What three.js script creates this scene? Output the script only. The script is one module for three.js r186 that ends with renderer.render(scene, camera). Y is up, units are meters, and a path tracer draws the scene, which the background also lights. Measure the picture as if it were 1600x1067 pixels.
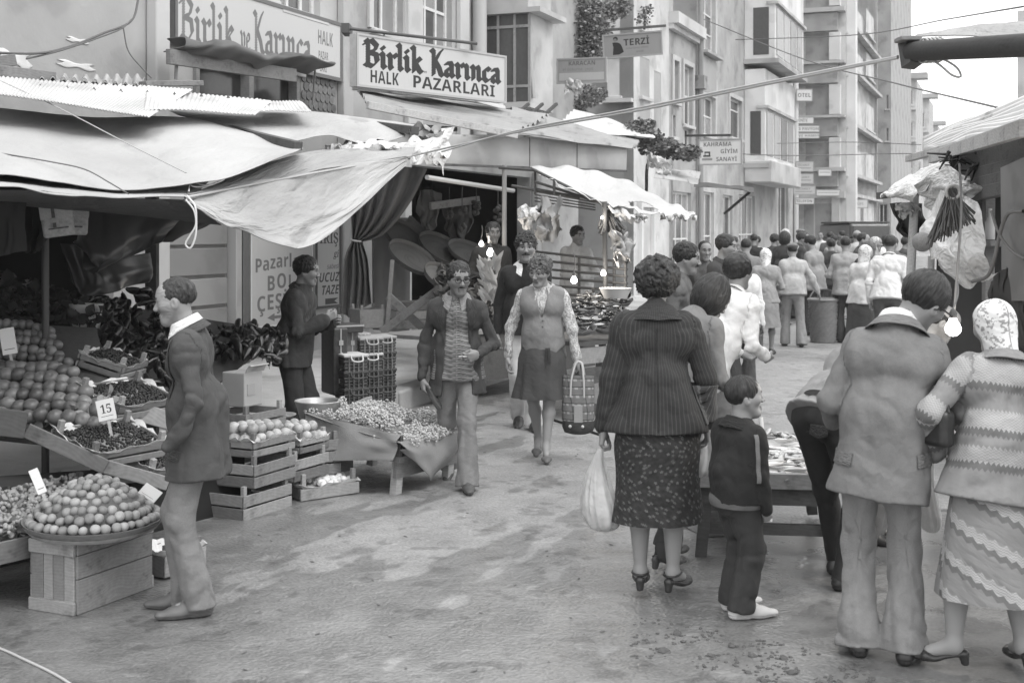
import * as THREE from 'three';
import { mergeGeometries, mergeVertices } from 'three/addons/utils/BufferGeometryUtils.js';
import { RoundedBoxGeometry } from 'three/addons/geometries/RoundedBoxGeometry.js';

// ---------- camera, sky, sun, exposure ----------
const scene = new THREE.Scene();
const FPX = 2000, EYE = 1.85, HORIZON = 360;
const camera = new THREE.PerspectiveCamera(2 * Math.atan(533.5 / FPX) * 180 / Math.PI, 1600 / 1067, 0.1, 400);
camera.position.set(0, EYE, 0);
camera.lookAt(0, EYE, -10);
camera.setViewOffset(1600, 1067, 0, 533.5 - HORIZON, 1600, 1067);
camera.focus = 9.6; camera.userData.fStop = 5.6;
const renderer = new THREE.WebGLRenderer({ antialias: true });
renderer.toneMapping = THREE.LinearToneMapping;
renderer.toneMappingExposure = 1.16;
renderer.shadowMap.enabled = true;
const SKY_LEVEL = 1.9;
{ // overcast sky: bright overhead, a little dimmer towards the horizon, faint cloud structure
  const w = 256, h = 128, d = new Float32Array(w * h * 4);
  for (let y = 0; y < h; y++) for (let x = 0; x < w; x++) {
    const el = (y + 0.5) / h * Math.PI - Math.PI / 2, az = x / w * Math.PI * 2;
    const s = Math.sin(Math.max(0, el));
    let L = SKY_LEVEL * (0.72 + 0.5 * s) * (1 + 0.05 * Math.sin(az * 3 + el * 5) * Math.sin(el * 9 + az * 2));
    if (el < -0.02) L = 0.25;
    const i = (y * w + x) * 4; d[i] = d[i + 1] = d[i + 2] = L; d[i + 3] = 1;
  }
  const t = new THREE.DataTexture(d, w, h, THREE.RGBAFormat, THREE.FloatType);
  t.mapping = THREE.EquirectangularReflectionMapping; t.magFilter = THREE.LinearFilter; t.needsUpdate = true;
  scene.background = t; scene.environment = t;
}
const sun = new THREE.DirectionalLight(new THREE.Color(1, 0.995, 0.985), 1.1);
sun.position.set(16, 26, 2); sun.target.position.set(0, 0, -14);
sun.castShadow = true; sun.shadow.radius = 36;
Object.assign(sun.shadow.camera, { left: -40, right: 40, top: 40, bottom: -40, near: 1, far: 120 });
sun.shadow.mapSize.set(2048, 2048);
scene.add(sun, sun.target);
scene.fog = new THREE.FogExp2(new THREE.Color(0.86, 0.86, 0.86), 0.0006);

// ---------- small maths ----------
let seedState = 12345;
const seed = (n) => { seedState = n >>> 0; };
const rnd = (a = 1, b) => { seedState = (seedState + 0x6d2b79f5) | 0; let t = Math.imul(seedState ^ (seedState >>> 15), 1 | seedState); t = (t + Math.imul(t ^ (t >>> 7), 61 | t)) ^ t; const r = ((t ^ (t >>> 14)) >>> 0) / 4294967296; return b === undefined ? r * a : a + r * (b - a); };
const V = (x, y, z) => new THREE.Vector3(x, y, z);
const lerp = (a, b, t) => a + (b - a) * t, clamp = (x, a = 0, b = 1) => Math.min(b, Math.max(a, x));
const smooth = (a, b, x) => { const t = clamp((x - a) / (b - a)); return t * t * (3 - 2 * t); };
const D2R = Math.PI / 180;
function hash3(x, y, z) { let h = Math.imul(x, 374761393) ^ Math.imul(y, 668265263) ^ Math.imul(z, 2147483647 - 1013); h = Math.imul(h ^ (h >>> 13), 1274126177); return ((h ^ (h >>> 16)) >>> 0) / 4294967296; }
function noise3(x, y, z) { // value noise, -1..1
  const ix = Math.floor(x), iy = Math.floor(y), iz = Math.floor(z);
  let fx = x - ix, fy = y - iy, fz = z - iz; fx = fx * fx * (3 - 2 * fx); fy = fy * fy * (3 - 2 * fy); fz = fz * fz * (3 - 2 * fz);
  const l = lerp;
  return l(l(l(hash3(ix, iy, iz), hash3(ix + 1, iy, iz), fx), l(hash3(ix, iy + 1, iz), hash3(ix + 1, iy + 1, iz), fx), fy),
    l(l(hash3(ix, iy, iz + 1), hash3(ix + 1, iy, iz + 1), fx), l(hash3(ix, iy + 1, iz + 1), hash3(ix + 1, iy + 1, iz + 1), fx), fy), fz) * 2 - 1;
}
const fbm3 = (x, y, z, o = 4) => { let s = 0, a = 0.5, f = 1; for (let i = 0; i < o; i++) { s += a * noise3(x * f + i * 17.3, y * f, z * f); a *= 0.5; f *= 2.03; } return s; };

// ---------- from the photograph's pixels (with a distance) to the place ----------
const P = (px, py, d) => V((px - 800) / FPX * d, EYE - (py - HORIZON) / FPX * d, -d);
const GD = (py) => EYE * FPX / (py - HORIZON);
const G = (px, py) => { const v = P(px, py, GD(py)); v.y = 0; return v; };
// the street runs towards (px 1590, horizon): s along it, t to the left of the camera
const SA = Math.atan(790 / FPX), SU = V(Math.sin(SA), 0, -Math.cos(SA)), SN = V(-Math.cos(SA), 0, -Math.sin(SA));
const STREET = Math.PI / 2 - SA; // rotation.y that turns local x along the street and local z out of the left facades
const W = (s, t, y = 0) => V(SU.x * s + SN.x * t, y, SU.z * s + SN.z * t);
const onT = (px, t) => { const k = (px - 800) / FPX; return t * (-SN.x + k * -SN.z) / (SU.x - k * -SU.z); };
const dST = (s, t) => -(SU.z * s + SN.z * t);
const yAt = (py, d) => EYE - (py - HORIZON) / FPX * d;

// ---------- naming ----------
const used = new Map();
function numbered(name) { const n = used.get(name) || 0; used.set(name, n + 1); return n ? name + '_' + String(n).padStart(3, '0') : name; }
function tag(o, label, category, group, kind) { if (label) o.userData.label = label; if (category) o.userData.category = category; if (group) o.userData.group = group; if (kind) o.userData.kind = kind; return o; }
function thing(name, label, category, pos = [0, 0, 0], turn = 0, group) {
  const o = new THREE.Group(); o.name = numbered(name); scene.add(o);
  if (pos.isVector3) o.position.copy(pos); else o.position.set(...pos);
  o.rotation.y = turn; return tag(o, label, category, group);
}
function part(name, geo, material, parent, label) {
  const m = new THREE.Mesh(geo, material); m.name = parent ? name : numbered(name); m.castShadow = m.receiveShadow = true;
  (parent || scene).add(m); if (label) m.userData.label = label; return m;
}
function struct(name, geo, material) { const m = part(name, geo, material); m.userData.kind = 'structure'; return m; }
function solo(name, geo, material, label, category, group, kind) { return tag(part(name, geo, material), label, category, group, kind); }
function dup(o, name, label, pos, rot, group) {
  const c = o.clone(); c.name = numbered(name); scene.add(c);
  if (pos) c.position.copy(pos.isVector3 ? pos : V(...pos)); if (rot) c.rotation.set(...rot);
  if (label) c.userData.label = label; if (group) c.userData.group = group; return c;
}

// ---------- textures (colour factors, grain) ----------
function dataTex(w, h, f, size = 1) {
  const d = new Uint8Array(w * h * 4);
  for (let y = 0; y < h; y++) for (let x = 0; x < w; x++) { const v = clamp(f(x / w, y / h, x, y)) * 255, i = (y * w + x) * 4; d[i] = d[i + 1] = d[i + 2] = v; d[i + 3] = 255; }
  const t = new THREE.DataTexture(d, w, h); t.wrapS = t.wrapT = THREE.RepeatWrapping; t.magFilter = THREE.LinearFilter; t.minFilter = THREE.LinearMipmapLinearFilter; t.generateMipmaps = true;
  t.repeat.set(1 / size, 1 / size); t.needsUpdate = true; return t;
}
// tileable fbm on the unit square
function tile(u, v, f, o = 4, sd = 0) {
  let s = 0, a = 0.5; for (let i = 0; i < o; i++) {
    const n = f << i, x = u * n, y = v * n, ix = Math.floor(x), iy = Math.floor(y); let fx = x - ix, fy = y - iy; fx = fx * fx * (3 - 2 * fx); fy = fy * fy * (3 - 2 * fy);
    const q = (a, b) => hash3(((a % n) + n) % n, ((b % n) + n) % n, i + 7 + sd);
    s += a * (lerp(lerp(q(ix, iy), q(ix + 1, iy), fx), lerp(q(ix, iy + 1), q(ix + 1, iy + 1), fx), fy) * 2 - 1); a *= 0.5;
  } return s;
}
const T = {
  plaster: dataTex(512, 512, (u, v) => 0.86 + 0.2 * tile(u, v, 3, 6) - 0.1 * smooth(0.12, 0.45, tile(u, v, 6, 6, 5)), 3.1),
  dirty: dataTex(512, 512, (u, v) => 0.82 + 0.26 * tile(u, v, 4, 6, 3) - 0.16 * smooth(0.1, 0.5, tile(u * 1, v, 7, 6, 9)), 2.3),
  cloth: dataTex(512, 512, (u, v) => 0.84 + 0.2 * tile(u, v, 3, 6, 1) + 0.1 * (hash3(u * 512 | 0, v * 512 | 0, 3) - 0.5) - 0.22 * smooth(0.16, 0.36, tile(u, v, 3, 5, 21)), 1.9),
  weave: dataTex(256, 256, (u, v) => 0.5 + 0.3 * Math.sin(u * Math.PI * 96) * Math.sin(v * Math.PI * 96) + 0.4 * (hash3(u * 256 | 0, v * 256 | 0, 5) - 0.5), 0.22),
  fine: dataTex(256, 256, (u, v) => 0.9 + 0.14 * tile(u, v, 8, 5, 2) + 0.08 * (hash3(u * 256 | 0, v * 256 | 0, 9) - 0.5), 0.35),
  wood: dataTex(512, 512, (u, v) => { const w = tile(u, v, 2, 3, 4) * 0.9; const g = Math.sin((v * 26 + w * 3.4 + 0.6 * tile(u, v * 1, 3, 3, 8)) * Math.PI * 2); return 0.82 + 0.045 * g + 0.14 * tile(u * 0.125 * 8, v, 24, 3, 2) - 0.24 * smooth(0.2, 0.45, tile(u, v, 4, 5, 30)); }, 0.55),
  rust: dataTex(512, 512, (u, v) => 0.82 + 0.22 * tile(u, v, 4, 6, 13) - 0.45 * smooth(0.1, 0.5, tile(u, v * 1, 6, 5, 17)), 1.7),
  hair: dataTex(512, 64, (u, v) => 0.62 + 0.5 * (hash3(u * 512 | 0, 1, 7) - 0.5) + 0.6 * tile(u, v, 16, 4, 55), 0.35, 0.5),
  leather: dataTex(256, 256, (u, v) => 0.8 + 0.35 * tile(u, v, 12, 4, 33), 0.2),
  skin: dataTex(256, 256, (u, v) => 0.92 + 0.12 * tile(u, v, 6, 5, 41), 0.2),
};
const TB = { // relief only
  plaster: dataTex(512, 512, (u, v) => 0.5 + 0.5 * tile(u, v, 10, 6, 51), 1.3),
  folds: dataTex(512, 512, (u, v) => { const w = 0.06 * tile(u, v, 4, 3, 91); const a = tile(u + w, v + w, 3, 4, 71), b = tile(u - w, v, 7, 4, 81); return 0.9 - 1.5 * Math.abs(a) - 0.7 * Math.abs(b); }, 0.62),
  crumple: dataTex(512, 512, (u, v) => { const a = tile(u, v, 4, 5, 61); return Math.abs(a) * 1.6; }, 1.5),
};
const grey = (v) => new THREE.Color().setRGB(v, v, v);
function mat(v, o = {}) {
  const { map, bump, bs, ...rest } = o;
  const m = new THREE.MeshPhysicalMaterial({ color: grey(v), roughness: 0.85, metalness: 0, side: THREE.DoubleSide, ...rest });
  if (map) m.map = map; if (bump) { m.bumpMap = bump; m.bumpScale = bs ?? 0.004; }
  return m;
}
const sized = (t, s, s2) => { const c = t.clone(); c.repeat.set(1 / s, 1 / (s2 ?? s)); c.needsUpdate = true; return c; };
// uv in metres from the dominant axis of each face
function uvBox(g, turn = false) {
  g = g.index ? g.toNonIndexed() : g; const p = g.attributes.position, n = p.count, uv = new Float32Array(n * 2); const a = V(), b = V(), c = V();
  for (let i = 0; i < n; i += 3) {
    a.fromBufferAttribute(p, i); b.fromBufferAttribute(p, i + 1); c.fromBufferAttribute(p, i + 2);
    const m = b.clone().sub(a).cross(c.clone().sub(a)); const x = Math.abs(m.x), y = Math.abs(m.y), z = Math.abs(m.z);
    for (let j = 0; j < 3; j++) { const q = [a, b, c][j]; let u, v; if (z >= x && z >= y) { u = q.x; v = q.y; } else if (x >= y) { u = q.z; v = q.y; } else { u = q.x; v = q.z; } if (turn) { const w = u; u = v; v = w; } uv[(i + j) * 2] = u; uv[(i + j) * 2 + 1] = v; }
  }
  g.setAttribute('uv', new THREE.BufferAttribute(uv, 2)); return g;
}
const M4 = (pos, rot = [0, 0, 0], sc = [1, 1, 1]) => new THREE.Matrix4().compose(pos.isVector3 ? pos : V(...pos), new THREE.Quaternion().setFromEuler(new THREE.Euler(...rot)), V(...sc));
// box from min corner to max corner; r rounds its edges
function bx(x0, y0, z0, x1, y1, z1, r = 0) {
  const w = Math.abs(x1 - x0), h = Math.abs(y1 - y0), d = Math.abs(z1 - z0);
  const g = r ? new RoundedBoxGeometry(w, h, d, 1, Math.min(r, w / 2.2, h / 2.2, d / 2.2)) : new THREE.BoxGeometry(w, h, d);
  g.translate((x0 + x1) / 2, (y0 + y1) / 2, (z0 + z1) / 2); return uvBox(g);
}
// a board from a to b (its axis), width w, thickness h, rolled
function board(a, b, w, h, roll = 0, r = 0.004) {
  const L = a.distanceTo(b), g = uvBox(new RoundedBoxGeometry(w, h, L, 1, Math.min(r, w / 2.2, h / 2.2)), false);
  const q = new THREE.Quaternion().setFromRotationMatrix(new THREE.Matrix4().lookAt(a, b, Math.abs(b.y - a.y) > 0.97 * L ? V(0, 0, 1) : V(0, 1, 0)));
  g.rotateZ(roll); g.applyQuaternion(q); g.translate((a.x + b.x) / 2, (a.y + b.y) / 2, (a.z + b.z) / 2); return g;
}
function rod(a, b, r0, r1 = r0, n = 8) {
  const L = a.distanceTo(b), g = new THREE.CylinderGeometry(r1, r0, L, n, 1); g.translate(0, L / 2, 0);
  g.applyQuaternion(new THREE.Quaternion().setFromUnitVectors(V(0, 1, 0), b.clone().sub(a).normalize())); g.translate(a.x, a.y, a.z); return g;
}
function tube(pts, r, seg = 24, n = 6, closed = false) { return new THREE.TubeGeometry(new THREE.CatmullRomCurve3(pts, closed), seg, r, n, closed); }
function merge(gs) { const a = gs.map((g) => { let q = g.index ? g.toNonIndexed() : g; const o = new THREE.BufferGeometry(); o.setAttribute('position', q.attributes.position); o.setAttribute('normal', q.attributes.normal); o.setAttribute('uv', q.attributes.uv || new THREE.BufferAttribute(new Float32Array(q.attributes.position.count * 2), 2)); if (q.attributes.color) o.setAttribute('color', q.attributes.color); return o; }); return mergeGeometries(a); }
// a sheet of cloth: f(u,v) -> Vector3, with thickness
function sheet(f, nu = 24, nv = 24, th = 0.004, uvs = [1, 1]) {
  const p = [], uv = [], ix = [], N = (nu + 1) * (nv + 1), q = [], nn = [];
  for (let j = 0; j <= nv; j++) for (let i = 0; i <= nu; i++) q.push(f(i / nu, j / nv));
  for (let j = 0; j <= nv; j++) for (let i = 0; i <= nu; i++) {
    const a = q[j * (nu + 1) + Math.min(i + 1, nu)].clone().sub(q[j * (nu + 1) + Math.max(i - 1, 0)]), b = q[Math.min(j + 1, nv) * (nu + 1) + i].clone().sub(q[Math.max(j - 1, 0) * (nu + 1) + i]);
    nn.push(a.cross(b).normalize());
  }
  for (const side of [1, -1]) for (let k = 0; k < N; k++) { const c = q[k].clone().addScaledVector(nn[k], side * th / 2); p.push(c.x, c.y, c.z); uv.push((k % (nu + 1)) / nu * uvs[0], Math.floor(k / (nu + 1)) / nv * uvs[1]); }
  const id = (i, j) => j * (nu + 1) + i;
  for (let j = 0; j < nv; j++) for (let i = 0; i < nu; i++) { const a = id(i, j), b = id(i + 1, j), c = id(i + 1, j + 1), d = id(i, j + 1); ix.push(a, b, c, a, c, d); ix.push(N + a, N + c, N + b, N + a, N + d, N + c); }
  const edge = (a, b) => ix.push(a, N + a, b, b, N + a, N + b);
  for (let i = 0; i < nu; i++) { edge(id(i, 0), id(i + 1, 0)); edge(id(i + 1, nv), id(i, nv)); }
  for (let j = 0; j < nv; j++) { edge(id(0, j + 1), id(0, j)); edge(id(nu, j), id(nu, j + 1)); }
  const g = new THREE.BufferGeometry(); g.setAttribute('position', new THREE.Float32BufferAttribute(p, 3)); g.setAttribute('uv', new THREE.Float32BufferAttribute(uv, 2)); g.setIndex(ix); g.computeVertexNormals(); return g;
}
// bilinear patch through four corners
const quad = (a, b, c, d) => (u, v) => a.clone().multiplyScalar((1 - u) * (1 - v)).addScaledVector(b, u * (1 - v)).addScaledVector(c, u * v).addScaledVector(d, (1 - u) * v);
// a smooth surface through a small grid of points: rows of Vector3
function patch(rows) {
  const cs = rows.map((r) => new THREE.CatmullRomCurve3(r, false, 'centripetal'));
  return (u, v) => { const pts = cs.map((c) => c.getPoint(clamp(u))); return pts.length > 2 ? new THREE.CatmullRomCurve3(pts, false, 'centripetal').getPoint(clamp(v)) : pts[0].lerp(pts[1], v); };
}
// loft of closed rings [{y|c, rx, rz, turn}]; f(angle, k) -> radius factor
function loft(rings, n = 32, f = null, cap = [false, false]) {
  const p = [], uv = [], ix = []; let vlen = 0, pc = null;
  rings.forEach((r, k) => {
    const c = r.c || V(0, r.y, 0); if (pc) vlen += c.distanceTo(pc); pc = c;
    for (let i = 0; i <= n; i++) { const a = i / n * Math.PI * 2, m = f ? f(a, k / (rings.length - 1), k) : 1; const x = Math.cos(a) * r.rx * m, z = Math.sin(a) * r.rz * m; const tu = r.turn || 0; const dy = (r.tx || 0) * x + (r.tz || 0) * z; p.push(c.x + x * Math.cos(tu) + z * Math.sin(tu), c.y + dy, c.z - x * Math.sin(tu) + z * Math.cos(tu)); uv.push(a * (r.rx + r.rz) / 2, vlen); }
  });
  for (let k = 0; k < rings.length - 1; k++) for (let i = 0; i < n; i++) { const a = k * (n + 1) + i, b = a + 1, c = a + n + 1, d = c + 1; ix.push(a, c, b, b, c, d); }
  for (const e of [0, 1]) if (cap[e]) { const k = e ? rings.length - 1 : 0, r = rings[k], c = r.c || V(0, r.y, 0), m = p.length / 3; p.push(c.x, c.y, c.z); uv.push(0, 0); for (let i = 0; i < n; i++) e ? ix.push(m, k * (n + 1) + i + 1, k * (n + 1) + i) : ix.push(m, k * (n + 1) + i, k * (n + 1) + i + 1); }
  const g = new THREE.BufferGeometry(); g.setAttribute('position', new THREE.Float32BufferAttribute(p, 3)); g.setAttribute('uv', new THREE.Float32BufferAttribute(uv, 2)); g.setIndex(ix); g.computeVertexNormals(); return g;
}
// ---------- materials of the setting ----------
const M = {
  plasterA: mat(0.41, { map: T.plaster, bump: TB.plaster, bs: 0.006 }), plasterB: mat(0.5, { map: T.plaster, bump: TB.plaster, bs: 0.004 }),
  plasterC: mat(0.4, { map: T.dirty, bump: TB.plaster, bs: 0.006 }), plasterD: mat(0.6, { map: T.dirty, bump: TB.plaster }), plasterE: mat(0.42, { map: T.plaster }),
  plasterF: mat(0.5, { map: T.dirty }), plasterG: mat(0.55, { map: T.plaster }), plasterHaze: mat(0.4, { map: T.dirty }), white: mat(0.72, { map: T.plaster }),  // dark far walls painted paler, distance haze put into their grey
  trim: mat(0.58, { map: T.plaster }), frameW: mat(0.66, { map: T.fine, roughness: 0.6 }), frameD: mat(0.12, { map: T.fine, roughness: 0.6 }), frameG: mat(0.33, { map: T.wood, roughness: 0.7 }),
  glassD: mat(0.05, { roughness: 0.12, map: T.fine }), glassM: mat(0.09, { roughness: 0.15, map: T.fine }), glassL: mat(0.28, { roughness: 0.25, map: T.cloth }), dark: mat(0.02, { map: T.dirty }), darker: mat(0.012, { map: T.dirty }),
  zinc: mat(0.5, { map: T.rust, roughness: 0.55, metalness: 0.15 }), iron: mat(0.1, { map: T.rust, roughness: 0.6, metalness: 0.3 }), pipe: mat(0.3, { map: T.rust, roughness: 0.6 }),
  wood: mat(0.3, { map: T.wood, bump: T.wood, bs: 0.002 }), woodL: mat(0.46, { map: T.wood, bump: T.wood, bs: 0.002 }), woodD: mat(0.09, { map: T.wood, bump: T.wood, bs: 0.002 }), woodG: mat(0.22, { map: T.wood, bump: T.wood, bs: 0.002 }),
};
// ---------- ground ----------
const wetness = (x, z) => { // 0 dry, 1 standing water
  const sv = x * SU.x + z * SU.z, tv = x * SN.x + z * SN.z;
  const n = fbm3(sv * 0.9, tv * 2.4, 3.1, 5) * 1.0 + 0.8 * fbm3(sv * 2.6, tv * 6.5, 8, 4);
  let b = -0.2 + 0.5 * smooth(2.6, 5.0, tv) + 0.6 * smooth(1.4, 3.2, x) * smooth(-9.6, -7.6, z) * (1 - 0.3 * smooth(-5.6, -5, z)) + 0.62 * smooth(-8.4, -5.4, z) - 0.5 * smooth(-7.6, -11, z);
  b -= 0.35 * Math.exp(-((x + 0.35) ** 2) / 0.5 - ((z + 7.6) ** 2) / 3.4);
  b += 0.75 * Math.exp(-((x - 1.75) ** 2) / 0.9 - ((z + 7.3) ** 2) / 1.3) + 0.5 * Math.exp(-((x - 1.75) ** 2) / 0.25 - ((z + 5.9) ** 2) / 0.35);
  return clamp(0.5 + b * 0.55 + n * 0.6);
};
{
  const S = 1536, X0 = -6.5, Z0 = -17, SIZE = 13.5, col = new Uint8Array(S * S * 4), rough = new Uint8Array(S * S * 4), bump = new Uint8Array(S * S * 4);
  for (let j = 0; j < S; j++) for (let i = 0; i < S; i++) {
    const x = X0 + i / S * SIZE, z = Z0 + (1 - j / S) * SIZE, w = wetness(x, z), k = (j * S + i) * 4;
    const g = hash3(i, j, 1) - 0.5, f = fbm3(x * 5, z * 5, 1, 4), c2 = fbm3(x * 1.3, z * 1.3, 12, 4);
    const px_ = smooth(0.9, 1.5, x), wg = w + 0.12 * f + 0.05 * g, damp = smooth(0.4, 0.52, wg), pool = px_ * smooth(0.83, 0.94, w + 0.05 * f);
    let c = 0.245 + 0.07 * f + 0.1 * g + 0.03 * c2; c *= 1 - 0.3 * damp; c *= 1 - 0.15 * pool;
    const sp = fbm3(x * 9, z * 9, 40, 3); c *= 1 - 0.3 * smooth(0.26, 0.44, sp); // trodden scraps and stains
    c += 0.05 * smooth(0.34, 0.56, fbm3(x * 10, z * 22, 70, 3)) * (1 - pool);
    let r = 0.66 - 0.3 * damp - 0.06 * pool + 0.1 * f; const h = lerp(0.5 + 0.4 * f + 0.25 * g, 0.3, pool);
    for (const [a, v] of [[col, c], [rough, r], [bump, h]]) { a[k] = a[k + 1] = a[k + 2] = clamp(v) * 255; a[k + 3] = 255; }
  }
  const tex = (d) => { const t = new THREE.DataTexture(d, S, S); t.wrapS = t.wrapT = THREE.MirroredRepeatWrapping; t.magFilter = THREE.LinearFilter; t.minFilter = THREE.LinearMipmapLinearFilter; t.generateMipmaps = true; t.needsUpdate = true; return t; };
  const g = new THREE.PlaneGeometry(300, 300, 40, 40); g.rotateX(-Math.PI / 2); g.translate(40, 0, -110);
  const p = g.attributes.position, uv = g.attributes.uv; for (let i = 0; i < p.count; i++) uv.setXY(i, (p.getX(i) - X0) / SIZE, (Z0 + SIZE - p.getZ(i)) / SIZE);
  const m = new THREE.MeshPhysicalMaterial({ color: grey(0.92), roughness: 1, map: tex(col), roughnessMap: tex(rough), bumpMap: tex(bump), bumpScale: 0.02 });
  struct('ground', g, m);
}
// raised pavement along the left buildings, with kerb stones
{
  const H = 0.2, T0 = 5.87, T1 = 9.2; const pts = [[6, T0 + 0.24], [58, T0 + 0.24], [58, T1], [6, T1]];
  const sh = new THREE.Shape(pts.map(([s, t]) => { const w = W(s, t); return new THREE.Vector2(w.x, -w.z); }));
  const g = new THREE.ExtrudeGeometry(sh, { depth: H, bevelEnabled: false }); g.rotateX(-Math.PI / 2);
  const pave = struct('pavement', uvBox(g), mat(0.6, { map: T.dirty, bump: TB.plaster, bs: 0.012 }));
  seed(5); const ms = [0.42, 0.48, 0.53].map((v) => mat(v, { map: T.dirty, bump: TB.plaster, bs: 0.012 }));
  const gs = [0.9, 1.1, 0.75].map((L) => { const b = uvBox(new RoundedBoxGeometry(L - 0.02, H + 0.03, 0.25, 2, 0.03)); return [b, L]; });
  let s = 7; while (s < 40) { const [b, L] = gs[rnd(3) | 0]; const k = part('kerb_stone', b, ms[rnd(3) | 0], pave); const w = W(s + L / 2, T0 + 0.12 + rnd(-0.012, 0.012)); k.position.set(w.x, H / 2 + rnd(-0.012, 0.01), w.z); k.rotation.set(rnd(-0.03, 0.03), STREET + rnd(-0.015, 0.015), rnd(-0.01, 0.01)); s += L; }
}
// ---------- buildings ----------
// a wall between two plan points (left to right as seen), with openings measured from the photograph
function building(name, label, cat, A, B, o) {
  const dx = B.x - A.x, dz = B.z - A.z, L = Math.hypot(dx, dz), ux = dx / L, uz = dz / L;
  const b = thing(name, label, cat, V(A.x, 0, A.z), Math.atan2(-uz, ux));
  const toX = (px) => { const k = (px - 800) / FPX; return (-k * A.z - A.x) / (ux + k * uz); }; // A.x+ux*q = k*-(A.z+uz*q)
  const dAt = (q) => -(A.z + uz * q);
  const y0 = o.y0 ?? 0, y1 = o.y1, th = 0.28;
  const sh = new THREE.Shape([new THREE.Vector2(0, y0), new THREE.Vector2(L, y0), new THREE.Vector2(L, o.y1b ?? y1), new THREE.Vector2(0, y1)]);
  const rects = (o.wins || []).map((w) => {
    let x0 = w.x0 ?? toX(w.p[0]), x1 = w.x1 ?? toX(w.p[2]); const dm = dAt((x0 + x1) / 2);
    const r = { x0: Math.max(0.03, Math.min(x0, x1)), x1: Math.min(L - 0.03, Math.max(x0, x1)), y1: w.y1 ?? yAt(w.p[1], dm), y0: w.y0 ?? yAt(w.p[3], dm), ...w, p: undefined }; r.y0 = Math.max(r.y0, y0 + 0.02); r.y1 = Math.min(r.y1, y1 - 0.02); return r;
  });
  const R = rects.map((r) => ({ ...r }));
  for (const r of R) { const h = new THREE.Path([new THREE.Vector2(r.x0, r.y0), new THREE.Vector2(r.x0, r.y1), new THREE.Vector2(r.x1, r.y1), new THREE.Vector2(r.x1, r.y0)]); sh.holes.push(h); }
  const wg = new THREE.ExtrudeGeometry(sh, { depth: th, bevelEnabled: false }); wg.translate(0, 0, -th);
  part('wall', uvBox(wg), o.m, b);
  const D = o.depth ?? 6, bz = o.room ? -o.room : -th;
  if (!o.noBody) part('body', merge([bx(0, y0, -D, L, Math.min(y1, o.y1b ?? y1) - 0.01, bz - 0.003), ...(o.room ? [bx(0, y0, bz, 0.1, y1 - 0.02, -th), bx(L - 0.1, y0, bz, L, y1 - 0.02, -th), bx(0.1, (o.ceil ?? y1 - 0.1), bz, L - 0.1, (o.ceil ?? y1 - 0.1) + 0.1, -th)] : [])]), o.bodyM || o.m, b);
  for (const r of R) {
    if (r.kind === 'open') continue;
    const w = r.x1 - r.x0, h = r.y1 - r.y0, z = -(r.z ?? 0.13), f = r.f ?? Math.min(0.07, w * 0.12), nx = r.nx ?? 2, ny = r.ny ?? 1, fr = [];
    fr.push(bx(r.x0, r.y0, z - 0.03, r.x0 + f, r.y1, z + 0.03), bx(r.x1 - f, r.y0, z - 0.03, r.x1, r.y1, z + 0.03), bx(r.x0 + f, r.y1 - f, z - 0.03, r.x1 - f, r.y1, z + 0.03), bx(r.x0 + f, r.y0, z - 0.03, r.x1 - f, r.y0 + f, z + 0.03));
    for (let i = 1; i < nx; i++) { const x = r.x0 + w * i / nx; fr.push(bx(x - f * 0.4, r.y0 + f, z - 0.022, x + f * 0.4, r.y1 - f, z + 0.026)); }
    const ys = r.transom ? [r.transom] : Array.from({ length: ny - 1 }, (_, i) => (i + 1) / ny);
    for (const t of ys) { const y = r.y0 + h * t; fr.push(bx(r.x0 + f, y - f * 0.35, z - 0.02, r.x1 - f, y + f * 0.35, z + 0.022)); }
    const win = part('window', merge(fr), r.fm || M.frameW, b);
    const yb = [0, ...ys, 1];
    for (let i = 0; i < nx; i++) for (let j = 0; j + 1 < yb.length; j++) part('pane', bx(r.x0 + w * i / nx + 0.005, r.y0 + h * yb[j] + 0.005, z - 0.012, r.x0 + w * (i + 1) / nx - 0.005, r.y0 + h * yb[j + 1] - 0.005, z - 0.004), (r.g || [M.glassM])[(i + j) % (r.g || [1]).length], win);
    if (r.sill !== 0) part('sill', bx(r.x0 - 0.08, r.y0 - 0.09, -0.1, r.x1 + 0.08, r.y0 - 0.003, 0.1, 0.01), M.trim, win);
    if (r.sur) part('surround', merge([bx(r.x0 - 0.14, r.y0, 0.002, r.x0 - 0.003, r.y1 + 0.14, 0.045), bx(r.x1 + 0.003, r.y0, 0.002, r.x1 + 0.14, r.y1 + 0.14, 0.045), bx(r.x0 - 0.003, r.y1 + 0.003, 0.002, r.x1 + 0.003, r.y1 + 0.14, 0.05)]), M.trim, win);
  }
  b.userData.fn = undefined; delete b.userData.fn;
  return { b, L, toX, dAt, yPx: (px, py) => yAt(py, dAt(toX(px))) };
}
const w2 = (s, t) => W(s, t);
const TF = 9; // line of the left facades
const sF = (px, t = TF) => onT(px, t);
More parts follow.
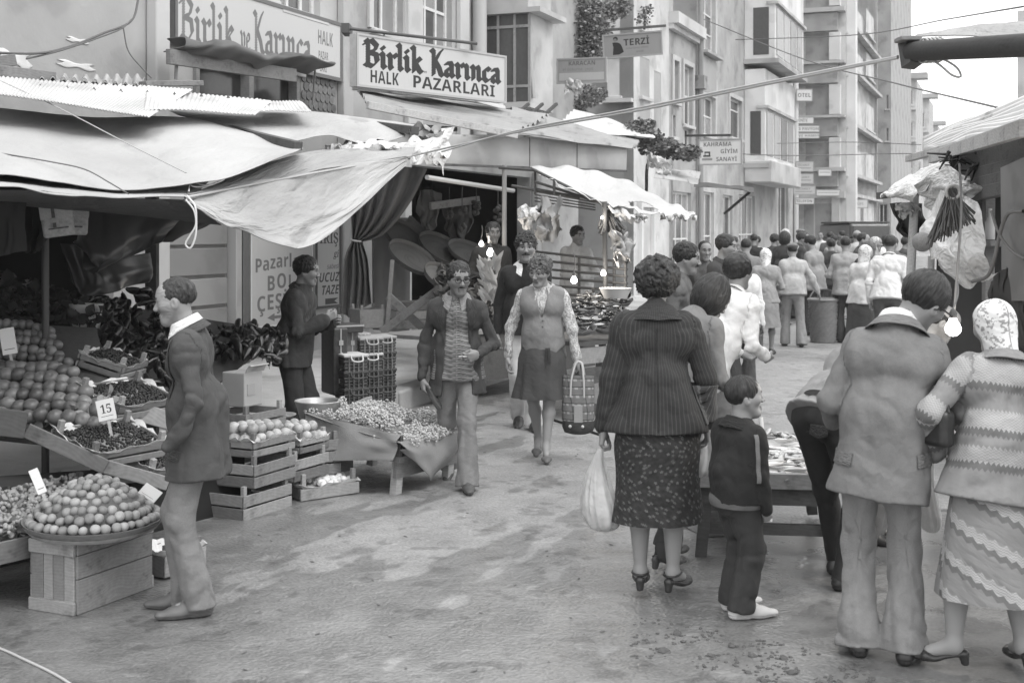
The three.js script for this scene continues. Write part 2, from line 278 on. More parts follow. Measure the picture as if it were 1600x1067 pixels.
// A: plain plaster building at the far left, ground floor open behind the fruit stall
{
  const s0 = 2.5, s1 = sF(258);
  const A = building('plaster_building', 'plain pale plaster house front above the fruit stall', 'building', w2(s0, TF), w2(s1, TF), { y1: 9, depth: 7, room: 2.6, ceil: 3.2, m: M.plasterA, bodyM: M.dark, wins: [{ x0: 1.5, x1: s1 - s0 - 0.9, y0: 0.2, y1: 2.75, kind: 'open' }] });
  part('pilaster', merge([bx(A.toX(226), 0, 0.002, A.toX(248), 9, 0.16, 0.03), bx(A.toX(248) + 0.06, 3.2, 0.002, A.L - 0.02, 9, 0.07)]), M.plasterB, A.b);
  seed(3); for (const [px, py, w, h] of [[20, 92, 0.5, 0.16], [120, 63, 0.35, 0.05], [118, 102, 0.6, 0.07]]) { const x = A.toX(px); part('plaster_patch', sheet((u, v) => V(x + (u - 0.5) * w * (0.8 + 0.2 * Math.sin(v * 7)), A.yPx(px, py) + (v - 0.5) * h * (0.8 + 0.3 * Math.sin(u * 9)), 0.006), 10, 4, 0.008), M.white, A.b); }
}
// B: the shop building with its flat sign
const sB0 = sF(258) + 0.01, sB1 = sF(545);
const shopB = building('shop_building', 'pale shop house with flat name board under its first floor windows', 'building', w2(sB0, TF), w2(sB1, TF), {
  y1: 9, depth: 7, room: 2.4, ceil: 4.25, m: M.plasterB, bodyM: M.dark, wins: [
    { p: [334, -60, 424, -12], nx: 3, g: [M.glassM, M.glassL], fm: M.frameW }, { p: [437, -70, 500, 20], nx: 3, g: [M.glassL, M.glassM], fm: M.frameW },
    { p: [306, 96, 462, 190], kind: 'open' }, { p: [380, 380, 480, 505], y0: 0.22, y1: 2.3, kind: 'open' }] });
{
  const { b, toX, yPx } = shopB;
  part('pilaster', merge([bx(toX(526), 0.2, 0.002, toX(541), 9, 0.12, 0.02)]), M.plasterB, b);
  // dark window band behind the rolled awning
  const x0 = toX(306) - 0.05, x1 = toX(462), y1 = yPx(380, 100), y0 = y1 - 0.95;
  part('window_band', merge([bx(x0, y1 - 0.02, -0.12, x1 + 0.1, y1 + 0.1, 0.1), bx(x0 - 0.02, y0, -0.1, x0 + 0.05, y1 - 0.02, 0.05), bx((x0 + x1) / 2 - 0.05, y0, -0.1, (x0 + x1) / 2 + 0.05, y1 - 0.02, 0.05), bx(x1 - 0.06, y0, -0.1, x1 + 0.02, y1 - 0.02, 0.05)]), M.frameG, b);
  part('glass', bx(x0 + 0.05, y0, -0.09, (x0 + x1) / 2 - 0.05, y1 - 0.02, -0.08), M.glassD, b); part('glass', bx((x0 + x1) / 2 + 0.05, y0, -0.09, x1 - 0.06, y1 - 0.02, -0.08), M.glassD, b);
  // panel of pebbled round tiles at its right
  const hx0 = toX(467), hx1 = toX(523), hy1 = yPx(495, 117), hy0 = hy1 - 0.62, pan = part('tiled_panel', bx(hx0, hy0, 0.002, hx1, hy1, 0.02), mat(0.3, { map: T.dirty }), b);
  seed(9); const hg = new THREE.CylinderGeometry(0.062, 0.068, 0.018, 7); hg.rotateX(Math.PI / 2); const hms = [0.13, 0.17, 0.21].map((v) => mat(v, { map: T.dirty, roughness: 0.5 }));
  for (let j = 0; j < 5; j++) for (let i = 0; i < 8; i++) { const x = hx0 + 0.07 + i * 0.125 + (j % 2) * 0.06, y = hy0 + 0.07 + j * 0.118; if (x > hx1 - 0.06) continue; const m = part('tile', hg, hms[rnd(3) | 0], pan); m.position.set(x, y, 0.028); m.rotation.z = rnd(6); m.scale.setScalar(rnd(0.92, 1.04)); }
  // ground floor: panelled shop wall, post, dark door case
  const p0 = toX(258), p1 = toX(350), bds = []; const pl = part('panelled_wall', bx(p0 - 0.1, 0.2, 0.002, p1, 2.4, 0.02), mat(0.26, { map: T.dirty }), b);
  const bm = [0.24, 0.28, 0.32].map((v) => mat(v, { map: T.plaster, roughness: 0.6 }));
  for (let i = 0; i < 6; i++) part('panel', bx(p0 - 0.08, 0.24 + i * 0.36, 0.022, p1 - 0.02, 0.56 + i * 0.36, 0.06, 0.012), bm[i % 3], pl);
  part('post', bx(toX(352), 0.2, 0.002, toX(361), 2.6, 0.16, 0.02), M.plasterE, b);
  part('door_case', merge([bx(toX(364), 0.2, 0.002, toX(369), 2.5, 0.14), bx(toX(371), 0.2, 0.002, toX(379), 2.5, 0.1)]), M.frameD, b);
}
// C: next house: windows, a glazed bay, the open shops below
const sC1 = sF(868) + 1.5;
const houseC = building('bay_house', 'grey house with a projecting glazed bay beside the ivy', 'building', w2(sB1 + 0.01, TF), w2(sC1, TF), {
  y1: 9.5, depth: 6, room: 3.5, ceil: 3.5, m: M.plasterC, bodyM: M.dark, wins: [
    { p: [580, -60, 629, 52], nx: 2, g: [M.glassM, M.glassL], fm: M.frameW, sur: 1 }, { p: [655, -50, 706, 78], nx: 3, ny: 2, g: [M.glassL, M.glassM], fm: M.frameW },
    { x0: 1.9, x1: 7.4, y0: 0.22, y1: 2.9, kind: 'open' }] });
{
  const { b, toX, L } = houseC;
  const dp = V(toX(738), 0.2, 0.14); part('drainpipe', rod(V(dp.x, 3.2, dp.z), V(dp.x, 9.3, dp.z), 0.13, 0.13, 12), M.plasterB, b);
  part('pilaster', merge([bx(toX(630), 3.4, 0.002, toX(653), 9.4, 0.1, 0.02), bx(toX(712), 3.4, 0.002, toX(726), 9.4, 0.1, 0.02)]), M.trim, b);
  const x0 = toX(752), w = 1.2, z1 = 0.95, y0 = 4.1, y1 = 5.72;
  const bay = part('bay', bx(x0, y1 + 0.092, 0.002, x0 + w, 8.8, z1 - 0.05), M.plasterF, b); part('bay_floor', bx(x0, y0 - 0.06, 0.002, x0 + w, y0 + 0.04, z1), M.plasterF, bay); part('bay_eave', bx(x0 - 0.1, y1, 0.002, x0 + w + 0.12, y1 + 0.09, z1 + 0.22), M.plasterF, bay);
  for (const z of [[z1 - 0.05, z1]]) part('bay_front', merge([bx(x0 + 0.03, y0 + 0.042, z[0], x0 + w * 0.5 - 0.01, y1 - 0.003, z[1]), bx(x0 + w * 0.5 + 0.01, y0 + 0.042, z[0], x0 + w, y1 - 0.003, z[1] - 0.01)]), mat(0.5, { map: T.dirty, roughness: 0.6 }), bay);
  part('bay_frame', merge([0, 0.3, 0.62, 0.9].map((z) => bx(x0, y0 + 0.042, z, x0 + 0.045, y1 - 0.003, z + 0.045)).concat([bx(x0 - 0.002, y0 + 0.3, 0.047, x0 + 0.04, y0 + 0.35, 0.9), bx(x0 - 0.002, y1 - 0.25, 0.047, x0 + 0.04, y1 - 0.2, 0.9)])), M.frameG, bay);
  part('pane', bx(x0 + 0.02, y0 + 0.05, 0.03, x0 + 0.026, y1 - 0.01, 0.93), M.glassM, bay);
  for (let i = 0; i < 4; i++) part('curtain', sheet((u, v) => V(x0 + 0.06 + 0.02 * Math.sin(u * 14), y0 + 0.1 + v * 1.4, 0.08 + i * 0.22 + u * 0.16 + (1 - v) * 0.12 * (i % 2)), 12, 6, 0.006), mat(0.3 + 0.12 * (i % 2), { map: T.cloth }), bay);
  // counters and trestles inside the dark shop are things of their own (see the stalls); a few shelves belong to the house
  part('back_shelf', merge([0.9, 1.4, 1.9].map((y) => bx(2.2, y, -3.3, 7.2, y + 0.05, -2.8))), M.woodD, b);
  part('front_post', merge([bx(7.5, 0.2, 0.01, 7.72, 3, 0.12), bx(1.62, 0.2, 0.01, 1.85, 3, 0.1)]), M.plasterF, b);
}
// D: house standing beyond the ivy; its flank faces us
const sD0 = sF(990), tDback = 12.5;
{
  const f = building('ivy_side_house', 'grey house flank with dark windows behind the tailor sign', 'building', w2(sD0, tDback), w2(sD0, TF), { y1: 14, depth: 4, m: M.plasterE, wins: [{ p: [948, 26, 969, 55], nx: 2, g: [M.glassD], fm: M.frameD }, { p: [949, 92, 968, 150], nx: 1, g: [M.glassD], fm: M.frameD, sill: 1 }, { p: [905, 92, 925, 150], nx: 1, g: [M.glassD], fm: M.frameD }] });
  part('ledge', bx(f.toX(945), f.yPx(958, 161), 0.002, f.L, f.yPx(958, 155), 0.22), M.trim, f.b);
  const g = building('pale_house', 'pale narrow house front with tall slit windows', 'building', w2(sD0, TF - 0.01), w2(sF(1045), TF - 0.01), { y1: 9.6, depth: 3, m: M.plasterD, wins: [{ p: [999, 34, 1014, 46], nx: 1, g: [M.glassD], fm: M.frameD }, { p: [1000, 90, 1015, 152], nx: 1, g: [M.glassM] }, { p: [1022, 112, 1033, 205], nx: 1, ny: 2, g: [M.glassM, M.glassD] }, { p: [1000, 165, 1016, 200], nx: 1, g: [M.glassL] }] });
  part('cornice', merge([bx(-0.1, 9.3, 0.002, g.L, 9.62, 0.35), bx(-0.05, 9.1, 0.002, g.L, 9.3, 0.18)]), M.plasterB, g.b);
  part('doorway', merge([bx(0.4, 0.2, 0.002, 0.55, 2.6, 0.1), bx(1.6, 0.2, 0.002, 1.75, 2.6, 0.1), bx(0.552, 2.45, 0.002, 1.598, 2.6, 0.1)]), M.white, g.b);
}
// E..H
{
  const e = building('low_grey_house', 'low grey house with sloping cornice left of the drainpipe', 'building', w2(sF(1045) + 0.01, TF), w2(sF(1089), TF), { y1: 7.9, depth: 6, m: M.plasterC, wins: [{ p: [1052, 95, 1060, 160], nx: 1, g: [M.glassM], sur: 1 }, { p: [1068, 103, 1082, 196], nx: 2, ny: 2, g: [M.glassL, M.glassM], sur: 1 }, { p: [1050, 180, 1056, 214], nx: 1, g: [M.glassM] }, { p: [1069, 199, 1081, 240], nx: 2, g: [M.glassM] }, { p: [1052, 300, 1080, 380], y0: 0.25, nx: 3, ny: 2, g: [M.glassM, M.glassL], sill: 0 }] });
  part('cornice', merge([bx(-0.05, 7.6, 0.002, e.L, 7.92, 0.3), bx(-0.02, 7.45, 0.002, e.L, 7.598, 0.15)]), M.trim, e.b);
  part('drainpipe', merge([rod(V(e.L - 0.1, 0.3, 0.14), V(e.L - 0.1, 12, 0.14), 0.09, 0.09, 10), bx(e.L - 0.3, 6.1, 0.02, e.L + 0.12, 6.5, 0.3)]), M.pipe, e.b);
  const f = building('arched_window_house', 'tall grey house with stacked arched windows right of the drainpipe', 'building', w2(sF(1090), TF), w2(sF(1122), TF), { y1: 15, depth: 6, m: M.plasterF, wins: [{ p: [1096, -40, 1117, 82], nx: 2, ny: 4, g: [M.glassM, M.glassL], sur: 1 }, { p: [1096, 150, 1117, 212], nx: 2, ny: 2, g: [M.glassM, M.glassL], sur: 1 }, { p: [1096, 300, 1116, 370], y0: 0.3, nx: 2, ny: 2, g: [M.glassM], sill: 0 }] });
  part('window_panel', merge([bx(f.toX(1096), f.yPx(1106, 146), 0.002, f.toX(1117), f.yPx(1106, 92), 0.06), bx(f.toX(1094), f.yPx(1106, 88), 0.002, f.toX(1119), f.yPx(1106, 84), 0.25)]), M.plasterE, f.b);
  const e2 = building('dark_flank_house', 'dark grey flank wall rising above the low grey house', 'building', w2(sF(1090) - 0.02, TF + 4), w2(sF(1090) - 0.02, TF + 0.03), { y0: 7.5, y1: 15, depth: 0.5, m: M.plasterHaze });
  const g = building('bay_window_house', 'pale house with white stacked bay windows behind the clothing sign', 'building', w2(sF(1122) + 0.01, TF), w2(sF(1214), TF), { y1: 18, depth: 6, m: M.plasterC, wins: [{ p: [1140, 155, 1159, 216], nx: 1, transom: 0.72, g: [M.glassD, M.glassM], sur: 1 }, { p: [1130, 305, 1145, 372], y0: 0.3, nx: 1, g: [M.glassD], sill: 0 }, { p: [1155, 305, 1180, 372], y0: 0.3, nx: 3, ny: 2, g: [M.glassM, M.glassL], sill: 0 }] });
  const gx0 = g.toX(1163), gx1 = g.L - 0.2, bayG = (y0, y1, z, mm) => {
    const q = part('bay', merge([bx(gx0, y0, 0.002, gx1, y1, z, 0.03)]), mm, g.b); return q;
  };
  const yb = (py) => yAt(py, g.dAt(g.toX(1190)));
  for (const [a, c, z, w0, w1] of [[110, -90, 1.1, 35, 104], [262, 124, 0.75, 186, 250]]) {
    const q = bayG(yb(a), yb(c), z, M.white), wy0 = yb(w1), wy1 = yb(w0);
    part('ledge', bx(gx0 - 0.1, yb(a) - 0.16, 0.002, gx1 + 0.1, yb(a) - 0.002, z + 0.14), M.plasterE, q); part('ledge', bx(gx0 - 0.06, wy1 + 0.1, z - 0.3, gx1 + 0.06, wy1 + 0.2, z + 0.12), M.plasterF, q);
    for (let i = 0; i < 4; i++) { const x = gx0 + 0.25 + i * (gx1 - gx0 - 0.4) / 4; part('pane', bx(x, wy0, z + 0.003, x + (gx1 - gx0 - 0.4) / 4 - 0.25, wy1, z + 0.02), [M.glassM, M.glassL][i % 2], q); }
    part('pane', bx(gx0 - 0.012, wy0, z * 0.3, gx0 - 0.003, wy1, z * 0.8), M.glassM, q);
  }
  part('balcony', bx(gx0 - 0.05, yb(290), 0.002, gx1 + 0.05, yb(258), 1.0, 0.05), M.plasterG, g.b);
  const h = building('tall_grey_house', 'tall narrow grey house between the bay windows and the hotel', 'building', w2(sF(1214) + 0.01, TF), w2(sF(1246), TF), { y1: 18, depth: 6, m: M.plasterF, wins: [{ p: [1217, 14, 1230, 70], nx: 2, ny: 2, g: [M.glassL, M.glassM], sur: 1 }, { p: [1217, 146, 1230, 200], nx: 2, ny: 2, g: [M.glassM, M.glassL], sur: 1 }, { p: [1217, 290, 1232, 380], y0: 0.3, nx: 2, g: [M.glassD], sill: 0 }] });
  part('window_panel', merge([bx(h.toX(1217), h.yPx(1224, 140), 0.002, h.toX(1230), h.yPx(1224, 80), 0.08), bx(h.toX(1216), h.yPx(1224, 76), 0.002, h.toX(1231), h.yPx(1224, 71), 0.25), bx(h.toX(1216), h.yPx(1224, 206), 0.002, h.toX(1231), h.yPx(1224, 201), 0.25)]), M.plasterE, h.b);
  part('drainpipe', rod(V(h.toX(1240), 0.2, 0.12), V(h.toX(1240), 17.5, 0.12), 0.11, 0.11, 8), M.white, h.b);
}
// I: the hotel block, its banded front faces us
const sI = sF(1246) + 0.4, tI = 6.95;
{
  const A = w2(sI, TF + 0.2), B = w2(sI, tI);
  const wins = []; const rows = [[-28, 12], [52, 97], [134, 180], [217, 262]];
  for (const [a, c] of rows) wins.push({ p: [1259, a, 1297, c], nx: 2, g: [M.glassM, M.glassD], fm: M.frameW, sill: 0, f: 0.09 });
  wins.push({ p: [1256, 318, 1272, 420], y0: 0.1, nx: 1, g: [M.glassD], sill: 0 }, { p: [1274, 318, 1300, 420], y0: 0.1, nx: 2, g: [M.glassM], sill: 0 });
  const i = building('hotel_block', 'banded grey and white hotel front facing down the street', 'building', A, B, { y1: 20, depth: 14, m: M.plasterD, wins });
  const y = (py) => i.yPx(1285, py);
  for (const [a, c] of [[22, 50], [100, 131], [184, 214], [267, 292]]) part('spandrel', bx(i.toX(1246), y(c), 0.003, i.toX(1311), y(a), 0.35), M.plasterHaze, i.b);
  for (const [a, c] of [[12, -40], [96, 53], [180, 134], [262, 216]]) part('white_panel', bx(i.toX(1298), y(a), 0.003, i.toX(1315), y(c), 0.42), M.white, i.b);
  for (const [a, c] of [[14, 21], [97, 101], [181, 185], [262, 268], [300, 310]]) part('floor_band', bx(i.toX(1246), y(c), 0.003, i.L, y(a), 0.5), M.plasterG, i.b);
  part('shop_pillar', merge([bx(i.toX(1302), 0, 0.003, i.toX(1314), y(308), 0.4)]), M.plasterG, i.b);
}
// J, K: bay-windowed block and the tall dark block
const sJ1 = onT(1371, tI);
{
  const wins = []; for (const [a, c] of [[18, 54], [85, 120], [162, 200], [238, 275]]) wins.push({ p: [1323, a, 1331, c], nx: 1, ny: 2, g: [M.glassM], sur: 0 }, { p: [1334, a, 1349, c], nx: 2, g: [M.glassL, M.glassM] }, { p: [1354, a + 3, 1366, c + 4], nx: 2, g: [M.glassM, M.glassL] });
  wins.push({ p: [1325, 318, 1345, 395], y0: 0.2, nx: 2, g: [M.glassD, M.glassM], sill: 0 }, { p: [1350, 318, 1366, 395], y0: 0.2, nx: 2, g: [M.glassM], sill: 0 });
  const j = building('apartment_block', 'grey apartment block with grouped windows right of the hotel', 'building', w2(sI + 0.02, tI), w2(sJ1, tI), { y1: 24, depth: 10, m: M.plasterC, wins });
  for (const py of [60, 125, 205, 280, 310]) part('ledge', bx(0.1, j.yPx(1340, py), 0.003, j.L - 0.1, j.yPx(1340, py - 5), 0.3), M.plasterF, j.b);
  part('party_pilaster', bx(0.05, 0, 0.004, 0.75, 23.5, 0.4), M.white, j.b);
}
{
  const sK = sJ1 + 0.3, tK = (sK * (SU.x - 0.2965 * -SU.z)) / (-SN.x + 0.2965 * -SN.z);
  const k = building('tall_dark_block', 'tall dark windowless tower block against the sky', 'building', w2(sK, tI + 0.4), w2(sK, tK), { y1: 32, depth: 14, m: M.plasterHaze, wins: [{ p: [1386, 148, 1389, 170], nx: 1, g: [M.glassL] }, { p: [1386, 200, 1389, 220], nx: 1, g: [M.glassL] }, { p: [1374, 318, 1388, 400], y0: 0.2, nx: 2, g: [M.glassD], sill: 0 }] });
  const at = (px, s) => { const q = (px - 800) / FPX; return s * (SU.x - q * -SU.z) / (-SN.x + q * -SN.z); };
  const far = (name, label, px0, px1, s, top, m, rows, cols) => {
    const A = w2(s, at(px0, s)), B = w2(s, at(px1, s)), d = -(A.z + B.z) / 2, y1 = yAt(top, d), wins = [];
    for (const py of rows) for (const [a, c] of cols) wins.push({ p: [a, py, c, py + 24], nx: 2, g: [M.glassM, M.glassL], f: 0.08 });
    const q = building(name, label, 'building', A, B, { y1, depth: 8, m, wins }); part('eave', bx(-0.2, y1 + 0.003, -1, q.L + 0.9, y1 + 0.45, 0.6), M.plasterE, q.b);
    for (const py of rows) part('ledge', bx(0, q.yPx((px0 + px1) / 2, py + 32), 0.003, q.L, q.yPx((px0 + px1) / 2, py + 29), 0.4), M.plasterF, q.b);
  };
  far('grey_side_block', 'lower dark block with faded notice beside the tower', 1389, 1408, 88, 86, M.plasterHaze, [205, 260], [[1396, 1404]]);
  far('cornice_block', 'pale block with overhanging cornice beyond the tower', 1406, 1432, 108, 124, M.plasterF, [140, 190, 240, 290], [[1413, 1428]]);
  far('stepped_block', 'small hazy block with stepped roofline at the street end', 1428, 1452, 140, 154, M.plasterF, [175, 215, 260], [[1434, 1446]]);
  far('last_block', 'last hazy low block at the end of the row', 1448, 1466, 160, 196, M.plasterF, [215, 250], [[1452, 1462]]);
  const r = building('right_block', 'pale hazy block rising over the right hand corrugated roof', 'building', V(17.4, 0, -44), V(24, 0, -40), { y1: 9.4, depth: 6, m: M.plasterG, wins: [{ x0: 1, x1: 2.2, y0: 5.6, y1: 7.4, nx: 2 }, { x0: 3.4, x1: 4.6, y0: 5.6, y1: 7.4, nx: 2 }] });
  part('cornice', bx(-0.3, 8.4, 0.003, r.L, 8.75, 0.5), M.plasterG, r.b);
}
// ---------- distance fields and their surfaces ----------
const cone = (a, b, ra, rb, o = {}) => { // tapered capsule, optionally flattened along o.w by o.k
  let bx_ = b.x - a.x, by = b.y - a.y, bz = b.z - a.z; const w = o.w, k = o.k || 1, q = k - 1; let wx = 0, wy = 0, wz = 0;
  if (w) { wx = w.x; wy = w.y; wz = w.z; const d = (bx_ * wx + by * wy + bz * wz) * q; bx_ += wx * d; by += wy * d; bz += wz * d; }
  const l2 = bx_ * bx_ + by * by + bz * bz + 1e-12, inv = 1 / Math.sqrt(k), ax = a.x, ay = a.y, az = a.z;
  const f = (x, y, z) => {
    x -= ax; y -= ay; z -= az; if (w) { const d = (x * wx + y * wy + z * wz) * q; x += wx * d; y += wy * d; z += wz * d; }
    let t = (x * bx_ + y * by + z * bz) / l2; t = t < 0 ? 0 : t > 1 ? 1 : t; x -= bx_ * t; y -= by * t; z -= bz * t;
    return (Math.sqrt(x * x + y * y + z * z) - (ra + (rb - ra) * t)) * inv;
  };
  f.a = a; f.b = b; f.c = a.clone().lerp(b, 0.5); f.R = a.distanceTo(b) / 2 + Math.max(ra, rb); f.limb = o.limb; f.r = (ra + rb) / 2; f.s = o.s; return f;
};
const ell = (c, rx, ry, rz, o = {}) => { const m = Math.min(rx, ry, rz); const cx = c.x, cy = c.y, cz = c.z; const f = (x, y, z) => { x = (x - cx) / rx; y = (y - cy) / ry; z = (z - cz) / rz; const l = Math.sqrt(x * x + y * y + z * z), g = Math.sqrt(x * x / (rx * rx) + y * y / (ry * ry) + z * z / (rz * rz)); return g > 1e-9 ? l * (l - 1) / g : -m; }; f.c = c; f.R = Math.max(rx, ry, rz); f.a = c; f.b = c; f.limb = o.limb; f.s = o.s; return f; };
const smin = (a, b, k) => { const h = Math.max(k - Math.abs(a - b), 0) / k; return Math.min(a, b) - h * h * k * 0.25; };
const smax = (a, b, k) => -smin(-a, -b, k);
const blend = (list, k = 0.04) => {
  const n = list.length, F = (x, y, z) => {
    let d = 1e3; for (let i = 0; i < n; i++) { const f = list[i]; const dx = x - f.c.x, dy = y - f.c.y, dz = z - f.c.z, lb = Math.sqrt(dx * dx + dy * dy + dz * dz) - f.R; const kk = f.s ?? k; if (lb * 0.62 > d + kk) continue; d = smin(d, f(x, y, z), kk); }
    return d;
  }; F.list = list; return F;
};
function bounds(list, pad) { const a = V(1e3, 1e3, 1e3), b = V(-1e3, -1e3, -1e3); for (const f of list) { a.min(V(f.c.x - f.R, f.c.y - f.R, f.c.z - f.R)); b.max(V(f.c.x + f.R, f.c.y + f.R, f.c.z + f.R)); } return [a.subScalar(pad), b.addScalar(pad)]; }
// surface nets
function skin3(F, lo, hi, h, normals = true) {
  const nx = Math.ceil((hi.x - lo.x) / h) + 2, ny = Math.ceil((hi.y - lo.y) / h) + 2, nz = Math.ceil((hi.z - lo.z) / h) + 2, B = 4, D = new Float32Array(nx * ny * nz), sx = 1, sy = nx, sz = nx * ny;
  for (let K = 0; K < nz; K += B) for (let J = 0; J < ny; J += B) for (let I = 0; I < nx; I += B) {
    const c = F(lo.x + (I + 1.5) * h, lo.y + (J + 1.5) * h, lo.z + (K + 1.5) * h), far = Math.abs(c) > h * 6.2;
    for (let k = K; k < Math.min(K + B, nz); k++) for (let j = J; j < Math.min(J + B, ny); j++) for (let i = I; i < Math.min(I + B, nx); i++) D[i + j * sy + k * sz] = far ? c : F(lo.x + i * h, lo.y + j * h, lo.z + k * h);
  }
  const id = new Int32Array(nx * ny * nz).fill(-1), pos = [], ix = []; const cs = [0, 1, sy, sy + 1, sz, sz + 1, sz + sy, sz + sy + 1], ed = [[0, 1], [2, 3], [4, 5], [6, 7], [0, 2], [1, 3], [4, 6], [5, 7], [0, 4], [1, 5], [2, 6], [3, 7]];
  for (let k = 0; k < nz - 1; k++) for (let j = 0; j < ny - 1; j++) for (let i = 0; i < nx - 1; i++) {
    const o = i + j * sy + k * sz; let m = 0; for (let c = 0; c < 8; c++) if (D[o + cs[c]] < 0) m |= 1 << c; if (m === 0 || m === 255) continue;
    let x = 0, y = 0, z = 0, n = 0; for (const [a, b] of ed) { if (((m >> a) & 1) === ((m >> b) & 1)) continue; const da = D[o + cs[a]], db = D[o + cs[b]], t = da / (da - db); x += (a & 1) + ((b & 1) - (a & 1)) * t; y += ((a >> 1) & 1) + (((b >> 1) & 1) - ((a >> 1) & 1)) * t; z += (a >> 2) + ((b >> 2) - (a >> 2)) * t; n++; }
    id[o] = pos.length / 3; pos.push(lo.x + (i + x / n) * h, lo.y + (j + y / n) * h, lo.z + (k + z / n) * h);
  }
  const quad_ = (a, b, c, d, flip) => { if (a < 0 || b < 0 || c < 0 || d < 0) return; flip ? ix.push(a, c, b, a, d, c) : ix.push(a, b, c, a, c, d); };
  for (let k = 1; k < nz - 1; k++) for (let j = 1; j < ny - 1; j++) for (let i = 1; i < nx - 1; i++) {
    const o = i + j * sy + k * sz, s = D[o] < 0;
    if (s !== D[o + sx] < 0) quad_(id[o - sy - sz], id[o - sz], id[o], id[o - sy], !s);
    if (s !== D[o + sy] < 0) quad_(id[o - sx - sz], id[o - sx], id[o], id[o - sz], !s);
    if (s !== D[o + sz] < 0) quad_(id[o - sx - sy], id[o - sy], id[o], id[o - sx], !s);
  }
  const g = new THREE.BufferGeometry(); g.setAttribute('position', new THREE.Float32BufferAttribute(pos, 3)); g.setIndex(ix);
  if (normals) { const nn = new Float32Array(pos.length), e = h * 0.7; for (let q = 0; q < pos.length; q += 3) { const x = pos[q], y = pos[q + 1], z = pos[q + 2]; let a = F(x + e, y, z) - F(x - e, y, z), b = F(x, y + e, z) - F(x, y - e, z), c = F(x, y, z + e) - F(x, y, z - e); const l = Math.hypot(a, b, c) || 1; nn[q] = a / l; nn[q + 1] = b / l; nn[q + 2] = c / l; } g.setAttribute('normal', new THREE.BufferAttribute(nn, 3)); } else g.computeVertexNormals();
  g.setAttribute('uv', new THREE.BufferAttribute(new Float32Array(pos.length / 3 * 2), 2)); return g;
}
// uv in metres round the nearest limb; limbs = {name: {a, b, ref, r, v0}}
function limbUV(g, list, limbs) {
  const p = g.attributes.position, n = p.count, uv = new Float32Array(n * 2), lim = new Array(n);
  const keys = Object.keys(limbs); for (const k of keys) { const L = limbs[k]; L.ax = L.b.clone().sub(L.a).normalize(); L.e1 = L.ref.clone().addScaledVector(L.ax, -L.ref.dot(L.ax)).normalize(); L.e2 = L.ax.clone().cross(L.e1); L.per = 2 * Math.PI * L.r; }
  for (let i = 0; i < n; i++) {
    const x = p.getX(i), y = p.getY(i), z = p.getZ(i); let best = 1e9, bl = keys[0]; for (const f of list) { if (!f.limb) continue; const d = f(x, y, z); if (d < best) { best = d; bl = f.limb; } }
    const L = limbs[bl], q = V(x - L.a.x, y - L.a.y, z - L.a.z); lim[i] = bl; uv[i * 2] = Math.atan2(q.dot(L.e2), q.dot(L.e1)) * L.r + (L.u0 || 0); uv[i * 2 + 1] = q.dot(L.ax) + (L.v0 || 0);
  }
  g.setAttribute('uv', new THREE.BufferAttribute(uv, 2)); const ng = g.toNonIndexed(), u = ng.attributes.uv, idx = g.index.array;
  for (let t = 0; t < idx.length; t += 3) { const L = limbs[lim[idx[t]]], per = L.per; let mx = -1e9; for (let j = 0; j < 3; j++) mx = Math.max(mx, u.getX(t + j)); for (let j = 0; j < 3; j++) if (mx - u.getX(t + j) > per / 2) u.setX(t + j, u.getX(t + j) + per); }
  return ng;
}
const paint = (g, f) => { const p = g.attributes.position, c = new Float32Array(p.count * 3); for (let i = 0; i < p.count; i++) { const v = f(p.getX(i), p.getY(i), p.getZ(i)); c[i * 3] = c[i * 3 + 1] = c[i * 3 + 2] = v; } g.setAttribute('color', new THREE.BufferAttribute(c, 3)); return g; };
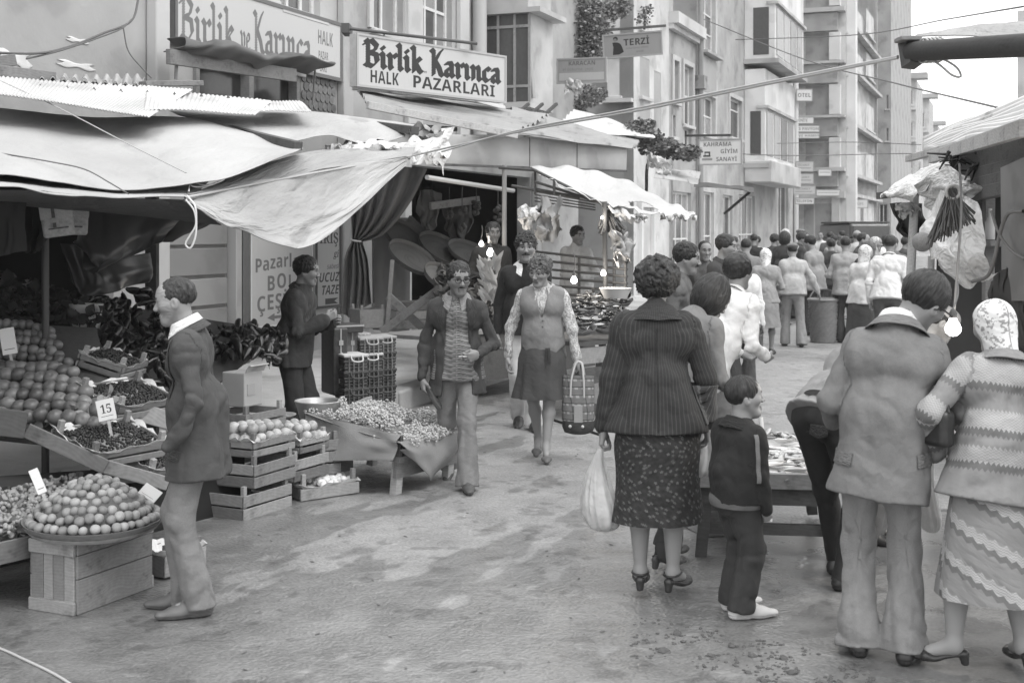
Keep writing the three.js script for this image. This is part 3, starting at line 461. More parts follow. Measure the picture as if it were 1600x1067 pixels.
// ---------- heads ----------
function headField(fem, jaw = 1) {
  const j = (fem ? 0.92 : 1) * jaw, L = [
    ell(V(0, 0.036, -0.014), 0.074, 0.083, 0.094), cone(V(0, 0.0, 0.03), V(0, -0.086, 0.052), 0.062, 0.026 * j, { w: V(1, 0, 0), k: 1.05 }),
    cone(V(0.046, -0.025, 0.0), V(0.02, -0.09, 0.05), 0.03 * j, 0.02 * j), cone(V(-0.046, -0.025, 0.0), V(-0.02, -0.09, 0.05), 0.03 * j, 0.02 * j),
    ell(V(0.042, -0.012, 0.054), 0.026, 0.024, 0.027), ell(V(-0.042, -0.012, 0.054), 0.026, 0.024, 0.027), cone(V(-0.034, 0.029, 0.076), V(0.034, 0.029, 0.076), 0.013, 0.013, { s: 0.02 }),
    ell(V(0, 0.055, 0.045), 0.058, 0.045, 0.042), cone(V(0, 0.02, 0.084), V(0, -0.022, 0.109), 0.008, 0.012, { s: 0.012 }), cone(V(-0.012, -0.027, 0.099), V(0.012, -0.027, 0.099), 0.009, 0.009, { s: 0.01 }),
    cone(V(-0.018, -0.057, 0.084), V(0.018, -0.057, 0.084), 0.007, 0.007, { s: 0.009 }), cone(V(-0.015, -0.069, 0.083), V(0.015, -0.069, 0.083), 0.0075, 0.0075, { s: 0.009 }), ell(V(0, -0.096, 0.064), 0.022 * j, 0.018, 0.019),
    cone(V(0, -0.06, -0.022), V(0, -0.17, -0.04), fem ? 0.046 : 0.053, fem ? 0.05 : 0.06),
    ell(V(0.076, -0.004, -0.01), 0.01, 0.03, 0.018, { s: 0.012 }), ell(V(-0.076, -0.004, -0.01), 0.01, 0.03, 0.018, { s: 0.012 }),
  ];
  const base = blend(L, 0.035), s1 = ell(V(0.032, 0.01, 0.1), 0.02, 0.013, 0.02), s2 = ell(V(-0.032, 0.01, 0.1), 0.02, 0.013, 0.02), e1 = ell(V(0.032, 0.011, 0.0735), 0.0135, 0.0125, 0.0125), e2 = ell(V(-0.032, 0.011, 0.0735), 0.0135, 0.0125, 0.0125), mouth = cone(V(-0.022, -0.063, 0.098), V(0.022, -0.063, 0.098), 0.0035, 0.0035);
  const c1 = ell(V(0.088, -0.003, 0.0), 0.008, 0.017, 0.009), c2 = ell(V(-0.088, -0.003, 0.0), 0.008, 0.017, 0.009);
  const F = (x, y, z) => { let d = base(x, y, z); d = smax(d, -s1(x, y, z), 0.012); d = smax(d, -s2(x, y, z), 0.012); d = smin(d, e1(x, y, z), 0.004); d = smin(d, e2(x, y, z), 0.004); d = smax(d, -mouth(x, y, z), 0.006); d = smax(d, -c1(x, y, z), 0.005); d = smax(d, -c2(x, y, z), 0.005); return d; };
  F.list = L; return F;
}
const headCache = {};
function headGeo(fem, h, o = {}) {
  const key = [fem, h, o.stubble, o.brow, o.age].join(); if (headCache[key]) return headCache[key];
  const F = headField(fem); const g = skin3((x, y, z) => F(x, y, z) + (o.age ? 0.0006 * Math.sin(y * 260 + 5 * noise3(x * 40, y * 40, z * 40)) * smooth(0.03, 0.06, Math.abs(x)) * (z > 0.02 ? 1 : 0) : 0), V(-0.1, -0.18, -0.12), V(0.1, 0.13, 0.13), h);
  paint(g, (x, y, z) => {
    let c = 1; const ax = Math.abs(x);
    if (z > 0.05) { // brows, eyes, lips: their own colours
      const by = 0.036 - (ax - 0.03) ** 2 * 5; if (ax > 0.012 && ax < 0.052 && Math.abs(y - by) < (fem ? 0.0035 : 0.006)) c = 0.16;
      const ex = (ax - 0.032) / 0.0135, ey = (y - 0.01) / 0.0075; if (ex * ex + ey * ey < 1 && z > 0.066) { c = 1.15; if (Math.hypot(ax - 0.032, y - 0.01) < 0.0068) c = 0.08; }
      if (Math.abs(ey - 1.1 + ex * ex * 0.5) < 0.34 && Math.abs(ex) < 1.15) c = 0.14;
      if (ax < 0.025 && y > -0.077 && y < -0.051) c = fem ? 0.45 : 0.68;
      if (ax < 0.02 && Math.abs(y + 0.063) < 0.003) c = 0.25;
    }
    if (o.stubble && y < -0.03 - 0.35 * Math.max(0, 0.05 - z) && y > -0.115 && z > -0.01 && !(ax < 0.022 && y > -0.077)) c *= 1 - o.stubble * smooth(-0.03, -0.055, y) * (0.8 + 0.4 * noise3(x * 300, y * 300, z * 300));
    return c;
  });
  return headCache[key] = g;
}
// hair fields in head space; each returns {F, lo, hi}
const HAIR = {
  short: (o = {}) => ({ base: ell(V(0, 0.044, -0.018), 0.083, 0.088, 0.101), cut: ell(V(0, -0.012, 0.108), 0.072, 0.1, 0.08), low: -0.05, n: [0.006, 44, 26] }),
  full: () => ({ base: ell(V(0, 0.046, -0.016), 0.092, 0.1, 0.11), cut: ell(V(0, -0.028, 0.116), 0.07, 0.096, 0.078), low: -0.07, n: [0.01, 34, 26] }),
  curly: () => ({ base: ell(V(0, 0.046, -0.016), 0.1, 0.1, 0.115), cut: ell(V(0, -0.038, 0.115), 0.07, 0.09, 0.07), low: -0.075, n: [0.02, 46, 46] }),
  wavy: () => ({ base: ell(V(0, 0.03, -0.03), 0.118, 0.118, 0.125), cut: ell(V(0, -0.045, 0.12), 0.074, 0.105, 0.1), low: -0.13, n: [0.02, 26, 22] }),
  sleek: () => ({ base: ell(V(0, 0.042, -0.016), 0.09, 0.094, 0.108), cut: ell(V(0, -0.02, 0.112), 0.07, 0.098, 0.08), low: -0.065, n: [0.007, 60, 24] }),
  bob: () => ({ base: ell(V(0, 0.005, -0.022), 0.1, 0.145, 0.118), cut: ell(V(0, -0.06, 0.11), 0.066, 0.12, 0.075), low: -0.15, n: [0.01, 55, 12] }),
  bald: () => ({ base: ell(V(0, 0.02, -0.02), 0.082, 0.07, 0.1), cut: ell(V(0, 0.1, 0.05), 0.075, 0.09, 0.15), low: -0.055, n: [0.004, 80, 20] }),
  boy: () => ({ base: ell(V(0, 0.04, -0.014), 0.088, 0.092, 0.107), cut: ell(V(0, -0.045, 0.108), 0.075, 0.1, 0.07), low: -0.07, n: [0.009, 60, 10] }),
};
function hairGeo(style, h = 0.006, sd = 0) {
  const s = HAIR[style](), [A, f1, f2] = s.n; const fringe = style === 'wavy' || style === 'curly' ? 0.012 : 0.004;
  const F = (x, y, z) => {
    let d = s.base(x, y, z); if (d > 0.05) return d; d = smax(d, -s.cut(x, y + fringe * noise3(x * 60, sd, 0), z), 0.012); d = smax(d, s.low - y + 0.008 * noise3(x * 40 + sd, 3, z * 40), 0.01);
    const ang = Math.atan2(x, z + 0.02); const st = 0.003 * noise3(ang * 26 + sd, y * 30 + x * 60, z * 30); return d - st - A * (style === 'curly' || style === 'wavy' || style === 'full' || style === 'short' ? Math.abs(fbm3(x * f1 + sd, y * f1 * 0.8, z * f1, 3)) * 2 - 0.35 : fbm3(ang * 0.1 * f1 * 1.6 + sd, y * f2, z * f2 * 0.7, 3));
  };
  const g = skin3(F, V(-0.15, -0.18, -0.17), V(0.15, 0.17, 0.16), h), p = g.attributes.position; for (let i = 0; i < p.count; i++) g.attributes.uv.setXY(i, Math.atan2(p.getX(i), p.getZ(i) + 0.03) * 0.12 + 0.02 * noise3(p.getX(i) * 25, p.getY(i) * 25, p.getZ(i) * 25 + sd), p.getY(i)); return g;
}
// ---------- hands: right hand, wrist at the origin, fingers along -y, palm towards +x... thumb towards +z ----------
const handCache = {};
function handGeo(curl, h = 0.0032) {
  const key = curl + '_' + h; if (handCache[key]) return handCache[key];
  const L = [cone(V(0, 0.02, 0), V(0, -0.03, 0), 0.024, 0.026, { w: V(1, 0, 0), k: 1.3 }), cone(V(0, -0.03, 0.018), V(0, -0.085, 0.026), 0.02, 0.015, { w: V(1, 0, 0), k: 1.15 }), cone(V(0, -0.03, -0.014), V(0, -0.08, -0.026), 0.02, 0.014, { w: V(1, 0, 0), k: 1.15 }), cone(V(0, -0.03, 0), V(0, -0.087, 0), 0.022, 0.015, { w: V(1, 0, 0), k: 1.2 })];
  const spec = [[0.028, -0.088, 0.072, 0.0088], [0.0095, -0.092, 0.08, 0.009], [-0.009, -0.089, 0.074, 0.0086], [-0.0265, -0.08, 0.058, 0.0075]];
  for (const [z, y, len, r] of spec) {
    let p = V(0, y, z), a = 0.12 + curl * 0.7; const seg = [0.42, 0.32, 0.26]; let rr = r;
    for (let i = 0; i < 3; i++) { const q = V(p.x + Math.sin(a) * len * seg[i], p.y - Math.cos(a) * len * seg[i], p.z + z * 0.06 * (1 - curl)); L.push(cone(p, q, rr, rr * 0.9, { s: 0.006 })); p = q; rr *= 0.9; a += curl * (i ? 1.0 : 1.25) + 0.12; }
  }
  const t0 = V(0.004, -0.02, 0.022), t1 = V(0.018 + curl * 0.008, -0.052, 0.046 - curl * 0.006), t2 = V(0.03 + curl * 0.012, -0.078, 0.046 - curl * 0.018), t3 = V(0.036 + curl * 0.012, -0.1, 0.042 - curl * 0.03);
  L.push(cone(t0, t1, 0.016, 0.0125, { s: 0.014 }), cone(t1, t2, 0.0115, 0.0098, { s: 0.006 }), cone(t2, t3, 0.0098, 0.008, { s: 0.006 }));
  const [lo, hi] = bounds(L, 0.006); const g = skin3(blend(L, 0.016), lo, hi, h); return handCache[key] = g;
}
const basis = (x, y, z) => new THREE.Matrix4().makeBasis(x, y, z);
const mirrorX = (g) => { const q = g.clone(); q.scale(-1, 1, 1); const ix = q.index; if (ix) { const a = ix.array; for (let i = 0; i < a.length; i += 3) { const t = a[i]; a[i] = a[i + 1]; a[i + 1] = t; } } return q; };
// ---------- skeleton ----------
function ik(a, c, l1, l2, pole) {
  const d = c.clone().sub(a); let L = d.length(); const mx = (l1 + l2) * 0.9985; if (L > mx) { c = a.clone().addScaledVector(d, mx / L); L = mx; } d.normalize();
  const x = (l1 * l1 - l2 * l2 + L * L) / (2 * L), h = Math.sqrt(Math.max(0, l1 * l1 - x * x)); const p = pole.clone().addScaledVector(d, -pole.dot(d)).normalize();
  return [a.clone().addScaledVector(d, x).addScaledVector(p, h), c];
}
function skeleton(o) {
  const H = o.H, J = { H }; const rot = (v, lean, side, yaw) => v.applyEuler(new THREE.Euler(lean * D2R, yaw * D2R, -side * D2R, 'YXZ'));
  const ht = o.hipTurn || 0, st = o.turn || 0; J.pel = V(o.pel?.[0] ?? 0, (o.hipY ?? 0.512) * H, o.pel?.[1] ?? 0);
  const up = rot(V(0, 1, 0), o.lean ?? 2, o.side ?? 0, ht), up2 = rot(V(0, 1, 0), (o.lean ?? 2) + (o.hunch ?? 6), o.side ?? 0, st); J.up = up; J.up2 = up2;
  J.right = rot(V(1, 0, 0), 0, o.hipTilt ?? 0, ht); J.fw = rot(V(0, 0, 1), o.lean ?? 2, 0, ht);
  J.waist = J.pel.clone().addScaledVector(up, 0.1 * H); J.chest = J.waist.clone().addScaledVector(up, 0.1 * H).addScaledVector(up2, 0.025 * H); J.neck = J.chest.clone().addScaledVector(up2, 0.1 * H);
  J.sr = rot(V(1, 0, 0), 0, (o.side ?? 0) + (o.shTilt ?? 0), st); J.cf = rot(V(0, 0, 1), (o.lean ?? 2) + (o.hunch ?? 6), 0, st); const sw = (o.sw ?? 0.097) * H;
  J.shL = J.neck.clone().addScaledVector(J.sr, sw).addScaledVector(up2, -0.047 * H).addScaledVector(J.cf, (o.round ?? 0) * H); J.shR = J.neck.clone().addScaledVector(J.sr, -sw).addScaledVector(up2, -0.047 * H).addScaledVector(J.cf, (o.round ?? 0) * H);
  J.hipL = J.pel.clone().addScaledVector(J.right, 0.05 * H); J.hipR = J.pel.clone().addScaledVector(J.right, -0.05 * H);
  for (const S of ['L', 'R']) {
    const sg = S === 'L' ? 1 : -1, f = o['f' + S] || [0.055 * sg, 0, 0], an = V(f[0] * 1, 0.05 * H + (f[1] || 0), f[2] || 0);
    [J['kn' + S], J['an' + S]] = ik(J['hip' + S], an, 0.237 * H, 0.235 * H, o['kp' + S] ? V(...o['kp' + S]) : V(0.12 * sg, 0, 1)); J['fy' + S] = (o['fy' + S] ?? 6 * sg); J['fp' + S] = o['fp' + S] ?? 0;
    const h = o['h' + S] || [0.2 * sg, 0.46 * H, 0.05]; [J['el' + S], J['wr' + S]] = ik(J['sh' + S], V(...h), 0.172 * H, 0.15 * H, o['ep' + S] ? V(...o['ep' + S]) : V(0.5 * sg, 0, -1));
  }
  const hq = new THREE.Quaternion().setFromEuler(new THREE.Euler((o.hp ?? 4) * D2R, (o.hy ?? st) * D2R, -(o.hr ?? 0) * D2R, 'YXZ')); J.hq = hq;
  J.hs = H * (o.hs ?? 1) / 1.74; const nk = V(0, 0.165, 0.035).multiplyScalar(J.hs).applyQuaternion(hq); J.head = J.neck.clone().addScaledVector(up2, -0.015 * H).add(nk).addScaledVector(J.cf, o.hf ?? 0); J.hm = new THREE.Matrix4().compose(J.head, hq, V(J.hs, J.hs, J.hs));
  return J;
}
const crease = (list) => (x, y, z) => { let d = 0; for (const c of list) { const dx = x - c.p.x, dy = y - c.p.y, dz = z - c.p.z, r2 = (dx * dx + dy * dy + dz * dz) / (c.r * c.r); if (r2 > 3) continue; const w = Math.exp(-r2 * 1.6); d += w * c.A * (1.1 - 1.9 * Math.abs(Math.sin(((dx * c.d.x + dy * c.d.y + dz * c.d.z) * c.f * 0.8 + 9 * noise3(x * 5 + c.s, y * 5, z * 5) + 2 * noise3(x * 16, y * 16, z * 16 + c.s)) * 0.5))) * (0.55 + 0.45 * noise3(x * 6, y * 6 + c.s, z * 6)); } return d; };
const folds = (A, fx, fy, s) => (x, y, z) => { const q = y + 0.5 * x * Math.sin(s * 2.1) + 0.4 * z; return A * (0.7 - 2.2 * Math.abs(noise3(x * fx + s, q * fy, z * fx))) + A * 0.6 * (0.5 - 1.6 * Math.abs(noise3(x * fx * 2.1 + s, q * fy * 3.4, z * fx * 2.1))); };
// ---------- clothes ----------
const LIMBREF = (J) => ({
  torso: { a: J.pel.clone(), b: J.neck.clone(), ref: J.cf.clone().negate(), r: 0.17 }, armL: { a: J.elL.clone(), b: J.shL.clone(), ref: J.sr.clone(), r: 0.055, v0: J.elL.distanceTo(J.wrL) }, armR: { a: J.elR.clone(), b: J.shR.clone(), ref: J.sr.clone().negate(), r: 0.055, v0: J.elR.distanceTo(J.wrR) },
  foreL: { a: J.wrL.clone(), b: J.elL.clone(), ref: J.sr.clone(), r: 0.055 }, foreR: { a: J.wrR.clone(), b: J.elR.clone(), ref: J.sr.clone().negate(), r: 0.055 },
  legL: { a: J.anL.clone(), b: J.hipL.clone(), ref: J.right.clone(), r: 0.075 }, legR: { a: J.anR.clone(), b: J.hipR.clone(), ref: J.right.clone().negate(), r: 0.075 }, thighL: { a: J.anL.clone(), b: J.hipL.clone(), ref: J.right.clone(), r: 0.075 }, thighR: { a: J.anR.clone(), b: J.hipR.clone(), ref: J.right.clone().negate(), r: 0.075 },
});
// torso and sleeve prims; e = extra thickness, hem = how far below the pelvis (m), sleeve = share of the forearm
function topPrims(J, o) {
  const H = J.H, e = o.e ?? 0.02, hem = o.hem ?? 0.1, fem = o.fem, w = J.cf, L = []; const T_ = { limb: 'torso' }; const b = (o.bulk ?? 1) * H / 1.74;
  const shY = J.neck.clone().addScaledVector(J.up2, -0.035 * H), hemC = J.pel.clone().addScaledVector(J.up, -hem).addScaledVector(J.fw, o.hemF ?? 0);
  for (const S of ['L', 'R']) { const nk = J.neck.clone().addScaledVector(J.up2, -0.04 * H).addScaledVector(w, -0.008), en = J['sh' + S].clone().lerp(nk, o.shIn ?? 0.12).addScaledVector(J.up2, -0.004 * H); L.push(cone(nk, en, 0.064 * b + e * 0.7, (o.shR ?? 0.048) * b + e * 0.8, { ...T_, s: 0.05 })); }
  L.push(cone(J.chest.clone().addScaledVector(J.sr, 0.055 * H).addScaledVector(w, 0.004), J.chest.clone().addScaledVector(J.sr, -0.055 * H).addScaledVector(w, 0.004), 0.086 * b + e, 0.086 * b + e, { ...T_, s: 0.09 }));
  if (fem) for (const s of [1, -1]) L.push(ell(J.chest.clone().addScaledVector(J.sr, s * 0.042 * H).addScaledVector(w, 0.055 * b + e * 0.6), 0.068 * b, 0.068 * b, 0.062 * b, { ...T_, s: 0.06 }));
  const wx = (fem ? 0.03 : 0.045) * H; L.push(cone(J.waist.clone().addScaledVector(J.sr, wx), J.waist.clone().addScaledVector(J.sr, -wx), (o.waist ?? (fem ? 0.083 : 0.087)) * b + e, (o.waist ?? (fem ? 0.083 : 0.087)) * b + e, { ...T_, s: 0.1 }));
  if (hem > -0.05) { const hx = (o.hipX ?? 0.05) * H, fl = o.flare ?? 0.02; for (const s of [1, -1]) L.push(cone(J.waist.clone().addScaledVector(J.right, s * wx * 0.8), hemC.clone().addScaledVector(J.right, s * hx), 0.085 * b + e, 0.096 * b + e + fl, { ...T_, s: 0.09 })); L.push(cone(J.waist, hemC, 0.09 * b + e, 0.1 * b + e + fl, { ...T_, s: 0.09 })); }
  L.push(cone(J.neck.clone().addScaledVector(J.up2, -0.05 * H), J.neck.clone().addScaledVector(J.up2, (o.neckH ?? -0.004) * H), 0.085 * b + e * 0.5, 0.05 * b + e * 0.4, { ...T_, s: 0.05 }));
  const sl = o.sleeve ?? 0.94; for (const S of ['L', 'R']) {
    if (o['no' + S]) continue; const sh = J['sh' + S], el = J['el' + S], wr = J['wr' + S]; const r0 = (o.r0 ?? 0.05) * b * 0.88 + e * 0.4, r1 = (o.r1 ?? 0.04) * b * 0.88 + e * 0.5, r2 = (o.r2 ?? 0.031) * b + e * 0.5;
    L.push(cone(sh, el, r0, r1, { limb: 'arm' + S, s: 0.05 })); if (sl > 0) L.push(cone(el, el.clone().lerp(wr, sl), r1, lerp(r1, r2, sl), { limb: 'fore' + S, s: 0.03 }));
  }
  return { L, hemC };
}
function topGeo(J, o) {
  const { L, hemC } = topPrims(J, o), TL = L.filter((f) => f.limb === 'torso'), AL = L.filter((f) => f.limb !== 'torso'), tF = blend(TL, 0.05), aF = AL.length ? blend(AL, 0.03) : () => 1, h = o.cell ?? 0.012, sd = o.sd ?? 1, A = (o.fold ?? 0.006) * 1.35; const cr = [];
  for (const S of ['L', 'R']) if (!o['no' + S]) { const d = J['wr' + S].clone().sub(J['sh' + S]).normalize(); cr.push({ p: J['el' + S], r: 0.12, A: A * 0.75, f: 80, d, s: sd }); cr.push({ p: J['el' + S].clone().lerp(J['wr' + S], 0.7), r: 0.08, A: A * 0.5, f: 90, d, s: sd + 5 }); cr.push({ p: J['sh' + S].clone().lerp(J['el' + S], 0.25), r: 0.11, A: A * 0.7, f: 60, d: d.clone().add(J.sr).normalize(), s: sd + 9 }); }
  cr.push({ p: J.waist, r: 0.22, A: A * 0.55, f: 48, d: V(0.3, 1, 0).normalize(), s: sd + 3 }); const C = crease(cr), Fo = folds(A * 0.9, 7, 3.2, sd);
  const hemN = J.up, hd = hemC.dot(hemN) + (o.hemUp ?? 0); const cuts = (o.cuts || []).map((c) => c(J));
  const F = (x, y, z) => { const dt = tF(x, y, z), da = aF(x, y, z); const r1 = Math.hypot(x - J.shL.x, y - J.shL.y, z - J.shL.z), r2 = Math.hypot(x - J.shR.x, y - J.shR.y, z - J.shR.z); let d = smin(dt, da, lerp(0.05, 0.007, smooth(0.07, 0.2, Math.min(r1, r2)))); if (d > 0.06) return d; d += C(x, y, z) + Fo(x, y, z); if ((o.hem ?? 0.1) > -0.05) { const hy = hd - (x * hemN.x + y * hemN.y + z * hemN.z) + 0.006 * noise3(x * 8 + sd, 1, z * 8); if (dt < da + 0.01) d = smax(d, hy, 0.008); } for (const c of cuts) d = smax(d, -c(x, y, z), 0.006); return d; };
  const [lo, hi] = bounds(L, 0.03); let g = skin3(F, lo, hi, h); if (o.uv !== false) { const R = LIMBREF(J); if (o.seamBack) R.torso.ref = J.cf.clone(); for (const k of Object.keys(o.v0 || {})) R[k].v0 = o.v0[k]; g = limbUV(g, L, R); } F.list = L; g.userData.F = F; return g;
}
function trouserGeo(J, o = {}) {
  const H = J.H, e = o.e ?? 0.014, b = (o.bulk ?? 1) * H / 1.74, L = [], fl = o.flare ?? 0.03, A = (o.fold ?? 0.006) * 1.35, sd = o.sd ?? 2;
  L.push(cone(J.pel.clone().addScaledVector(J.right, 0.03 * H).addScaledVector(J.up, 0.02), J.pel.clone().addScaledVector(J.right, -0.03 * H).addScaledVector(J.up, 0.01), 0.086 * b + e * 0.6, 0.086 * b + e * 0.6, { limb: 'thighL' }), cone(J.pel, J.waist.clone().addScaledVector(J.up, 0.02), 0.086 * b + e * 0.5, 0.07 * b, { limb: 'thighR', w: J.fw, k: 1.15 }));
  L.push(ell(J.pel.clone().addScaledVector(J.fw, -0.045).addScaledVector(J.up, -0.01), 0.112 * b, 0.09 * b, 0.072 * b + e * 0.6, { limb: 'thighL' }));
  const cr = [{ p: J.pel.clone().addScaledVector(J.up, -0.07), r: 0.16, A, f: 60, d: V(0.4, 1, 0.2).normalize(), s: sd }];
  for (const S of ['L', 'R']) { const hp = J['hip' + S], kn = J['kn' + S], an = J['an' + S]; const dn = an.clone().sub(kn).normalize(), end = an.clone().addScaledVector(dn, o.len ?? 0.055); L.push(cone(hp, kn, 0.082 * b + e, 0.055 * b + e, { limb: 'thigh' + S, s: 0.035 }), cone(kn, end, 0.053 * b + e, 0.044 * b + e + fl, { limb: 'leg' + S, s: 0.025 })); const d = an.clone().sub(hp).normalize(); cr.push({ p: kn, r: 0.14, A: A * 0.9, f: 70, d, s: sd + (S === 'L' ? 3 : 8) }, { p: an, r: 0.13, A: A * 1.1, f: 75, d: d.clone().add(V(0.35, 0, 0)).normalize(), s: sd + 5 }); }
  const base = blend(L, 0.035), C = crease(cr), Fo = folds(A * 0.75, 9, 2.2, sd), planes = ['L', 'R'].map((S) => { const kn = J['kn' + S], an = J['an' + S], n = an.clone().sub(kn).normalize(); return { n, c: an.clone().addScaledVector(n, (o.len ?? 0.055) - 0.005), an }; });
  const topN = J.up, topD = J.waist.dot(topN) + 0.03;
  const F = (x, y, z) => { let d = base(x, y, z); if (d > 0.06) return d; d += C(x, y, z) + Fo(x, y, z); for (const p of planes) { if (Math.abs(x - p.an.x) + Math.abs(z - p.an.z) + Math.abs(y - p.an.y) > 0.42) continue; d = smax(d, (x - p.c.x) * p.n.x + (y - p.c.y) * p.n.y + (z - p.c.z) * p.n.z, 0.006); } d = smax(d, x * topN.x + y * topN.y + z * topN.z - topD, 0.01); return d; };
  const [lo, hi] = bounds(L, 0.03); return limbUV(skin3(F, lo, hi, o.cell ?? 0.012), L, LIMBREF(J));
}
function bodyPrims(J, o) {
  const H = J.H, b = H / 1.74 * (o.bulk ?? 1), L = [cone(J.neck.clone().addScaledVector(J.up2, -0.03 * H), J.head.clone().lerp(J.neck, 0.45), 0.055 * b, 0.048 * b), cone(J.chest.clone().addScaledVector(J.sr, 0.05 * H), J.chest.clone().addScaledVector(J.sr, -0.05 * H), 0.06 * b, 0.06 * b, { s: 0.06 }), cone(J.chest, J.pel, 0.062 * b, 0.065 * b, { s: 0.06 }), cone(J.hipL, J.hipR, 0.066 * b, 0.066 * b, { s: 0.04 }), cone(J.neck.clone().addScaledVector(J.up2, -0.03 * H).addScaledVector(J.sr, 0.07 * H), J.neck.clone().addScaledVector(J.up2, -0.03 * H).addScaledVector(J.sr, -0.07 * H), 0.034 * b, 0.034 * b, { s: 0.05 })];
  for (const S of ['L', 'R']) { L.push(cone(J['sh' + S], J['el' + S], 0.036 * b, 0.028 * b), cone(J['el' + S], J['wr' + S], 0.028 * b, 0.024 * b, { s: 0.02 })); const kn = J['kn' + S], an = J['an' + S], hp = J['hip' + S]; const calf = kn.clone().lerp(an, 0.3).addScaledVector(J.fw, -0.012); L.push(cone(hp, kn, (o.legs ? 0.06 : 0.078) * b, (o.legs ? 0.035 : 0.05) * b), cone(kn, calf, (o.legs ? 0.034 : 0.047) * b, (o.legs ? 0.034 : o.calf ?? 0.053) * b, { s: 0.03 }), cone(calf, an, (o.legs ? 0.034 : o.calf ?? 0.053) * b, 0.03 * b, { s: 0.03 })); const f = footFrame(J, S); L.push(cone(an, an.clone().addScaledVector(f.fw, 0.1 * b).addScaledVector(f.up, -0.035 * b), 0.036 * b, 0.026 * b, { s: 0.03 })); }
  return L;
}
const footFrame = (J, S) => { const y = J['fy' + S] * D2R, p = J['fp' + S] * D2R, e = new THREE.Euler(p, y, 0, 'YXZ'); return { fw: V(0, 0, 1).applyEuler(e), up: V(0, 1, 0).applyEuler(e), q: new THREE.Quaternion().setFromEuler(e) }; };
// shoe in its own space: ankle joint above the origin, toe +z, ground at y = 0
const shoeCache = {};
function shoeGeo(kind, h) {
  const key = kind + h; if (shoeCache[key]) return shoeCache[key]; let out;
  if (kind === 'heel') { // sandal with a block heel
    const L = [cone(V(0, 0.052, -0.055), V(0, 0.02, 0.07), 0.024, 0.028, { w: V(0, 1, 0), k: 2.2 }), cone(V(0, 0.02, 0.07), V(0, 0.018, 0.14), 0.032, 0.02, { w: V(0, 1, 0), k: 2 }), cone(V(0, 0.05, -0.06), V(0, 0.012, -0.066), 0.024, 0.018, { s: 0.01 }), cone(V(-0.03, 0.03, 0.1), V(0.03, 0.03, 0.1), 0.016, 0.016, { s: 0.02 }), cone(V(0, 0.03, 0.095), V(0, 0.028, 0.13), 0.031, 0.024, { w: V(0, 1, 0), k: 1.3 })];
    const F = blend(L, 0.02); out = skin3((x, y, z) => smax(F(x, y, z), -y + 0.001, 0.003), V(-0.06, -0.01, -0.11), V(0.06, 0.1, 0.19), h);
  } else {
    const tr = kind === 'trainer', L = [cone(V(0, 0.045, -0.045), V(0, 0.032, 0.1), 0.036, 0.036, { w: V(0, 1, 0), k: 1.1 }), cone(V(0, 0.03, 0.08), V(0, 0.024, 0.17), 0.045, 0.032, { w: V(0, 1, 0), k: 1.5 }), cone(V(0, 0.085, -0.03), V(0, 0.06, 0.05), 0.036, 0.03, {}), cone(V(0, 0.03, -0.06), V(0, 0.022, 0.0), 0.034, 0.03, {})];
    const F = blend(L, 0.03); out = skin3((x, y, z) => { let d = F(x, y, z); d = smax(d, -y + 0.001, 0.003); const groove = (z > 0.0 ? Math.max(0, 1 - Math.abs(y - (0.017)) / 0.004) : Math.max(0, 1 - Math.abs(y - 0.024) / 0.004)) * 0.004; return d + groove + (tr ? 0 : 0); }, V(-0.07, -0.01, -0.12), V(0.07, 0.14, 0.22), h);
  }
  return shoeCache[key] = out;
}
// ---------- a person ----------
const skinM = {}; const skinMat = (v) => skinM[v] || (skinM[v] = mat(v, { vertexColors: true, roughness: 0.55, map: T.skin }));
const clothM = {}; function fabric(v, o = {}) { const k = v + JSON.stringify(o); return clothM[k] || (clothM[k] = mat(v, { map: o.tex || T.fine, bump: TB.folds, bs: o.bs ?? 0.008, roughness: o.rough ?? 0.92, sheen: o.sheen ?? 0.03, sheenRoughness: 0.6, sheenColor: grey(0.3) })); }
const hairM = [0.012, 0.02, 0.035, 0.09].map((v) => mat(v * 1.5, { roughness: 0.5, map: T.hair, bump: T.hair, bs: 0.003 }));
const shoeM = [mat(0.03, { roughness: 0.35, map: T.leather }), mat(0.12, { roughness: 0.5, map: T.leather }), mat(0.55, { roughness: 0.7, map: T.leather }), mat(0.07, { roughness: 0.55, map: T.leather })];
const ident = new THREE.Color(1, 1, 1);
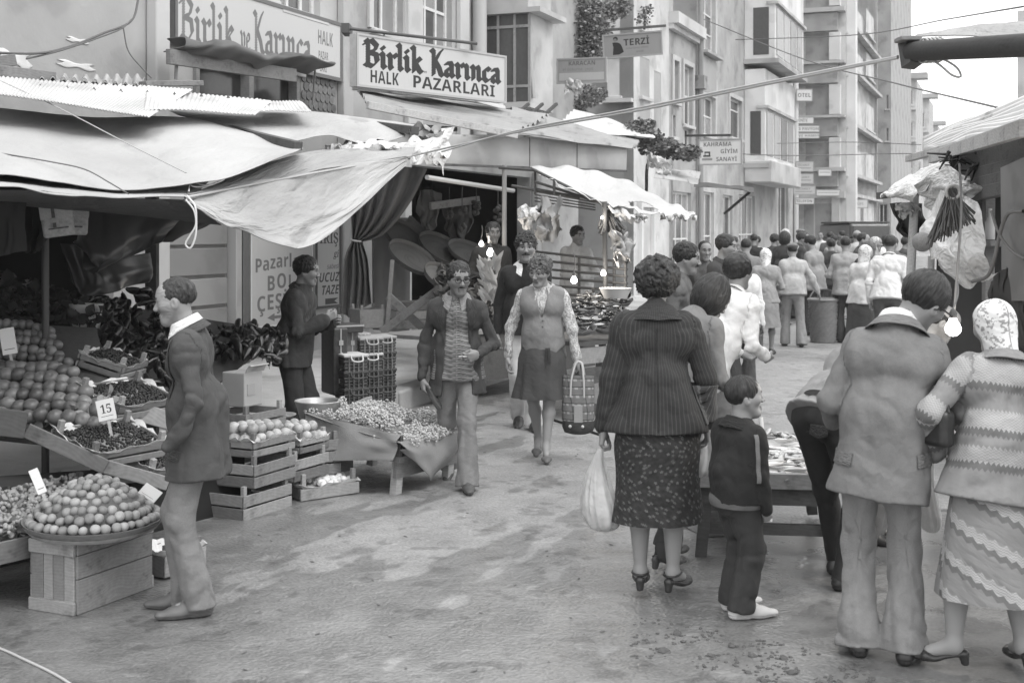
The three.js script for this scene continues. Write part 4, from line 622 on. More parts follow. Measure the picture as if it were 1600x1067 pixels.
function person(label, at, yaw, o) {
  const d = -at.z, far = o.cell ?? (d < 8 ? 0.011 : d < 13 ? 0.013 : 0.024), hc = o.hcell ?? (d < 8 ? 0.0042 : d < 13 ? 0.004 : 0.009);
  const p = thing('person', label, 'person', at, yaw, o.group), J = skeleton(o); p.userData.J = J;
  // body: one surface from head to feet
  const L = bodyPrims(J, o), [lo, hi] = bounds(L, 0.02); const white = (g) => paint(g, () => 1);
  const gs = [white(skin3(blend(L, 0.03), lo, hi, Math.max(0.018, far)))]; if (o.bare) gs[0] = white(skin3(blend(L, 0.03), lo, hi, 0.011));
  const hg = headGeo(!!o.fem, o.face ? Math.min(hc, 0.0036) : hc, o.faceO || {}).clone().applyMatrix4(J.hm); gs.push(hg);
  for (const S of ['L', 'R']) {
    if (o['hide' + S]) continue; const k = o['k' + S] || {}; const dir = (k.dir ? V(...k.dir) : J['wr' + S].clone().sub(J['el' + S])).normalize(), y = dir.clone().negate(); let z = k.thumb ? V(...k.thumb) : V(0, 0, 1); z.addScaledVector(y, -z.dot(y)).normalize();
    const x = y.clone().cross(z); let g = handGeo(k.curl ?? 0.45, d < 13 ? 0.0036 : 0.008); g = S === 'R' ? g.clone() : mirrorX(g); const sc = J.H / 1.74; g.applyMatrix4(basis(x, y, z).scale(V(sc, sc, sc)).setPosition(J['wr' + S])); gs.push(white(g)); J['hand' + S] = J['wr' + S].clone().addScaledVector(dir, 0.085 * sc);
  }
  part('body', merge(gs), skinMat((o.skin ?? 0.3) * 0.76), p);
  if (o.hair) { const g = hairGeo(o.hair, d < 13 ? 0.0052 : 0.01, o.sd || 0); g.applyMatrix4(J.hm); part('hair', g, hairM[o.hairTone ?? 0], p); }
  if (o.legs === 'trousers') part('trousers', trouserGeo(J, { cell: far, ...o.tr }), o.trM, p);
  if (o.under) { const q = topGeo(J, { cell: far, e: 0.006, fem: o.fem, hem: 0.03, ...o.under }); part(o.under.name || 'shirt', q, o.under.m, p); }
  if (o.top) { const q = topGeo(J, { cell: far, fem: o.fem, ...o.top }); J.topF = q.userData.F; part(o.top.name || 'jacket', q, o.top.m, p); }
  if (o.shoe) for (const S of ['L', 'R']) { const f = footFrame(J, S), g = shoeGeo(o.shoe, d < 13 ? 0.006 : 0.014).clone(), sc = J.H / 1.74 * (o.shoeS ?? 1), an = J['an' + S]; const base = an.clone().addScaledVector(f.up, -0.05 * J.H); g.applyMatrix4(new THREE.Matrix4().compose(base.addScaledVector(f.fw, 0.02 * sc), f.q, V(sc, sc, sc))); part('shoe', g, o.shoeM || shoeM[0], p); }
  if (o.extra) o.extra(p, J, far);
  return p;
}
// lay a strip of cloth on a field: f(u,v) gives [x,y] seen along dir from outside
function laid(F, from, dir, f, nu, nv, off = 0.004, th = 0.006, uvs = [1, 1]) {
  return sheet((u, v) => { const q = f(u, v).clone().addScaledVector(dir, -0.5); let t = 0; for (let i = 0; i < 60 && t < 1; i++) { const d = F(q.x + dir.x * t, q.y + dir.y * t, q.z + dir.z * t); if (d < 0.0015) break; t += Math.max(d * 0.6, 0.0015); } return q.addScaledVector(dir, t - off); }, nu, nv, th, uvs);
}
// folded collar round the neck; open at the front
function collar(J, o = {}) {
  const c = J.neck.clone().addScaledVector(J.up2, (o.dy ?? -0.012) * J.H).addScaledVector(J.cf, o.df ?? 0.0), r = (o.r ?? 0.075), gap = o.gap ?? 0.5, hgt = o.h ?? 0.04, fl = o.fl ?? 0.03;
  return sheet((u, v) => { const a = gap + u * (Math.PI * 2 - 2 * gap), tip = Math.pow(Math.abs(u * 2 - 1), 3) * (o.tip ?? 0.02), rr = r + (v > 0.5 ? (v - 0.5) * 2 * (fl + tip * 0.6) : 0), y = v < 0.5 ? v * 2 * hgt : hgt - (v - 0.5) * 2 * (hgt + 0.008 + tip + (o.back ?? 0) * (1 - Math.abs(u * 2 - 1))); return c.clone().addScaledVector(J.sr, Math.sin(a) * rr * 1.08).addScaledVector(J.cf, Math.cos(a) * rr * 0.92).addScaledVector(J.up2, y - 0.25 * Math.cos(a) * rr); }, 30, 8, 0.005);
}
// ---------- cloth patterns ----------
const zig = (u, p, a) => Math.abs(((u / p) % 1 + 1) % 1 - 0.5) * 2 * a;
const PT = {
  pin: dataTex(128, 16, (u) => { const q = (u * 4) % 1; return q < 0.2 ? 1 : 0.42 + 0.08 * hash3(u * 128 | 0, 1, 1); }, 0.072),
  marl: dataTex(256, 256, (u, v) => clamp(0.55 + 1.1 * tile(u, (v * 9) % 1, 9, 2, 77), 0.15, 1) * (0.85 + 0.15 * Math.sin(v * Math.PI * 2 * 48)), 0.3),
  blouse: dataTex(256, 256, (u, v) => { const a = tile(u, v, 14, 3, 5), b = tile(u, v, 20, 2, 15); return a > 0.06 ? 0.95 : b > 0.1 ? 0.42 : 0.68; }, 0.15),
  floral: dataTex(512, 512, (u, v) => { let c = 0.16 + 0.12 * tile(u, v, 24, 3, 6); const n = 15; for (let a = -1; a <= 1; a++) for (let b = -1; b <= 1; b++) { const i = Math.floor(u * n) + a, j = Math.floor(v * n) + b, ii = (i + n) % n, jj = (j + n) % n; const hx = hash3(ii, jj, 1), hy = hash3(ii, jj, 2); const dx = u * n - i - hx, dy = v * n - j - hy, r = Math.hypot(dx, dy); if (hash3(ii, jj, 3) < 0.8 && r < 0.33) { const pet = 0.2 + 0.1 * Math.cos(Math.atan2(dy, dx) * 5 + hx * 6); if (r < pet) c = r < 0.07 ? 0.3 : 0.62 + 0.3 * hy; } } return c; }, 0.42),
  zig: dataTex(256, 1024, (u, v) => { const y = v * 1.0, x = u * 0.16; let c = 0.5 + 0.05 * tile(u, v, 8, 4, 3); for (const [a, b] of [[0.36, 0.47], [0.17, 0.25], [0.03, 0.095]]) { const z = zig(x, 0.02, 0.014), lo = a + z, hi = b + z; if (y > lo && y < hi) { const q = (Math.floor(y / 0.006 - z / 0.006) + Math.floor(x / 0.005)) % 2; c = 0.88 - (q ? 0.24 : 0); } else if (y > lo - 0.03 && y < lo) c *= 0.62; } return c; }, 1),
  dress: dataTex(512, 512, (u, v) => { const w = (u * 1 + v) % 1; let c = 0.5 + 0.05 * tile(u, v, 8, 4, 3); const z = zig(u - v, 0.07, 0.05); const q = ((w + z) % 0.5) / 0.5; if (q < 0.26) { const k = (Math.floor((w + z) * 60) + Math.floor((u - v + 2) * 60)) % 2; c = 0.88 - (k ? 0.24 : 0); } else if (q < 0.42) c *= 0.62; return c; }, 0.62),
  scarf: dataTex(256, 256, (u, v) => { const a = tile(u, v, 5, 3, 8), b = tile(u, v, 24, 2, 9); return a > 0.1 && b > 0.05 ? 0.4 : 0.92; }, 0.22),
  tweed: dataTex(256, 256, (u, v) => 0.82 + 0.3 * (hash3(u * 256 | 0, v * 256 | 0, 4) - 0.5) + 0.15 * tile(u, v, 4, 4, 2), 0.28),
};
PT.zig.repeat.set(1 / 0.16, 1); PT.pin.repeat.set(1 / 0.072, 1);
const fab = (v, tex, o = {}) => fabric(v, { tex: tex || T.fine, ...o });
const shirtW = fab(0.8), dkT = fab(0.04), mdT = fab(0.1);
const cutFront = (x0, w0, w1, yTop, zMin = 0.0) => (J) => { const lo = J.pel.y - 0.25, hi = yTop ?? J.neck.y - 0.03; return (x, y, z) => { const t = clamp((y - lo) / (hi - lo)); return Math.max(Math.abs(x - x0) - lerp(w0, w1, t), zMin - z, y - hi - 0.1) * 0.9; }; };
function skirtGeo(J, o) {
  const c0 = J.pel.clone().addScaledVector(J.up, o.top ?? 0.12), c1 = V(o.hx ?? J.pel.x, o.hemY, o.hz ?? (J.pel.z + J.knL.z + J.knR.z) / 3), R = [], N = 12;
  for (let i = 0; i <= N; i++) { const t = i / N, hip = Math.exp(-((t - 0.3) ** 2) / 0.05); R.push({ c: c0.clone().lerp(c1, t), rx: lerp(o.rx0, o.rx1, t) + hip * (o.hip ?? 0.025), rz: lerp(o.rz0, o.rz1, t) + hip * (o.hip ?? 0.025) * 0.8, turn: o.turn || 0 }); }
  const n = o.n ?? 7, sd = o.sd ?? 1; return loft(R, 56, (a, t) => 1 + (o.A ?? 0.05) * (0.15 + 0.85 * t) * (Math.sin(a * n + sd + 2.2 * noise3(Math.cos(a) * 2 + sd, t * 2, Math.sin(a) * 2)) * 0.7 + 0.5 * noise3(Math.cos(a) * 3 + sd, t * 3.5, Math.sin(a) * 3)), [true, false]);
}
const mid = (a, b, t = 0.5) => a.clone().lerp(b, t);
// spectacles and moustache in head space
function glasses(p, J) { const g = []; for (const s of [1, -1]) { const t = new THREE.TorusGeometry(0.021, 0.0026, 6, 20); t.scale(1.08, 0.86, 1); t.translate(s * 0.032, 0.008, 0.102); g.push(t); g.push(rod(V(s * 0.054, 0.012, 0.1), V(s * 0.08, 0.008, 0.0), 0.0024)); } g.push(rod(V(-0.012, 0.012, 0.106), V(0.012, 0.012, 0.106), 0.0026)); g.push(rod(V(-0.054, 0.02, 0.101), V(-0.012, 0.02, 0.105), 0.0038), rod(V(0.012, 0.02, 0.105), V(0.054, 0.02, 0.101), 0.0038)); const q = merge(g); q.applyMatrix4(J.hm); part('glasses', q, hairM[0], p); }
function moustache(p, J, w = 0.028, h = 0.007) { const L = [cone(V(0, -0.043, 0.096), V(w, -0.052, 0.082), h, h * 0.55), cone(V(0, -0.043, 0.096), V(-w, -0.052, 0.082), h, h * 0.55)]; const [a, b] = bounds(L, 0.01); const F = blend(L, 0.008), q = skin3((x, y, z) => F(x, y, z) - 0.002 * noise3(x * 400, y * 120, z * 200), a, b, 0.0026); q.applyMatrix4(J.hm); part('moustache', q, hairM[1], p); }
function headCover(p, J, F, m, name, lo, hi, h = 0.008) { const q = skin3(F, lo, hi, h); const uvp = q.attributes.position, uv = q.attributes.uv; for (let i = 0; i < uvp.count; i++) uv.setXY(i, Math.atan2(uvp.getX(i), uvp.getZ(i)) * 0.1, uvp.getY(i)); q.applyMatrix4(J.hm); return part(name, q, m, p); }
function scarfHead(p, J, m, tail = true) {
  const L = [ell(V(0, 0.035, -0.02), 0.094, 0.1, 0.112), cone(V(0, -0.02, -0.03), V(0, -0.13, -0.03), 0.085, 0.075), ...(tail ? [cone(V(0, -0.07, -0.08), V(0, -0.22, -0.13), 0.06, 0.02, { w: V(0, 0, 1), k: 2.2 }), cone(V(0, -0.08, 0.05), V(0.01, -0.13, 0.06), 0.028, 0.02)] : [])], F = blend(L, 0.03), cut = ell(V(0, -0.02, 0.125), 0.066, 0.09, 0.085);
  headCover(p, J, (x, y, z) => smax(F(x, y, z) + 0.005 * noise3(x * 16, y * 12, z * 16) + 0.0022 * (1 - 2 * Math.abs(noise3(x * 9, (y - z) * 30, 3))), -cut(x, y, z), 0.01), m, 'headscarf', V(-0.15, -0.27, -0.2), V(0.15, 0.17, 0.14), 0.006);
}
function flatCap(p, J, m) { const L = [ell(V(0, 0.085, -0.01), 0.1, 0.048, 0.122), cone(V(-0.04, 0.07, 0.1), V(0.04, 0.07, 0.1), 0.034, 0.034, { w: V(0, 1, 0), k: 2.6 })], F = blend(L, 0.02); headCover(p, J, F, m, 'flat_cap', V(-0.14, 0.0, -0.16), V(0.14, 0.16, 0.17)); }
function roundHair(p, J, tone) { const F0 = ell(V(0, 0.036, -0.02), 0.098, 0.102, 0.112), cut = ell(V(0, -0.05, 0.12), 0.07, 0.1, 0.075); headCover(p, J, (x, y, z) => smax(smax(F0(x, y, z), -cut(x, y, z), 0.01), -0.08 - y, 0.01) - 0.012 * fbm3(x * 40, y * 34, z * 40, 3), hairM[tone], 'hair', V(-0.14, -0.14, -0.16), V(0.14, 0.17, 0.15)); }
// ---------- people near the camera ----------
const pocket = (F, c, w, h, m, p, dir) => part('pocket', laid(F, c, dir, (u, v) => V(c.x + (u - 0.5) * w * Math.abs(dir.z) , c.y + (v - 0.5) * h, c.z + (u - 0.5) * w * Math.abs(dir.x)), 8, 6, 0.004, 0.006), m, p);
{ // older man in profile by the fruit
  const jm = fab(0.07, PT.tweed), tm = fab(0.22, PT.tweed);
  const p = person('older man in grey suit jacket and open white shirt standing by the fruit crates', V(-1.53, 0, -6.2), -Math.PI / 2 + 0.1, {
    H: 1.66, hs: 0.95, face: 1, faceO: { age: 1, stubble: 0.12 }, hair: 'short', hairTone: 2, skin: 0.36, lean: 2, hunch: 9, hp: 9, hf: 0.0, shoe: 'trainer', shoeM: shoeM[1], shoeS: 0.98, legs: 'trousers', trM: tm, tr: { flare: 0.022, e: 0.014, fold: 0.011, len: 0.062 },
    fL: [0.07, 0, -0.02], fR: [-0.07, 0, 0.06], fyL: 14, fyR: -4, hL: [0.215, 0.83, 0.1], hR: [-0.2, 0.84, 0.12], epL: [0.5, 0, -1], hideL: 1, hideR: 1,
    under: { m: shirtW, e: 0.004, flare: 0, bulk: 0.95, hem: 0.02, noL: 1, noR: 1, fold: 0.003, neckH: 0.012 },
    top: { m: jm, e: 0.022, hem: 0.185, flare: 0.022, fold: 0.011, bulk: 0.95, sd: 4, cuts: [cutFront(0, 0.07, 0.05, null, 0.06)] },
    extra: (p, J) => {
      part('shirt_collar', collar(J, { r: 0.072, gap: 0.5, h: 0.03, fl: 0.02, dy: 0.004 }), shirtW, p); part('jacket_collar', collar(J, { r: 0.094, gap: 0.9, h: 0.03, fl: 0.03, dy: -0.022, df: -0.005 }), jm, p);
      part('lapel', laid(J.topF, null, V(-0.75, 0, -0.66), (u, v) => V(lerp(0.085, 0.125 + 0.02 * Math.sin(v * 3), u), J.neck.y - 0.03 - v * 0.3, 0.1), 5, 14, 0.007, 0.006), jm, p);
      const wl = J.wrL; part('pocket_flap', laid(J.topF, null, V(-1, 0, 0), (u, v) => V(0, wl.y - 0.02 - v * 0.05, wl.z - 0.05 + u * 0.13 + v * 0.01), 10, 3, 0.004), jm, p);
    },
  });
}
{ // stallholder behind the cart
  const jm = fab(0.04), tm = fab(0.035);
  person('young dark haired man in short jacket behind the grape cart facing right', V(-1.78, 0, -10.4), Math.PI / 2 - 0.15, {
    H: 1.66, face: 1, faceO: { stubble: 0.3 }, hair: 'full', lean: 4, hunch: 8, hp: 6, hy: 8, legs: 'trousers', trM: tm, tr: { flare: 0.02, e: 0.02 }, shoe: 'shoe', fL: [0.08, 0, 0.1], fR: [-0.08, 0, -0.06],
    hL: [0.08, 1.1, 0.31], hR: [-0.1, 1.14, 0.3], epR: [-0.6, -0.3, -1], kR: { curl: 0.8, thumb: [0, 1, 0.4] }, kL: { curl: 0.7, thumb: [0, 1, 0.3] }, top: { m: jm, e: 0.034, hem: 0.1, flare: 0.0, fold: 0.012, sd: 8 },
    extra: (p, J) => part('jacket_collar', collar(J, { r: 0.078, gap: 0.7, h: 0.035, fl: 0.03 }), jm, p) });
}
{ // man walking towards us
  const jm = fab(0.048, PT.tweed), tm = fab(0.22, PT.tweed), sw = fab(0.3, PT.marl), sh = fab(0.24);
  person('man with glasses and moustache in open dark jacket walking towards the camera', V(-0.4, 0, -9.3), 0.04, {
    H: 1.655, face: 1, faceO: { stubble: 0.3 }, hair: 'full', skin: 0.28, hy: 16, hp: 7, lean: 2, hunch: 6, turn: -6, hipTurn: 6, hipY: 0.503, shoe: 'shoe', shoeM: shoeM[3], legs: 'trousers', trM: tm, tr: { flare: 0.036, e: 0.012, len: 0.06, fold: 0.009 },
    fL: [0.075, 0, 0.2], fR: [-0.06, 0.06, -0.3], fpR: 32, fyL: 4, fyR: -8, kpL: [0, 0, 1], hR: [-0.25, 0.78, 0.06], hL: [0.15, 0.97, 0.24], epL: [0.7, -0.5, -0.8], epR: [-0.6, 0, -0.8], kL: { curl: 0.75, thumb: [-0.6, 0.5, 0.6], dir: [-0.75, -0.2, 0.6] }, kR: { curl: 0.85, thumb: [0.2, 0, 1], dir: [0.12, -1, 0.2] },
    under: { m: sw, name: 'sweater', e: 0.013, hem: 0.06, noL: 1, noR: 1, fold: 0.005, neckH: -0.02 },
    top: { m: jm, e: 0.02, hem: 0.165, flare: 0.03, fold: 0.011, sd: 3, cuts: [cutFront(0.0, 0.115, 0.062, null, 0.0)], neckH: -0.02 },
    extra: (p, J) => {
      part('shirt_collar', collar(J, { r: 0.066, gap: 0.34, h: 0.03, fl: 0.034, tip: 0.045, dy: 0.0 }), sh, p);
      part('jacket_collar', collar(J, { r: 0.09, gap: 0.8, h: 0.03, fl: 0.034, dy: -0.016, df: -0.006 }), jm, p);
      for (const s of [1, -1]) part('lapel', laid(J.topF, null, V(0, 0, -1), (u, v) => { const y = J.neck.y - 0.03 - v * 0.3, inn = lerp(0.068, 0.09, v) , out = v < 0.3 ? lerp(0.115, 0.165, v / 0.3) : lerp(0.15, 0.094, (v - 0.3) / 0.7); return V(J.chest.x + s * lerp(inn, out, u), y + (v < 0.34 && v > 0.26 ? 0.012 * u : 0), 0); }, 6, 20, 0.007, 0.006), jm, p);
      glasses(p, J); moustache(p, J, 0.026, 0.006);
      part('cigarette', rod(J.handL.clone().add(V(-0.02, 0.01, 0.02)), J.handL.clone().add(V(-0.075, 0.015, 0.06)), 0.004), shirtW, p);
    },
  });
  const hb = P(676, 622, 9.25); solo('folded_umbrella', merge([loft([[0, 0.012], [0.05, 0.024], [0.2, 0.03], [0.26, 0.022], [0.27, 0.01]].map(([t, r]) => ({ c: P(666, 600, 9.22).lerp(P(687, 640, 9.12), t / 0.27), rx: r, rz: r })), 14, (a, t) => 1 + 0.14 * Math.sin(a * 5 + t * 4), [true, true]), rod(P(664, 596, 9.22), P(658, 584, 9.24), 0.009, 0.011)]), fab(0.03, null, { rough: 0.6 }), 'short dark folded umbrella in the hand of the walking man', 'umbrella');
}
{ // moustached man behind the woman
  const sw = fab(0.022, PT.tweed), tm = fab(0.55);
  person('curly haired man with moustache in dark sweater walking behind the woman in a vest', V(0.13, 0, -12), 0, {
    H: 1.84, face: 1, faceO: { stubble: 0.15, brow: 1 }, hair: 'curly', hairTone: 1, skin: 0.32, hp: 2, legs: 'trousers', trM: tm, tr: { flare: 0.03 }, shoe: 'shoe', fL: [0.07, 0, 0.12], fR: [-0.06, 0.03, -0.15], fpR: 15,
    top: { m: sw, name: 'sweater', e: 0.02, hem: 0.06, sd: 12 }, hL: [0.25, 0.86, 0.05], hR: [-0.27, 0.88, 0.0],
    extra: (p, J) => { part('shirt_collar', collar(J, { r: 0.068, gap: 0.3, h: 0.028, fl: 0.04, tip: 0.05, dy: -0.004 }), shirtW, p); moustache(p, J, 0.032, 0.009); } });
}
{ // woman with the shopping bag
  const bl = fab(0.56, PT.blouse), vest = fab(0.24, PT.tweed), sk = fab(0.06, T.fine);
  const p = person('woman in patterned blouse, light waistcoat and dark skirt carrying a shopping bag', V(0.25, 0, -10.4), -0.08, {
    H: 1.64, fem: 1, face: 1, hair: 'curly', hairTone: 3, skin: 0.4, hy: -26, hp: 16, hr: 6, bare: 1, lean: 1, hipY: 0.53, turn: 4, hipTurn: -6, shoe: 'heel', shoeM: shoeM[1], calf: 0.052,
    fL: [0.035, 0.03, 0.17], fR: [-0.045, 0.06, -0.14], fpL: 10, fpR: 25, hL: [0.285, 0.79, 0.04], hR: [-0.28, 0.82, 0.03], epR: [-1, 0, -0.6], epL: [1, 0, -0.5], kL: { curl: 0.95, thumb: [0, 0, 1], dir: [0.1, -1, 0.1] },
    under: { m: bl, name: 'blouse', e: 0.012, hem: -0.06, fold: 0.008, r1: 0.044, r2: 0.034, sd: 7 }, top: { m: vest, name: 'waistcoat', e: 0.024, hem: 0.05, hemUp: 0.0, noL: 1, noR: 1, fold: 0.004, shR: 0.056, shIn: 0.24, waist: 0.088, flare: 0.0, neckH: -0.05, cuts: [(J) => { return (x, y, z) => { const t = (y - (J.chest.y - 0.1)) / 0.3; return Math.max(Math.abs(x - J.chest.x) - 0.075 * t, -(z + 0.0)); }; }, (J) => (x, y, z) => { const q = Math.abs(Math.abs(x - J.pel.x) - 0.07); return Math.max(y - (J.pel.y - 0.045) - q * 0.9, -z) * 0.7; }] },
    extra: (p, J) => {
      part('skirt', skirtGeo(J, { top: 0.1, hemY: 0.5, rx0: 0.13, rz0: 0.11, rx1: 0.235, rz1: 0.22, hx: -0.01, hz: 0.03, A: 0.1, n: 6, sd: 2 }), sk, p);
      part('blouse_collar', collar(J, { r: 0.07, gap: 0.4, h: 0.026, fl: 0.04, tip: 0.05, dy: -0.006 }), bl, p);
      part('belt_tie', merge([sheet((u, v) => V(0.03 + u * 0.025 - v * 0.02, J.pel.y + 0.04 - v * 0.16, 0.16 + 0.02 * v), 2, 6, 0.006), sheet((u, v) => V(0.045 + u * 0.022 + v * 0.01, J.pel.y + 0.04 - v * 0.12, 0.162 + 0.025 * v), 2, 6, 0.006)]), sk, p);
      for (let i = 0; i < 4; i++) { const q = new THREE.SphereGeometry(0.008, 8, 6); q.translate(J.chest.x + 0.008, J.chest.y - 0.11 - i * 0.05, J.chest.z + 0.142 - i * 0.004); part('button', q, shoeM[1], p); }
    },
  });
}
{ // woman in pinstripe jacket, back to us
  const jm = fab(0.044, PT.pin), sk = fab(0.14, PT.floral);
  person('curly haired woman in pinstripe jacket and dark flowered skirt seen from behind', V(0.735, 0, -6.48), Math.PI - 0.03, {
    H: 1.665, fem: 1, hair: 'wavy', hairTone: 1, skin: 0.36, hy: -8, hp: 6, hs: 1.02, bare: 1, hipY: 0.545, lean: 2, hunch: 7, shoe: 'heel', shoeM: shoeM[0], shoeS: 1.05, calf: 0.058, bulk: 1.0, sw: 0.092,
    fL: [0.085, 0.04, -0.01], fR: [-0.075, 0.04, -0.05], fyL: -6, fyR: -34, hL: [0.275, 0.8, 0.02], hR: [-0.26, 0.86, 0.08], epL: [0.6, 0, -1], epR: [-0.6, 0, -1], kL: { curl: 0.9, thumb: [0, 0, 1] }, kR: { curl: 0.4 },
    top: { m: jm, e: 0.028, hem: 0.075, flare: 0.055, hipX: 0.056, waist: 0.08, fold: 0.009, sd: 15, r0: 0.056, r1: 0.047, seamBack: 0 },
    extra: (p, J) => {
      part('skirt', skirtGeo(J, { top: 0.06, hemY: 0.385, rx0: 0.16, rz0: 0.135, rx1: 0.232, rz1: 0.19, hx: 0.0, hz: 0.0, A: 0.05, n: 5, sd: 5, hip: 0.035 }), sk, p);
      part('jacket_collar', collar(J, { r: 0.085, gap: 0.9, h: 0.045, fl: 0.06, back: 0.055, dy: -0.024 }), jm, p);
      part('pocket', laid(J.topF, null, V(0.75, 0, 0.66), (u, v) => V(-0.235, J.pel.y + 0.16 - v * 0.19, 0.02).add(V(0.66, 0, -0.75).multiplyScalar((u - 0.5) * 0.15)), 8, 8, 0.006, 0.008, [0.15, 0.19]), fab(0.13, sized(PT.pin, 0.07)), p);
      part('back_seam', laid(J.topF, null, V(0, 0, 1), (u, v) => V(0.005 + u * 0.006, J.pel.y - 0.05 + v * 0.5, 0), 2, 24, 0.0005, 0.003), fab(0.05), p);
      for (const S of ['L', 'R']) { const f = footFrame(J, S), an = J['an' + S]; part('heel_strap', tube([V(-0.034, 0.02, 0.03), V(-0.038, 0.012, -0.025), V(0, 0.006, -0.047), V(0.038, 0.012, -0.025), V(0.034, 0.02, 0.03)].map((q) => an.clone().addScaledVector(f.fw, q.z).addScaledVector(V(f.fw.z, 0, -f.fw.x), q.x).addScaledVector(f.up, q.y - 0.012)), 0.006, 16, 6), shoeM[0], p); }
    },
  });
}
{ // dark haired woman just beyond her
  const tp = fab(0.16), tm = fab(0.025);
  person('dark haired woman in dark trousers looking down beyond the pinstripe jacket', V(0.93, 0, -7.1), Math.PI / 2 + 0.7, { H: 1.68, fem: 1, hair: 'bob', hairTone: 0, skin: 0.34, hy: -10, hp: 34, hunch: 18, lean: 6, hf: 0.03, legs: 'trousers', trM: tm, tr: { flare: 0.01 }, shoe: 'heel', shoeM: shoeM[3], fL: [0.06, 0.03, -0.02], fR: [-0.07, 0.03, -0.22], top: { m: tp, e: 0.015, hem: 0.03, sd: 5 }, hL: [0.1, 0.95, 0.3], hR: [-0.15, 0.95, 0.28] });
}
{ // boy
  const jm = fab(0.015), st = fab(0.12), tm = fab(0.035);
  person('small boy in dark zip jacket and white shoes seen from behind', V(1.085, 0, -6.17), Math.PI * 0.66, {
    H: 1.1, hs: 1.32, hair: 'boy', hairTone: 1, skin: 0.36, hy: -22, hp: -4, face: 1, legs: 'trousers', trM: tm, tr: { bulk: 1.12, flare: 0.022, e: 0.016, fold: 0.01, len: 0.035 }, shoe: 'shoe', shoeM: shoeM[2], shoeS: 1.35, fL: [0.07, 0, 0.03], fR: [-0.07, 0, -0.03], fyL: 4, fyR: -16, bulk: 1.2,
    hL: [0.13, 0.52, 0.1], hR: [-0.14, 0.49, 0.06], epR: [-0.6, 0, -1], kR: { curl: 0.8, dir: [0.2, -0.8, 0.6] }, top: { m: jm, bulk: 1.2, e: 0.02, hem: 0.02, flare: -0.004, fold: 0.009, sd: 21, waist: 0.096, hipX: 0.055, r0: 0.05, r1: 0.044, r2: 0.036 },
    extra: (p, J) => {
      part('jacket_collar', collar(J, { r: 0.075, gap: 0.5, h: 0.035, fl: 0.035, back: 0.02, dy: -0.02 }), jm, p);
      const w = V(-0.62, 0, -0.78), h = J.pel.y; part('waistband', loft([0, 1, 2, 3].map((i) => ({ c: J.pel.clone().add(V(0, -0.035 + i * 0.018, 0)), rx: 0.143 + (i % 3 ? 0.006 : 0), rz: 0.118 + (i % 3 ? 0.006 : 0) })), 40, (a) => 1 + 0.012 * Math.sin(a * 40)), st, p);
      const a = J.shR.clone().addScaledVector(J.up2, 0.02), b = J.elR.clone().addScaledVector(J.up2, -0.02); part('sleeve_stripe', laid(J.topF, null, V(1, 0, 0), (u, v) => V(0, lerp(a.y, b.y, v), lerp(a.z, b.z, v) - 0.045 + u * 0.018), 3, 20, 0.003, 0.004), fab(0.3), p);
    },
  });
}
{ // man bending over the fish
  const jm = fab(0.26), tm = fab(0.022, T.fine, { rough: 0.8 });
  person('man in dark jeans bending over the fish table behind the pale blazer', V(1.74, 0, -6.75), Math.PI * 0.72, { H: 1.72, hair: 'bald', skin: 0.34, lean: 52, hunch: 14, pel: [0.0, -0.16], hipY: 0.5, hp: 50, legs: 'trousers', trM: tm, tr: { flare: 0.0, e: 0.012 }, shoe: 'shoe', fL: [0.1, 0, 0.1], fR: [-0.1, 0, -0.12], hL: [0.25, 0.65, 0.75], hR: [-0.25, 0.65, 0.75], top: { m: jm, e: 0.024, hem: 0.02, sd: 31, fold: 0.01 },
    extra: (p, J) => { part('belt', loft([0, 1].map((i) => ({ c: J.pel.clone().addScaledVector(J.up, 0.055 + i * 0.035), rx: 0.158, rz: 0.125, tz: -0.9 })), 30), fab(0.02), p); part('hip_pocket', sheet((u, v) => J.pel.clone().add(V(-0.13 + u * 0.11, 0.0 - v * 0.05 - Math.sin(u * Math.PI) * 0.016 * v, -0.128 + v * -0.012)), 8, 4, 0.006), tm, p); } });
}
